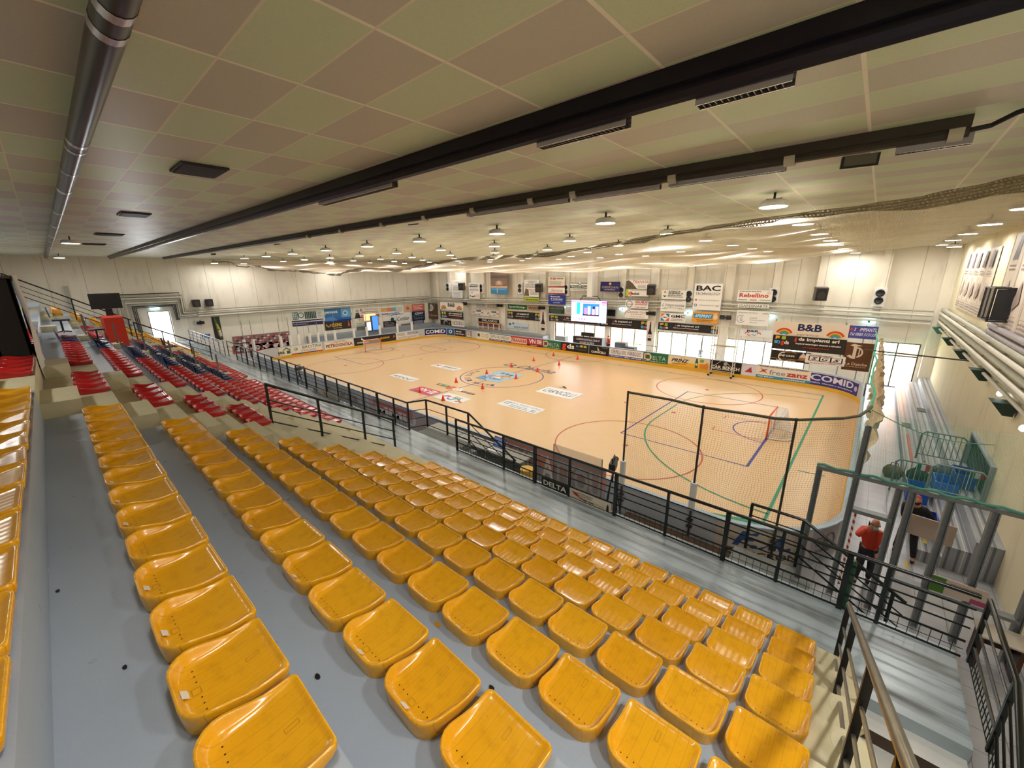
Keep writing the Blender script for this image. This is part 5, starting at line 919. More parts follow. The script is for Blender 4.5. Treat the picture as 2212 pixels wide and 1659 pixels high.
for k, (u, v) in enumerate(((2025, 713), (2048, 737), (2075, 765), (2115, 808), (2165, 880))):
    p = px(u, v, x=2.95); o = empty('wedge_lamp', p, 'dark green wedge shaped lamp under the right wall pipes, %s from the far end' % ORD[k + 1], 'lamp', 'wedge lamps on the right wall')
    q = mb(mat('wedge_green', '#1C3A30', .35, noise=.3, scale=12)); s = .27
    vs = [(p.x + .2, p.y - s, p.z + .16), (p.x - .25, p.y - s, p.z + .16), (p.x - .25, p.y + s, p.z + .16), (p.x + .2, p.y + s, p.z + .16), (p.x + .02, p.y - .1, p.z - .2), (p.x + .2, p.y - .1, p.z - .2), (p.x + .2, p.y + .1, p.z - .2), (p.x + .02, p.y + .1, p.z - .2)]
    q.add(vs, [(0, 3, 2, 1), (4, 5, 6, 7)[::-1], (0, 1, 4, 5), (1, 2, 7, 4), (2, 3, 6, 7), (3, 0, 5, 6)]).build('shade', o); mb(M_PIPE).box(p.x + .15, p.y - .03, p.z - .05, XR - .001, p.y + .03, p.z).build('arm', o)
for k, (u, v) in enumerate(((2160, 850), (2210, 925))):
    p = px(u, v, x=3.0); o = empty('bulb_lamp', p, 'small glowing bulb lamp on the right wall, %s one' % ('farther', 'nearer')[k], 'lamp'); mb(mat('bulb_glow', '#EAF6FF', .4, emit=6)).lathe(p, [(.02, -.08), (.06, -.04), (.065, .02), (.03, .07)], 12).build('bulb', o, smooth=True)
    mb(M_PIPEW).box(p.x + .0, p.y - .03, p.z + .06, XR - .001, p.y + .03, p.z + .1).build('holder', o)
# ================================================================ speakers and lamps on the far wall
for k, (u, v) in enumerate(((997, 619), (1164, 622), (1407, 626), (1773, 635))):
    p = px(u, v, y=YF - 1.05); o = empty('loudspeaker', p, 'grey cabinet loudspeaker high on the far wall, %s from the left' % ORD[k + 1], 'speaker', 'cabinet speakers on the far wall'); Mt = Matrix.Translation(p) @ Matrix.Rotation(.3, 4, 'Z') @ Matrix.Rotation(.12, 4, 'X')
    mb(mat('speaker_grey', '#55524D', .6)).box(-.34, -.2, -.42, .34, .3, .42, Mt).build('cabinet', o)
    mb(M_BLACKP).box(-.29, -.215, -.37, .29, -.201, .37, Mt).build('grille', o)
    q = mb(mat('cone_grey', '#33302E', .4)); q.lathe((0, 0, 0), [(.24, 0), (.24, .02), (.16, .012), (.07, .02)], 18, Mt @ Matrix.Translation((0, -.215, -.06)) @ Matrix.Rotation(PI / 2, 4, 'X')); q.build('cone', o)
    mb(M_PIPE).box(-.03, .2, -.03, .03, 1.049, .03, Matrix.Translation(p)).build('bracket', o)
for k, (u, v) in enumerate(((968, 620), (1040, 622), (1124, 622), (1223, 625), (1343, 631), (1489, 640), (1671, 638), (1900, 640))):
    p = px(u, v, y=YF - .45); o = empty('twin_horn', p, 'white bracket with two round black horns, %s from the left' % ORD[k + 1], 'speaker', 'twin round horns on the far wall')
    mb(M_WHITE).box(p.x - .3, p.y - .05, p.z - .62, p.x + .3, YF - .301, p.z + .5).build('backplate', o)
    for dz in (.2, -.25):
        c = Vector((p.x, p.y - .05, p.z + dz)); q = mb(M_BLACK); q.lathe((0, 0, 0), [(.1, 0), (.21, .06), (.22, .1), (.16, .085), (.06, .04)], 18, Matrix.Translation(c) @ Matrix.Rotation(PI / 2, 4, 'X')); q.build('horn', o, smooth=True)
for k, (u, v) in enumerate(((1003, 656), (1079, 660), (1170, 665), (1406, 677), (1567, 686))):
    p = px(u, v, y=YF - .65); o = empty('twin_floodlight', p, 'pair of dark floodlights under the far wall pipes, %s from the left' % ORD[k + 1], 'floodlight', 'twin floodlights on the far wall')
    for dx in (-.22, .22): mb(M_BLACK).box(-.17, -.1, -.13, .17, .12, .13, Matrix.Translation(p + Vector((dx, 0, 0))) @ Matrix.Rotation(.35, 4, 'X')).build('lamp_body', o)
    mb(M_BLACK).box(p.x - .3, p.y + .1, p.z - .03, p.x + .3, YF - .36, p.z + .03).build('bracket', o)
for k, (u, v) in enumerate(((424, 655), (452, 654))):
    p = px(u, v, x=XL + .25); o = mb(M_BLACKP).bbox(p, (.5, .5, .62)).use(MATS['cone_grey']).lathe((0, 0, 0), [(.17, 0), (.17, .02), (.05, .01)], 14, Matrix.Translation(p + Vector((.25, 0, 0))) @ Matrix.Rotation(PI / 2, 4, 'Y')).build('wall_speaker'); tag(o, 'small black wall speaker right of the end door, %s one' % ('left', 'right')[k], 'speaker', None)
for k, (u, v) in enumerate(((428, 697), (436, 696))):
    p = px(u, v, x=XL + .15); o = mb(mat('white_rim', '#C9C8C4', .4)).bbox(p, (.3, .42, .38)).use(M_BLACK).bbox(p + Vector((.16, 0, -.02)), (.04, .3, .26)).build('floodlight'); tag(o, 'floodlight with a dark face on the end wall, %s of the pair' % ('left', 'right')[k], 'floodlight')
# ================================================================ goals
def goal(x, s, label, yc=YC):
    o = empty('hockey_goal', (x, yc, 0.02), label, 'goal'); a, b_ = yc - .85, yc + .85; M_O = mat('goal_orange', '#E2541E', .4); r = .036; z0 = .03
    for y in (a, b_): mb(M_O).tube([(x, y, z0), (x, y, 1.08)], r, 10).build('post', o, smooth=True)
    mb(M_O).tube([(x, a, 1.08), (x, b_, 1.08)], r, 10).build('crossbar', o, smooth=True)
    back = [(x + s * .92 * math.sin(PI * k / 12) ** .6, yc - .85 * math.cos(PI * k / 12), z0 + .03) for k in range(13)]
    mb(M_WHITE).tube(back, .035, 8).build('base_frame', o, smooth=True)
    top = [(x + s * .45, yc - .8, 1.08), (x + s * .45, yc + .8, 1.08)]
    mb(M_WHITE).tube([(x, a, 1.08), top[0], top[1], (x, b_, 1.08)], .016, 8).build('top_frame', o)
    nm = net_material('goal_net_%d' % s, '#E9E4DC', .05, .006, .22, .9); q = mb(nm); q.uv = []
    def P(i, j):
        t = j / 6; bx, by, bz = back[i]; tx = x + s * .45 * min(1, math.sin(PI * i / 12) * 2.2); ty = yc - .82 * math.cos(PI * i / 12) if 2 < i < 10 else by
        q.uv.append((i * .2, t * 1.05)); return (bx + (tx - bx) * t, by + (ty - by) * t, bz + (1.08 - bz) * t)
    q.grid(P, 13, 7).build('net', o); q = mb(nm); q.uv = []
    def P(i, j): q.uv.append((j * .4, i * .3)); return (x + s * (.02 + .43 * j), a + .03 + (1.64) * i / 5, 1.085)
    q.grid(P, 6, 2).build('roof_net', o)
    mb(mat('goal_skirt', '#DAD6D0', .6)).box(min(x + s * .5, x + s * .53), yc - .55, .04, max(x + s * .5, x + s * .53), yc + .55, .2).build('inner_board', o)
goal(-2.6, 1, 'orange framed hockey goal with white net at the near right end of the rink'); goal(-36.2, -1, 'orange framed hockey goal at the distant left end of the rink', 20.3)
# ================================================================ training cones
M_CONE = mat('cone_red', '#E03414', .45)
c0 = None
for k, (x, y, t) in enumerate(((-20.6, 14.43, 'on the crimson VNE sticker'), (-18.1, 14.27, 'on the white B&B sticker'), (-20.65, 17.49, 'just outside the left of the centre circle'), (-18.1, 17.52, 'at the near edge of the centre circle, by the letters'), (-20.76, 20.57, 'inside the circle at the left tip of the blue emblem'), (-18.15, 20.88, 'inside the circle at the right of the blue emblem'), (-20.83, 23.42, 'just behind the centre circle on the left'), (-18.27, 23.49, 'beside the end of the La Datcha lettering'), (-20.93, 26.39, 'third row behind the circle, left one'), (-18.33, 26.42, 'third row behind the circle, right one'), (-20.92, 29.23, 'farthest row by the boards, left one'), (-18.41, 29.28, 'farthest row by the boards, right one'))):
    if c0 is None:
        c0 = o = mb(M_CONE).lathe((0, 0, 0), [(.13, 0), (.13, .02), (.1, .025), (.02, .33), (.015, .34)], 18).build('training_cone', smooth=True, sharp=40)
    else: o = c0.copy(); C.objects.link(o)
    o.location = (x, y, .034); tag(o, 'red training cone ' + t, 'cone', 'red cones in two lines')
# ================================================================ nets and posts around the rink
M_POSTG = mat('net_post_grey', '#3E3A34', .5); M_GNET = net_material('green_net', '#5FB494', .055, .0025, .05, .4)
M_DNET = net_material('dark_net', '#4A4030', .055, .0032, .05, .55)
zt = 3.92
for k, (x, y, t) in enumerate(((-4.75, 10.24, 'thin dark net post with a padded white foot, left one'), (-2.75, 10.24, 'thin dark net post with a padded white foot, middle one'), (-.88, 10.62, 'dark net post at the bend of the rink corner'))):
    o = empty('net_post', (x, y, 0), t, 'post'); mb(M_POSTG).tube([(x, y, 0.0), (x, y, zt + .05)], .028, 8).build('pole', o)
    if k < 2: mb(M_WHITEP).tube([(x, y, 1.08), (x, y, 1.85)], .085, 14).build('padding', o, smooth=True, sharp=40)
    for z in (.75, .55): mb(M_POSTG).bbox((x, y, z), (.14, .1, .04)).build('clamp', o)
pth = [(-4.75, 10.3), (-3.6, 10.3), (-2.75, 10.3), (-2.3, 10.33)]
for k in range(1, 9): a = math.radians(-90 + 90 * k / 8); pth.append((RX1 - RR + (RR + .06) * math.cos(a), RY0 + RR + (RR + .06) * math.sin(a)))
n_c = len(pth); pth += [(RX1 + .08, y) for y in (15, 17, 19, 21, 23, 25, 27, 29, 31)]
m = mb(M_DNET); m.uv = []; d = [0]
for a, b_ in zip(pth, pth[1:]): d.append(d[-1] + math.dist(a, b_))
NJ = 12
def P(i, j):
    x, y = pth[i]; t = j / NJ; m.uv.append((d[i], 1.1 + 2.8 * t)); w = .07 * math.sin(i * 2.1 + j * .9); return (x + w, y + w * .3, 1.1 + (zt - 1.1) * t)
m.grid(P, n_c, NJ + 1); o = m.build('rink_net'); tag(o, 'fine dark net strung on posts around the near right corner of the rink', 'net')
mb(mat('twisted_rope', '#5C5A4A', .8, noise=.5, scale=30)).tube([(x + .01 * math.sin(i * 3), y, zt + .02 * math.sin(i * 2)) for i, (x, y) in enumerate(pth[:n_c])], .035, 6).build('rope', o)
m = mb(M_GNET); m.uv = []; dd = d[n_c - 1:]; pp2 = pth[n_c - 1:]
def P(i, j): x, y = pp2[i]; t = j / NJ; m.uv.append((dd[i], 2.8 * t)); return (x + .05 * math.sin(i * 3 + j), y, 1.1 + (3.75 - 1.1) * t)
m.grid(P, len(pp2), NJ + 1); o = m.build('side_net'); tag(o, 'green edged net along the right end of the rink', 'net')
mb(mat('green_rope', '#2E9A7A', .7, noise=.3, scale=20)).tube([(x + .06 * math.sin(i * 2), y, 3.78 + .04 * math.sin(i * 2.3)) for i, (x, y) in enumerate(pp2)], .03, 6).build('rope', o)
# crumpled dust sheet bundled on the right end net
m = mb(mat('beige_sheet', '#CDBB9E', .9, noise=.15, scale=4)); 
def P(i, j):
    y = 16.5 + 14.0 * i / 60; t = j / 16; w = .1 * math.sin(i * .9 + j * 1.3) + .06 * math.sin(i * 2.3 - j); return (RX1 + .3 + w * .8 + .12 * math.sin(t * PI), y + .1 * math.sin(j), 1.1 + 2.5 * t + .07 * math.sin(i * 1.7))
m.grid(P, 61, 17); o = m.build('bundled_sheet', smooth=True); tag(o, 'crumpled beige sheet bundled along the right end net', 'sheet')
m = mb(mat('dark_patch', '#2A1F1C', .6)); m.box(RX1 + .02, 24.4, 1.5, RX1 + .06, 25.6, 1.9); tag(m.build('dark_banner'), 'small dark banner low on the beige bundled sheet', 'banner')
# ladder of white gaps behind the far right banners
m = mb(M_WHITEP)
p = px(1834, 737, y=RY1 + .1); p2 = px(1825, 795, y=RY1 + .1); m.box(p.x - .16, RY1 + .08, p2.z, p.x + .1, RY1 + .1, p.z); tag(m.build('white_banner'), 'narrow white sheet between the black banners and the brown one', 'banner')
# green net over the corridor, with its cable
o = mb(mat('teal_cord', '#5AA08C', .7)).tube([Vector((.4, 13.9, 3.6)).lerp(Vector((3.18, 16.8, 2.4)), t / 14) - Vector((0, 0, .25 * math.sin(PI * t / 14))) for t in range(15)], .012, 5).build('sagging_cord'); tag(o, 'thin teal cord sagging across the right corridor', 'cord')
o = mb(M_POSTG).tube([(-.05, 23.5, 3.8), px(2098, 780, x=3.1)], .03, 6).build('tie_bar'); tag(o, 'dark tie bar from the rink net to the right wall', 'bar')
m = mb(M_GNET); m.uv = []
def P(i, j): a = Vector((RX1 + .1, 30.9 - j * .25, 3.7)); b_ = Vector((3.05, 33.0 - j * .25, 4.5)); t = i / 16; q = a.lerp(b_, t); m.uv.append((i * .2, j * .2)); return (q.x, q.y, q.z - .55 * math.sin(PI * t) - j * .14)
m.grid(P, 17, 9); tag(m.build('corner_net', smooth=True), 'pale green net sagging over the right far doors', 'net')
# plastic posts with white padding on the left end boards
for k, u in enumerate((530, 549, 608, 628, 646, 670, 688, 704, 724, 765, 793, 821, 859, 890)):
    p = px(u, 740 - (u - 620) * .13, x=RX0 - .16); y = p.y; o = empty('padded_post', (RX0 - .2, y, 0), 'white padded net post behind the left end boards, %s from the left' % ORD[k + 1], 'post', 'padded posts of the left end')
    mb(M_WHITEP).tube([(RX0 - .2, y, 0), (RX0 - .2, y, 2.0)], .12, 10).build('padding', o); mb(M_GALV).tube([(RX0 - .2, y, 2.0), (RX0 - .2, y, 3.6)], .022, 6).build('pole', o)
m = mb(M_GNET); m.uv = []
def P(i, j): m.uv.append((i * .8, j * .4)); return (RX0 - .25 + .05 * math.sin(i), 8.5 + 22.0 * i / 40, 3.3 + .8 * j / 5 + .03 * math.sin(i * 2))
m.grid(P, 41, 6); tag(m.build('end_net'), 'green net strip above the left end of the rink', 'net')
# vending machines and small things at the end wall
for k, (u, v, w, h, c, e, t) in enumerate(((813, 712, .42, 1.7, '#3C74C8', 1.2, 'blue lit vending machine at the end wall'), (799, 716, .3, 1.1, '#DDE6F0', 1.0, 'small white lit cabinet left of the blue vending machine'))):
    p = px(u, v, x=-43.2); o = empty('vending_machine', (-43.25, p.y, .95), t, 'vending machine'); mb(mat('vend_body', '#5A6068', .5)).box(-43.62, p.y - w, .951, -43.28, p.y + w, .95 + h).build('cabinet', o); mb(mat('vend_' + c[1:], c, .4, emit=e)).box(-43.28, p.y - w * .85, 1.05, -43.26, p.y + w * .85, .9 + h).build('lit_front', o)
o = mb(mat('orange_glow', '#E8A070', .5, emit=1.6)).box(XL + .04, 24.4, 2.0, XL + .1, 25.9, 2.75).build('lit_sign'); tag(o, 'softly lit orange sign above the vending machines', 'sign')
# low wooden shelf under the ORLANDO sign
a = px(1033, 702, y=33.5); o = empty('wooden_shelf', (a.x, 33.5, .95), 'low wooden shelf with white uprights under the ORLANDO sign', 'shelf')
mb(mat('shelf_wood', '#B98A4C', .6)).box(a.x, 33.35, 1.66, a.x + 3.6, 33.75, 1.74).build('top', o); mb(MATS['shelf_wood']).box(a.x, 33.32, .951, a.x + 3.6, 33.75, 1.02).build('base', o); mb(mat('shelf_red', '#8A4A4A', .6)).box(a.x + .1, 33.5, 1.3, a.x + 3.5, 33.7, 1.6).build('back_panel', o)
for i in range(5): mb(M_WHITE).box(a.x + .02 + .87 * i, 33.34, 1.02, a.x + .1 + .87 * i, 33.42, 1.66).build('upright', o)
# score table behind the far boards
o = empty('score_table', (-19.4, 32.4, 0), 'long score table draped with a dark champions banner behind the far boards', 'table'); mb(M_GREYWALL).box(-20.95, 32.4, 0, -17.85, 33.1, 1.46).build('table_body', o)
sg = sign('table_banner', 'dark banner reading CAMPIONI D ITALIA on the score table', 'banner', (-20.95, 32.38, .5), (-17.85, 32.38, 1.5), '#3A2A2C', [('t', "CAMPIONI D'ITALIA 2018-19", .52, .74, .8, .2, '#E2D8D2'), ('t', 'HOCKEY SU PISTA', .5, .46, .5, .18, '#E2D8D2'), ('r', .02, .1, .2, .4, '#5A4640'), ('r', .62, .05, .9, .34, '#A8483C'), ('l', .05, .05, .6, .2, 1, '#C9B8B0')], thick=.015)
for k, (dx, w, t) in enumerate(((-.55, .25, 'small black monitor on the left of the score table'), (.15, .45, 'wider black monitor in the middle of the score table'))):
    o = empty('monitor', (-19.4 + dx, 32.6, 1.461), t, 'monitor'); mb(M_BLACKP).bbox((-19.4 + dx, 32.6, 1.72), (w * 2, .05, .34)).build('panel', o); mb(M_BLACKP).bbox((-19.4 + dx, 32.62, 1.505), (.08, .06, .087)).build('stand', o)
o = mb(M_GREYWALL).box(-23.2, 32.6, 0, -22.0, 33.2, 1.25).build('counter'); tag(o, 'low grey counter behind the green DELTA board', 'counter')
o = mb(mat('desk_blue_grey', '#4E5A68', .5)).box(-16.6, 32.4, 0, -15.6, 33.0, 1.3).box(-15.6, 32.5, 0, -14.8, 33.1, 1.0).build('counter'); tag(o, 'dark grey two level counter before the bright doors', 'counter')
o = mb(M_GALV).tube([(-14.5, 32.0, 1.4), (-8.2, 32.0, 1.4)], .025, 6).tube([(-14.5, 32.0, 1.0), (-8.2, 32.0, 1.0)], .02, 6); 
for x in (-14.5, -12.4, -10.3, -8.2): o.tube([(x, 32.0, 0), (x, 32.0, 1.4)], .022, 6)
tag(o.build('barrier_rail'), 'thin metal barrier rail behind the PRINZ board', 'railing')
# white folding work tower inside the boards
o = empty('work_tower', (-7.4, 30.6, .02), 'white wheeled work tower standing before the CAR BENCH board', 'tower'); M_T = mat('tower_white', '#C9C3BA', .45)
for x in (-8.1, -6.62):
    for y in (30.35, 30.95):
        mb(M_T).tube([(x, y, .16), (x, y, 3.6)], .032, 6).build('upright', o); mb(M_BLACK).tube([(x, y - .025, .095), (x, y + .025, .095)], .075, 14).build('wheel', o)
    q = mb(M_T)
    for i in range(11): q.tube([(x, 30.35, .35 + .3 * i), (x, 30.95, .35 + .3 * i)], .013, 5)
    q.build('rungs', o)
q = mb(M_T)
for z in (.45, 2.15, 3.55): q.tube([(-8.1, 30.35, z), (-6.62, 30.35, z)], .018, 6).tube([(-8.1, 30.95, z), (-6.62, 30.95, z)], .018, 6)
q.tube([(-8.1, 30.35, .5), (-6.62, 30.35, 1.9)], .014, 5).tube([(-6.62, 30.95, .5), (-8.1, 30.95, 1.9)], .014, 5); q.build('braces', o); mb(mat('tower_plank', '#A89878', .6)).box(-8.1, 30.38, 2.18, -6.62, 30.92, 2.22).build('platform', o)
# ================================================================ steel frames at the right corner
def frame_post(m, x, y, z1, w=.11, z0=0): return m.box(x - w / 2, y - .07, z0, x - w / 2 + .02, y + .07, z1).box(x + w / 2 - .02, y - .07, z0, x + w / 2, y + .07, z1).box(x - w / 2 + .02, y - .012, z0, x + w / 2 - .02, y + .012, z1)
o = empty('steel_frame', (1.4, 10.6, 0), 'galvanised steel frame of I beams at the right corner carrying a green net edge', 'frame'); yf = 10.6
for x, z1 in ((-.3, 2.92), (.33, 4.1), (1.0, 2.92), (1.2, 2.92), (1.72, 2.92), (2.28, 2.92), (2.95, 2.92)): frame_post(mb(M_GALV), x, yf, z1).build('post', o)
mb(M_GALV).box(-.36, yf - .05, 2.92, 3.19, yf + .05, 2.99).build('top_beam', o); frame_post(mb(M_GALV), 0, 0, .01)
mb(M_GALV).box(.38, yf - .09, 2.16, 1.0, yf + .09, 2.24).build('mid_beam', o); mb(M_GALV).box(1.2, yf - .09, .9, 2.95, yf + .09, .97).build('mid_beam', o)
mb(MATS['teal_cord']).tube([(-.36 + 3.5 * t / 30, yf + .02 * math.sin(t), 3.02 + .02 * math.sin(t * 1.7)) for t in range(31)], .03, 6).build('net_edge', o)
m = mb(M_GNET); m.uv = []
def P(i, j): m.uv.append((i * .3, j * .3)); return (.4 + 2.75 * i / 10, yf + .05 + 3.4 * j / 10, 3.0 + .5 * (j / 10) - .3 * math.sin(PI * j / 10))
m.grid(P, 11, 11).build('net_roof', o)
o = mb(steel_stripe_material('barrier_tape', '#C23030', '#F0EEEA', .16)).box(.43, yf - .001, .3, .47, yf + .02, 2.12).build('barrier_tape'); tag(o, 'red and white striped tape hanging from the steel frame', 'tape')
o = mb(pm('#C8B9AC')).box(1.75, yf - .12, 1.02, 2.5, yf - .1, 1.36).use(pm('#4E7A2E')).box(1.75, yf - .125, 1.02, 1.95, yf - .121, 1.36).use(pm('#A8486C')).box(2.3, yf - .125, 1.02, 2.5, yf - .121, 1.12).use(pm('#8A6A5E')).box(2.0, yf - .125, 1.2, 2.4, yf - .121, 1.23).box(2.0, yf - .125, 1.26, 2.4, yf - .121, 1.29).build('notice_board'); tag(o, 'small notice board with green and pink print on the steel frame', 'notice board')
def bendable(els, n=10):                                  # wide bars cut into short pieces so that they can follow a curve
    out = []
    for e in els:
        if e[0] == 'r' and e[3] - e[1] > .15:
            for i in range(n): out.append(('r', e[1] + (e[3] - e[1]) * i / n, e[2], e[1] + (e[3] - e[1]) * (i + 1) / n, e[4], e[5]))
        else: out.append(e)
    return out
def curved_board(label, cx, cy, r, a0, a1, bg, els, z0=.25, z1=1.03, name='ad_board', outside=False):
    "board lying on a corner arc, running from angle a0 to a1 (radians), read from inside or outside"
    w = abs(a1 - a0) * r; h = z1 - z0; m = mb(pm(bg)); n = 14
    def at(x, y, l):
        a = a0 + (a1 - a0) * x / w; q = r + (l if outside else -l); return Vector((cx + q * math.cos(a), cy + q * math.sin(a), z0 + y))
    vs = [at(w * i / n, y, l) for i in range(n + 1) for y in (0, h) for l in (0, .002)]
    fs_ = []
    for i in range(n):
        k = 4 * i; fs_ += [(k + 1, k + 5, k + 7, k + 3), (k, k + 2, k + 6, k + 4), (k + 2, k + 3, k + 7, k + 6), (k, k + 4, k + 5, k + 1)]
    fs_ += [(0, 1, 3, 2), (4 * n, 4 * n + 2, 4 * n + 3, 4 * n + 1)]; m.add(vs, fs_); o = m.build(name); tag(o, label, 'ad board')
    q = MB(); elements(q, bendable(els), w, h, lambda x, y, l: at(x, y, l)); q.build('print', o); return o
cx, cy = RX1 - RR, RY1 - RR
curved_board('deep blue COMID board curving round the right rink corner', cx, cy, RR - .004, math.radians(93), math.radians(22), '#34357F', [('t', 'COMID', .45, .62, .8, .5, '#D9D2E4'), ('t', 'Edilizia, Idraulica e Arredamento', .45, .2, .8, .12, '#D9D2E4', 'bi'), ('r', 0, .95, 1, 1, '#D9D2E4'), ('c', .94, .5, .2, '#B9B2D0')])
cx2 = RX0 + RR
curved_board('blue COMID board curving round the far left rink corner', cx2, cy, RR - .004, math.radians(178), math.radians(120), '#1F2766', [('t', 'COMID', .5, .56, .9, .56, '#EDEBF0'), ('r', 0, 0, 1, .08, '#EDEBF0')])
curved_board('blue board with a white round emblem at the far left corner', cx2, cy, RR - .004, math.radians(119), math.radians(96), '#1F5A96', [('a', .5, .55, .16, .28, 0, 360, '#E0E6EE')])
cn = RY0 + RR
curved_board('beige board with blue letters over the word ZANG on the near rink corner', cx, cn, RR + .062, math.radians(-86), math.radians(-38), '#C9BDAE', [('t', 'F.A.', .48, .62, .6, .5, '#3A5A94', 'bi'), ('t', 'ZANGRONI', .5, .18, .8, .2, '#4A403A'), ('c', .85, .35, .05, '#3A4A84')], z0=.1, z1=1.0, outside=True)
for k, (a0, a1) in enumerate(((-37, -15),)): curved_board('lilac grey scuffed board beside the steel post at the near corner', cx, cn, RR + .062, math.radians(a0), math.radians(a1), '#A8A4A8', [('c', .6, .5, .3, '#5A5458'), ('l', .1, .2, .5, .8, 3, '#7A767E')], z0=.1, z1=1.0, outside=True)
# outer face of the near long boards: scuffed advertising seen from the stand
def ob(label, x0, x1, bg, els, z0=.1, z1=1.02): return sign('ad_board', label, 'ad board', (x0, RY0 - .062, z0), (x1, RY0 - .062, z1), bg, els, thick=.012)
ob('grey and red lettered panel behind the press table, NUO ATTOU', -9.6, -5.3, '#B4ABB4', [('r', 0, .45, 1, .9, '#DA9486'), ('t', 'NUO ATTOU', .5, .45, .94, .72, '#EFEAE8', 'b')], .1, 1.36)
ob('grey panel with in archa lettering along the left near boards', -24.6, -19.6, '#A7A3A2', [('t', 'in', .12, .55, .1, .5, '#4A4648', ''), ('t', 'archa', .6, .55, .4, .5, '#4A4648', ''), ('t', 'To', .93, .5, .08, .4, '#7A7678', '')])
ob('pinkish lettered panel on the near boards left of the press stair', -19.4, -14.4, '#B0A0A2', [('r', .1, .55, .8, .9, '#BA6A6C'), ('t', 'MMU', .5, .4, .7, .5, '#D2CCCC', 'b')])
ob('pale lettered panel on the near boards behind the black railing', -14.2, -9.8, '#AFA6A8', [('t', 'AUTOM', .45, .5, .8, .66, '#D6D0D0', 'b'), ('r', .6, .6, .95, .9, '#B86A68')])
o = mb(M_CLEAR).box(-7.25, RY0 - .09, .26, -5.45, RY0 - .075, 1.66).build('clear_panel'); tag(o, 'tall smoky see-through panel standing against the near boards', 'panel')
mb(M_GALV).box(-7.27, RY0 - .095, .0, -7.25, RY0 - .07, 1.66).box(-5.45, RY0 - .095, .0, -5.43, RY0 - .07, 1.66).build('edge_strips', o)
mb(M_BROWN).box(-4.5, 9.0, 0.0, -.6, 10.2, .28).build('timber_base'); tag(C.objects['timber_base'], 'dark brown timber platform strip below the walkway railing', 'platform')
# boards hung on the walkway railing
sign('banner', 'black DELTA strip tied low on the walkway railing', 'banner', (-5.75, YR - .014, WK + .02), (-4.9, YR - .014, WK + .27), '#20241F', [('t', 'DELTA', .5, .5, .84, .56, '#D9D6C8', 'b')], thick=.008)
sign('banner', 'cream strip with a red zigzag and phone number tied on the railing', 'banner', (-4.88, YR - .014, WK + .01), (-3.75, YR - .014, WK + .27), '#D5CCB8', [('p', [(.05, .8), (.2, .75), (.24, .45), (.45, .3), (.3, .25), (.12, .5), (.08, .7)], '#A8342A'), ('t', '0584 936380', .48, .28, .26, .18, '#2A2624', 'b'), ('t', "l'Orologio", .74, .3, .2, .22, '#A8843C', 'i'), ('p', [(.9, .15), (.96, .15), (.95, .6), (.93, .85), (.91, .6)], '#2A2624'), ('l', .2, .5, .6, .9, 2, '#8A8074')], thick=.008)
sign('banner', 'short cream strip with red mark on the left walkway railing', 'banner', (-19.6, YR - .014, WK + .0), (-16.9, YR - .014, WK + .27), '#BDB6A4', [('t', 'DELTA', .14, .55, .2, .5, '#3A3C34', 'b'), ('p', [(.4, .8), (.5, .7), (.6, .3), (.48, .4)], '#A8342A'), ('l', .62, .2, .95, .8, 2, '#8A8074')], thick=.008)
# press tables below the railing
M_TAB = mat('table_grey', '#8A8C86', .35); M_TABS = mat('table_side', '#4E524C', .5)
for k, (x0, x1) in enumerate(((-13.0, -11.3), (-11.25, -9.6), (-9.55, -7.9))):
    o = empty('press_table', ((x0 + x1) / 2, 9.6, 0), 'grey press table on the rink side floor, %s from the left' % ORD[k + 1], 'table', 'press tables below the railing')
    mb(M_TAB).box(x0, 9.25, 1.08, x1, 9.95, 1.12).build('table_top', o); mb(M_TABS).box(x0 + .05, 9.27, .3, x1 - .05, 9.3, 1.08).build('modesty_panel', o)
    for x in (x0 + .06, x1 - .06):
        for y in (9.36, 9.88): mb(M_GALV).box(x - .02, y - .02, 0, x + .02, y + .02, 1.08).build('leg', o)
p = px(1075, 968, y=9.6); lx = p.x
o = empty('laptop', (lx, 9.6, 1.121), 'open silver laptop on the right press table', 'laptop'); mb(M_WHITEP).box(lx - .28, 9.32, 1.121, lx + .28, 9.68, 1.14).build('keyboard_base', o)
mb(M_BLACKP).box(-.28, -.01, 0, .28, .01, .38, Matrix.Translation((lx, 9.67, 1.14)) @ Matrix.Rotation(-.25, 4, 'X')).use(mat('screen_blue', '#5A6896', .2, emit=.5)).box(-.255, -.014, .025, .255, -.0105, .355, Matrix.Translation((lx, 9.67, 1.14)) @ Matrix.Rotation(-.25, 4, 'X')).build('screen', o)
o = mb(glass_material('cup_plastic', '#C9CFCC', .5, .2)).lathe((lx + .45, 9.5, 1.121), [(.03, 0), (.04, .1)], 12).build('plastic_cup'); tag(o, 'clear plastic cup beside the laptop', 'cup')
o = mb(M_YEL).lathe((-6.9, 8.4, 0), [(.18, 0), (.2, 1.5), (.2, 1.6)], 18).build('yellow_bin'); tag(o, 'round yellow bin seen through the railing mesh', 'bin')
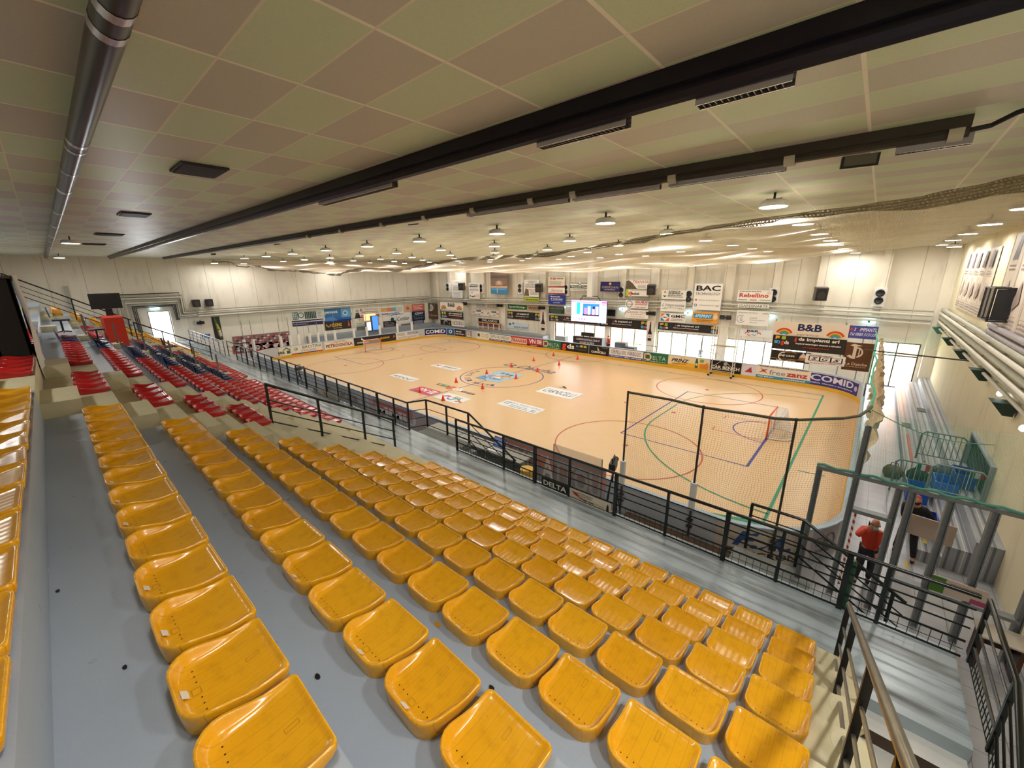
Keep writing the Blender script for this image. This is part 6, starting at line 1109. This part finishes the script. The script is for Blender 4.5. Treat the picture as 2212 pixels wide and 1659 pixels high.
# cameras on tripods
def tripod(p, h, label, s=1.0):
    x, y = p; o = empty('camera_tripod', (x, y, 0), label, 'camera')
    for a in (.4, 2.5, 4.6): mb(M_BLACK).tube([(x + .5 * math.cos(a) * s, y + .38 * math.sin(a) * s, 0.01), (x + .05 * math.cos(a), y + .05 * math.sin(a), h - .35)], .017, 6).build('leg', o)
    mb(M_BLACK).tube([(x, y, h - .5), (x, y, h - .15)], .028, 8).build('centre_column', o); Mt = Matrix.Translation((x, y, h)) @ Matrix.Rotation(.3, 4, 'Z')
    q = mb(M_BLACKP).box(-.08, -.2, -.1, .08, .16, .08, Mt); q.tube([Mt @ Vector((0, .16, 0)), Mt @ Vector((0, .34, 0))], .07, 12, rs=[.055, .08]); q.build('camera_body', o); mb(M_BLACKP).tube([Mt @ Vector(v) for v in ((0, -.14, .07), (0, -.13, .2), (0, .12, .2), (0, .14, .07))], .02, 8).build('handle', o)
    mb(M_BLACK).tube([(x, y, h - .2), (x + .12, y - .35, h - .32)], .012, 6).build('pan_arm', o)
p = px(1325, 1003, y=8.7); tripod((p.x, 8.7), p.z, 'black video camera on a tripod just outside the walkway railing'); p = px(645, 796, y=8.7); tripod((p.x, 8.7), p.z, 'small black camera on a tripod beyond the left walkway railing')
# table against the right wall
o = empty('side_table', (2.67, 10.3, 0), 'small cream topped brown table against the right wall', 'table'); mb(mat('cream_top', '#CFC3B4', .4)).box(2.42, 10.0, .71, 3.05, 10.5, .74).build('table_top', o); mb(mat('brown_panel', '#4A2C1E', .5)).box(2.46, 10.04, .0, 2.52, 10.46, .71).box(2.95, 10.04, 0, 3.01, 10.46, .71).box(2.52, 10.4, .35, 2.95, 10.44, .71).build('table_body', o)
# wire cabinet high on the right wall
o = empty('wire_cabinet', (2.95, 20.0, 6.1), 'black barred cabinet with a red object high on the right wall', 'cabinet'); q = mb(M_BLACK); X0, X1, Y0, Y1, Z0, Z1 = 2.72, 3.18, 19.4, 20.9, 5.6, 6.6
for x in (X0, X1):
    for y in (Y0, Y1): q.tube([(x, y, Z0), (x, y, Z1)], .03, 5)
    for z in (Z0, Z1): q.tube([(x, Y0, z), (x, Y1, z)], .03, 5)
for y in (Y0, (Y0 + Y1) / 2, Y1):
    for z in (Z0, Z1): q.tube([(X0, y, z), (X1, y, z)], .025, 5)
q.tube([(X0, (Y0 + Y1) / 2, Z0), (X0, (Y0 + Y1) / 2, Z1)], .02, 5).build('cage_frame', o)
mb(M_BLACKP).box(X0 + .05, Y0, Z0 + .03, X1, Y0 + .04, Z1 - .03).box(X1 - .03, Y0, Z0, XR - .002, Y1, Z1).build('back_panel', o); mb(mat('red_plastic_thing', '#C82834', .4)).box(2.9, 19.6, 5.66, 3.0, 19.75, 6.25).build('red_object', o)
q = mb(mat('cage_wire', '#3A3836', .5))
for i in range(16): q.tube([(X0, Y0 + (Y1 - Y0) * (i + .5) / 16, Z0), (X0, Y0 + (Y1 - Y0) * (i + .5) / 16, Z1)], .006, 4)
q.build('wire_mesh', o)
# barriers, crates and bags by the low opening of the right wall
def barrier(x0, x1, y, z, h, label):
    o = empty('crowd_barrier', ((x0 + x1) / 2, y, z), label, 'barrier', 'steel crowd barriers'); mb(M_GALV).tube([(x0, y, z), (x0, y, z + h - .1), (x0 + .1, y, z + h), (x1 - .1, y, z + h), (x1, y, z + h - .1), (x1, y, z)], .028, 8).build('frame', o)
    q = mb(M_GALV)
    for i in range(1, 8): x = x0 + (x1 - x0) * i / 8; q.tube([(x, y, z + .18), (x, y, z + h)], .01, 5)
    q.tube([(x0, y, z + .18), (x1, y, z + .18)], .018, 6).build('bars', o)
    for x in (x0 + .2, x1 - .2): mb(M_GALV).tube([(x, y - .25, z + .02), (x, y + .25, z + .02)], .02, 6).build('foot', o)
barrier(1.42, 2.4, 17.6, .62 * 0, 1.15, 'steel barrier left of the blue crates'); barrier(1.95, 3.0, 18.8, .9, 1.0, 'farthest steel barrier behind the blue crates'); barrier(2.0, 3.05, 15.7, .93, .95, 'steel barrier nearest the stand in front of the crates')
for k, (x, y, z, c, t) in enumerate(((1.95, 16.7, .31, '#1E58B8', 'bright blue crate nearest the rink'), (2.5, 16.9, .64, '#2A6ACB', 'lighter blue crate in the middle of the pile'), (2.84, 17.1, .95, '#1B3F9A', 'dark blue crate by the low wall opening'), (2.0, 14.6, .31, '#1E3A9A', 'dark blue box in front of the barriers'))):
    w = .22 if x > 2.8 else .24; m = mb(mat('crate_' + c[1:], c, .4)); m.box(x - w, y - .4, z, x + w, y + .4, z + .03).box(x - w, y - .4, z + .03, x - w + .02, y + .4, z + .42).box(x + w - .02, y - .4, z + .03, x + w, y + .4, z + .42).box(x - w + .02, y - .4, z + .03, x + w - .02, y - .38, z + .42).box(x - w + .02, y + .38, z + .03, x + w - .02, y + .4, z + .42); tag(m.build('plastic_crate'), t, 'crate', 'blue crates by the right wall')
for k, (x, y, z, c, t) in enumerate(((1.5, 18.9, .0, '#6A5A40', 'brown and blue bag left of the steel barriers'), (2.05, 18.2, .31, '#17171C', 'black bag behind the blue crates'), (2.6, 18.0, .63, '#2A3550', 'navy bag on the steps behind the crates'))):
    q = mb(mat('bag_' + c[1:], c, .7, noise=.3, scale=6)); q.lathe((x, y, z), [(.2, 0), (.27, .08), (.28, .25), (.2, .38), (.06, .42)], 14); q.tube([(x - .12, y, z + .36), (x - .08, y, z + .52), (x + .08, y, z + .52), (x + .12, y, z + .36)], .015, 6); tag(q.build('bag', smooth=True), t, 'bag')
for k, (x, y, z, t) in enumerate(((1.9, 17.5, .95, 'small tricolour flag on the left crate'), (2.85, 16.4, 1.45, 'small tricolour flag on the right crate'))):
    q = MB()
    for i, c in enumerate(('#1E7A48', '#F0EEEA', '#C8282C')): q.use(pm(c)).add([(x + .1 * i, y, z), (x + .1 * i + .1, y + .02, z), (x + .1 * i + .1, y + .02, z + .2), (x + .1 * i, y, z + .2), (x + .1 * i, y + .01, z), (x + .1 * i + .1, y + .03, z), (x + .1 * i + .1, y + .03, z + .2), (x + .1 * i, y + .01, z + .2)], [(0, 1, 2, 3), (7, 6, 5, 4), (0, 4, 5, 1), (2, 6, 7, 3)])
    q.use(M_WHITE).tube([(x, y, z - .4), (x, y, z + .22)], .008, 5); tag(q.build('small_flag'), t, 'flag')
o = mb(M_GREYWALL).box(3.1, 15.95, .931, 3.199, 16.05, 2.03).box(3.1, 19.2, .931, 3.199, 19.3, 2.03).box(3.1, 16.05, 1.96, 3.199, 19.2, 2.03).use(M_BLACK).box(3.18, 16.05, .94, 3.199, 19.2, 1.96).build('wall_hatch'); tag(o, 'low black panel standing for a dark opening, grey framed, on the right wall', 'hatch')  # wall is uncut: a flat black panel paints the darkness inside the opening
q = mb(mat('hatch_wire', '#55605C', .5))
for i in range(30): q.box(3.165, 16.06 + .105 * i, .94, 3.17, 16.066 + .105 * i, 1.96)
for i in range(9): q.box(3.165, 16.06, 1.0 + .11 * i, 3.17, 19.2, 1.006 + .11 * i)
q.build('wire_grid', o)
o = mb(pm('#B8503A')).box(1.98, 20.0, .301, 2.06, 23.5, .33).build('orange_pole'); tag(o, 'long orange pole lying on the right side steps', 'pole')
for k, (y, x) in enumerate(((14.2, 2.02), (13.0, 1.7), (12.2, 1.35))):
    o = mb(pm('#D9B83C')).box(x - .03, y - .35 if k == 0 else y - .15, (.301 if x > 1.8 else .001), x + .04, y + .35 if k == 0 else y + .15, (.304 if x > 1.8 else .004)).build('floor_marking'); tag(o, 'yellow tape strip on the corridor floor, %s' % ('on the first step', 'by the standing person', 'nearer the orange jacket')[k], 'floor marking')
# ================================================================ people
def skin(name, V, E, mt, parent, sub=2):
    me = bpy.data.meshes.new(name); me.from_pydata([v[:3] for v in V], E, []); ob = bpy.data.objects.new(name, me); C.objects.link(ob)
    sk = ob.modifiers.new('s', 'SKIN'); sk.use_smooth_shade = True; sv = me.skin_vertices[0].data
    for i, v in enumerate(V): sv[i].radius = (v[3], v[3] if len(v) < 5 else v[4]); sv[i].use_root = (i == 0)
    ob.modifiers.new('u', 'SUBSURF').levels = sub
    dg = bpy.context.evaluated_depsgraph_get(); nm = bpy.data.meshes.new_from_object(ob.evaluated_get(dg)); bpy.data.objects.remove(ob); nm.name = name
    nm.materials.clear(); nm.materials.append(mt); nm.polygons.foreach_set('use_smooth', [True] * len(nm.polygons))
    o = bpy.data.objects.new(name, nm); C.objects.link(o); o.parent = parent; return o
M_SKIN = mat('skin', '#C98B6E', .55)
def person(loc, rot, label, top, trouser, hands, knees=(0, 0), h=1.72, hair=None, mask=None, lean=0.0, shoe='#1A1A1E', feet=((-.11, .0), (.11, .0)), cat='person'):
    """figure standing at loc, facing -y before rot; hands: (left, right) wrist positions, metres in its own frame"""
    o = empty('person', loc, label, cat, None, rot); s = h / 1.72
    S = lambda p: tuple(q * s for q in p)
    sh = [(-.19, -lean * .9, 1.40), (.19, -lean * .9, 1.40)]; hip = [(-.09, 0, .90), (.09, 0, .90)]
    def elbow(a, b_):
        a, b_ = Vector(a), Vector(b_); mid = (a + b_) / 2; d = (b_ - a).length; off = math.sqrt(max(0, .285 ** 2 - (d / 2) ** 2)); out = Vector((a.x * 1.0, .25, -.35)).normalized(); ax = (b_ - a).normalized(); out = (out - ax * out.dot(ax)).normalized(); return mid + out * off
    el = [elbow(sh[i], hands[i]) for i in (0, 1)]
    kn = [((hip[i][0] + feet[i][0]) / 2, feet[i][1] / 2 - .04 - .0 * knees[i], .48) for i in (0, 1)]; an = [(feet[i][0], feet[i][1] + .03, .09) for i in (0, 1)]
    nk = (0, -lean, 1.48); hd = (0, -lean * 1.15 - .01, 1.60)
    V = [(0, 0, .95, .13), (0, -lean * .4, 1.15, .12), (0, -lean * .8, 1.36, .13), nk + (.055,), (0, -lean * 1.1, 1.54, .06)]; E_ = [(0, 1), (1, 2), (2, 3), (3, 4)]
    for i in (0, 1):
        b_ = len(V); V += [hip[i] + (.085,), kn[i] + (.058,), an[i] + (.04,), (an[i][0], an[i][1] - .13, .05, .036)]; E_ += [(0, b_), (b_, b_ + 1), (b_ + 1, b_ + 2), (b_ + 2, b_ + 3)]
        b_ = len(V); V += [sh[i] + (.06,), tuple(el[i]) + (.042,), tuple(hands[i]) + (.028,)]; E_ += [(2, b_), (b_, b_ + 1), (b_ + 1, b_ + 2)]
    skin('body', [S(v) for v in V], E_, M_SKIN, o)
    # head with face
    q = mb(M_SKIN); hx, hy, hz = hd; N = 16; prof = []
    for j in range(13):
        t = PI * j / 12; z = hz + .012 + math.cos(t) * .118; r = math.sin(t) ** .8; jaw = 1 - .28 * max(0, -math.cos(t)); 
        for i in range(N): a = 2 * PI * i / N; x = hx + r * .078 * jaw * math.cos(a); y = hy + r * .098 * (1 - .1 * max(0, -math.cos(t))) * math.sin(a) - (.018 if abs(a - 1.5 * PI) < .25 and 5 < j < 9 else 0) * (j == 7) * 1.4 - (.006 if j > 9 and math.sin(a) < -.5 else 0); prof.append(S((x, y, z)))
    q.add(prof, [(j * N + i, j * N + (i + 1) % N, (j + 1) * N + (i + 1) % N, (j + 1) * N + i) for j in range(12) for i in range(N)][::1])
    for sx in (-1, 1): q.lathe(S((hx + sx * .082, hy + .005, hz - .02)), [(.006, -.028), (.014, -.01), (.015, .012), (.006, .028)], 8)
    he = q.build('head', smooth=True); he.parent = o
    q = mb(mat('eye_dark', '#2A1C18', .3))
    for sx in (-1, 1): q.lathe(S((hx + sx * .032, hy - .088, hz + .008)), [(.004, -.005), (.009, 0), (.004, .005)], 8)
    q.box(hx * s - .022, (hy - .092) * s, (hz - .062) * s, hx * s + .022, (hy - .086) * s, (hz - .056) * s); e = q.build('eyes_and_mouth'); e.parent = he
    if hair:
        q = mb(mat('hair_' + hair[1:], hair, .7)); prof = []
        for j in range(6):
            t = PI * j / 10.5; z = hz + .018 + math.cos(t) * .125; r = math.sin(t) ** .8
            for i in range(N): a = 2 * PI * i / N; prof.append(S((hx + r * .086 * math.cos(a), hy + .012 + r * .104 * math.sin(a) + (.03 if math.sin(a) < -.4 and j > 3 else 0), z)))
        q.add(prof, [(j * N + i, j * N + (i + 1) % N, (j + 1) * N + (i + 1) % N, (j + 1) * N + i) for j in range(5) for i in range(N)]); q.build('hair', smooth=True).parent = he
    if mask:
        q = mb(mat('mask_' + mask[1:], mask, .8)); q.grid(lambda i, j: S((hx + .066 * math.sin((i / 6 - .5) * PI), hy - .108 * math.cos((i / 6 - .5) * PI * .85) - .004, hz - .075 + .065 * j / 3)), 7, 4); q.build('face_mask').parent = he
    # hands: palm, four curled fingers and a thumb
    for i in (0, 1):
        w = Vector(hands[i]); d = (w - Vector(el[i])).normalized(); sd = d.cross(Vector((0, 0, 1))); sd = sd.normalized() if sd.length > .1 else Vector((1, 0, 0)); cu = sd.cross(d)
        HV = [tuple(w) + (.026,), tuple(w + d * .045) + (.034, .018), tuple(w + d * .085) + (.038, .016)]; HE = [(0, 1), (1, 2)]
        for f_ in range(4):
            b_ = len(HV); o1 = w + d * .09 + sd * (.027 - .018 * f_); L = (.032, .037, .034, .027)[f_]
            HV += [tuple(o1) + (.0085,), tuple(o1 + d * L - cu * .008) + (.008,), tuple(o1 + d * L * 1.6 - cu * .028) + (.0068,)]; HE += [(2, b_), (b_, b_ + 1), (b_ + 1, b_ + 2)]
        b_ = len(HV); t0 = w + d * .035 + sd * .032; HV += [tuple(t0) + (.011,), tuple(t0 + d * .03 + sd * .02) + (.0095,), tuple(t0 + d * .06 + sd * .02 - cu * .01) + (.008,)]; HE += [(1, b_), (b_, b_ + 1), (b_ + 1, b_ + 2)]
        skin('hand', [S(v) for v in HV], HE, M_SKIN, o, 1)
    V = [(0, 0, .90, .16, .13), (0, -lean * .4, 1.12, .165, .13), (0, -lean * .8, 1.34, .175, .13), (0, -lean, 1.455, .085)]; E_ = [(0, 1), (1, 2), (2, 3)]
    for i in (0, 1):
        b_ = len(V); w = Vector(el[i]).lerp(Vector(hands[i]), .93); V += [sh[i] + (.085,), tuple(el[i]) + (.066,), tuple(w) + (.046,)]; E_ += [(2, b_), (b_, b_ + 1), (b_ + 1, b_ + 2)]
    skin('jacket', [S(v) for v in V], E_, top, o)
    V = [(0, 0, .95, .15, .12)]; E_ = []
    for i in (0, 1): b_ = len(V); V += [hip[i] + (.105,), kn[i] + (.078,), an[i] + (.058,)]; E_ += [(0, b_), (b_, b_ + 1), (b_ + 1, b_ + 2)]
    skin('trousers', [S(v) for v in V], E_, trouser, o)
    for i in (0, 1): q = skin('shoe', [S(v) for v in ((an[i][0], an[i][1] + .04, .05, .045), (an[i][0], an[i][1] - .06, .05, .047), (an[i][0], an[i][1] - .16, .042, .038))], [(0, 1), (1, 2)], mat('shoe_' + shoe[1:], shoe, .5), o, 1)
    return o
M_ORJ = mat('orange_padded_jacket', '#C8391E', .5, bump=.6, bscale=9); M_DT = mat('dark_trousers', '#23242C', .8); M_BT = mat('black_coat', '#15151A', .8)
pm1 = px(1893, 1126, z=1.66); pm2 = px(1984, 1080, z=1.68)
o = person((pm1.x, pm1.y, 0.0), math.atan2(pm1.x, pm1.y) * -1 + .1, 'bald person in an orange red padded jacket and mask holding a phone to the ear', M_ORJ, M_DT, ((-.13, -.12, 1.52), (.16, -.24, 1.02)), mask='#BCD8E2', h=1.7, feet=((-.12, -.02), (.12, .12)))
q = mb(M_BLACKP).box(-.118, -.1, 1.5, -.1, -.03, 1.64).build('phone'); q.parent = o
q['label'] = 'black phone'
o = person((pm2.x, pm2.y + .15, 0.001), -.1, 'person in black with cap and dark mask carrying a pale cardboard sheet', M_BT, M_BT, ((.0, -.3, 1.12), (.5, -.22, 1.12)), hair='#A8506A', mask='#1A1A1E', h=1.72, feet=((-.16, .1), (.2, -.18)))
p = Vector((pm2.x + .27, pm2.y - .33, 0)); c = mb(mat('cardboard', '#B3A193', .7)).box(-.42, -.02, .88, .42, .02, 1.4, Matrix.Translation(p) @ Matrix.Rotation(-.12, 4, 'Z')).build('cardboard_sheet'); tag(c, 'large pale cardboard sheet carried by the person in black', 'cardboard')
M_WS = mat('white_shirt', '#D9DCE2', .7); M_BLT = mat('blue_trousers', '#6A7486', .8)
po = px(1517, 778, z=0.0)
person((-10.3, 35.6, -.02), .2, 'person in white outside the bright doors behind the PRINZ board', M_WS, M_BLT, ((-.2, -.3, 1.2), (.22, -.3, 1.2)), hair='#3A3430', lean=.12, h=1.65)
person((-17.75, 33.35, 0.0), -.6, 'person in a red top standing at the right end of the score table', mat('red_top', '#B8342C', .7), M_DT, ((-.3, -.05, .85), (.25, -.2, 1.0)), hair='#2A2220', mask='#E8E8E8', h=1.65)
# ================================================================ upper left press corner
D_ = mat('dark_cloth', '#1D1713', .9, noise=.4, scale=3)
o = empty('press_platform', (-12.6, -1.6, 6.05), 'dark draped press platform at the top left of the stand', 'platform')
m = mb(D_).box(-13.9, -1.9, 5.1, -11.95, -.42, 7.15); m.build('draped_body', o)
m = mb(mat('dark_top', '#3A2A22', .6)).box(-13.95, -1.95, 7.15, -11.9, -.36, 7.2).build('top_board', o)
m = mb(mat('white_cloth', '#D9D2D0', .8)); m.grid(lambda i, j: (-13.97 + 2.1 * i / 12, -.35 + .035 * math.sin(i * 2.1 + j * .4) + .02 * i / 12 + .015 * j / 8, 7.205 - 1.95 * j / 14), 13, 15); m.build('white_drape', o, smooth=True)
p = Vector((-12.5, -.75, 7.2)); o = empty('broadcast_camera', p, 'large black broadcast camera on a silver tripod at the top left edge', 'camera'); M_BC = mat('camera_black', '#1A1214', .5)
mb(M_BC).box(-.55, -.14, .28, -.02, .14, .56, Matrix.Translation(p)).build('camera_body', o); mb(M_BC).tube([p + Vector((0, 0, .42)), p + Vector((.28, .22, .4))], .09, 12).build('lens', o); mb(M_BC).box(-.1, -.02, .56, .35, .2, .62, Matrix.Translation(p)).build('lens_hood', o)
for a in (0.3, 2.4, 4.5): mb(M_SILVER).tube([p + Vector((-.2 + .3 * math.cos(a), .22 * math.sin(a), 0)), p + Vector((-.2, 0, .3))], .018, 6).build('tripod_leg', o)
# red counter with a monitor
zc = TZ(3); o = empty('red_counter', (-24.2, 1.9, zc), 'bright red counter standing among the distant seats', 'counter'); mb(mat('counter_red', '#D4321C', .5)).box(-24.9, 1.36, zc + .001, -23.3, 1.95, zc + 1.2).build('counter_body', o)
o = empty('monitor', (-24.3, 1.6, zc + 1.2), 'black monitor standing on the distant red counter', 'monitor'); mb(M_BLACKP).bbox((-23.9, 1.6, zc + 1.85), (.06, .95, .62)).build('panel', o); mb(M_BLACKP).bbox((-23.9, 1.62, zc + 1.4), (.2, .2, .29)).build('stand', o)
for k in range(6):
    r = 2 + k; y = RY(r) - .25; o = mb(mat('taupe_post', '#7A6A60', .5)).box(-22.85, y - .03, TZ(r) + .001, -22.79, y + .03, TZ(r) + 1.0).build('rope_post'); tag(o, 'thin taupe post on the white steps, %s from the top' % ORD[k + 1], 'post', 'taupe posts on the white steps')
for k, (x, r) in enumerate(((-20.6, 1), (-24.2, 5), (-21.0, 2))):
    t = 'dark office chair placed on the distant seats, %s one' % ('upper left', 'lower', 'middle')[k]; z = TZ(r) + .12; y = RY(r) - .05; o = empty('office_chair', (x, y, z), t, 'chair'); M_ = mat('folded_chair_blue', '#2A3248', .5)
    mb(M_).box(x - .23, y - .2, z + .4, x + .23, y + .22, z + .45).build('seat', o); q = mb(M_); q.grid(lambda i, j: (x - .22 + .44 * i / 6, y - .2 - .03 * math.sin(PI * i / 6) - .04 * j / 4, z + .52 + .34 * j / 4), 7, 5).build('backrest', o)
    mb(M_BLACK).tube([(x, y, z + .05), (x, y, z + .4)], .03, 8).build('pedestal', o)
    for a in range(5): mb(M_BLACK).tube([(x, y, z + .05), (x + .24 * math.cos(a * 1.257), y + .2 * math.sin(a * 1.257), z + .02)], .018, 6).build('foot', o)
o = mb(mat('green_pad', '#1E4A34', .35)).lathe((.42, 7.70, WK + .001), [(.05, 0), (.07, .03), (.07, .85), (.05, .9)], 14).build('green_pad'); tag(o, 'rounded green pad behind the railing corner post', 'pad')
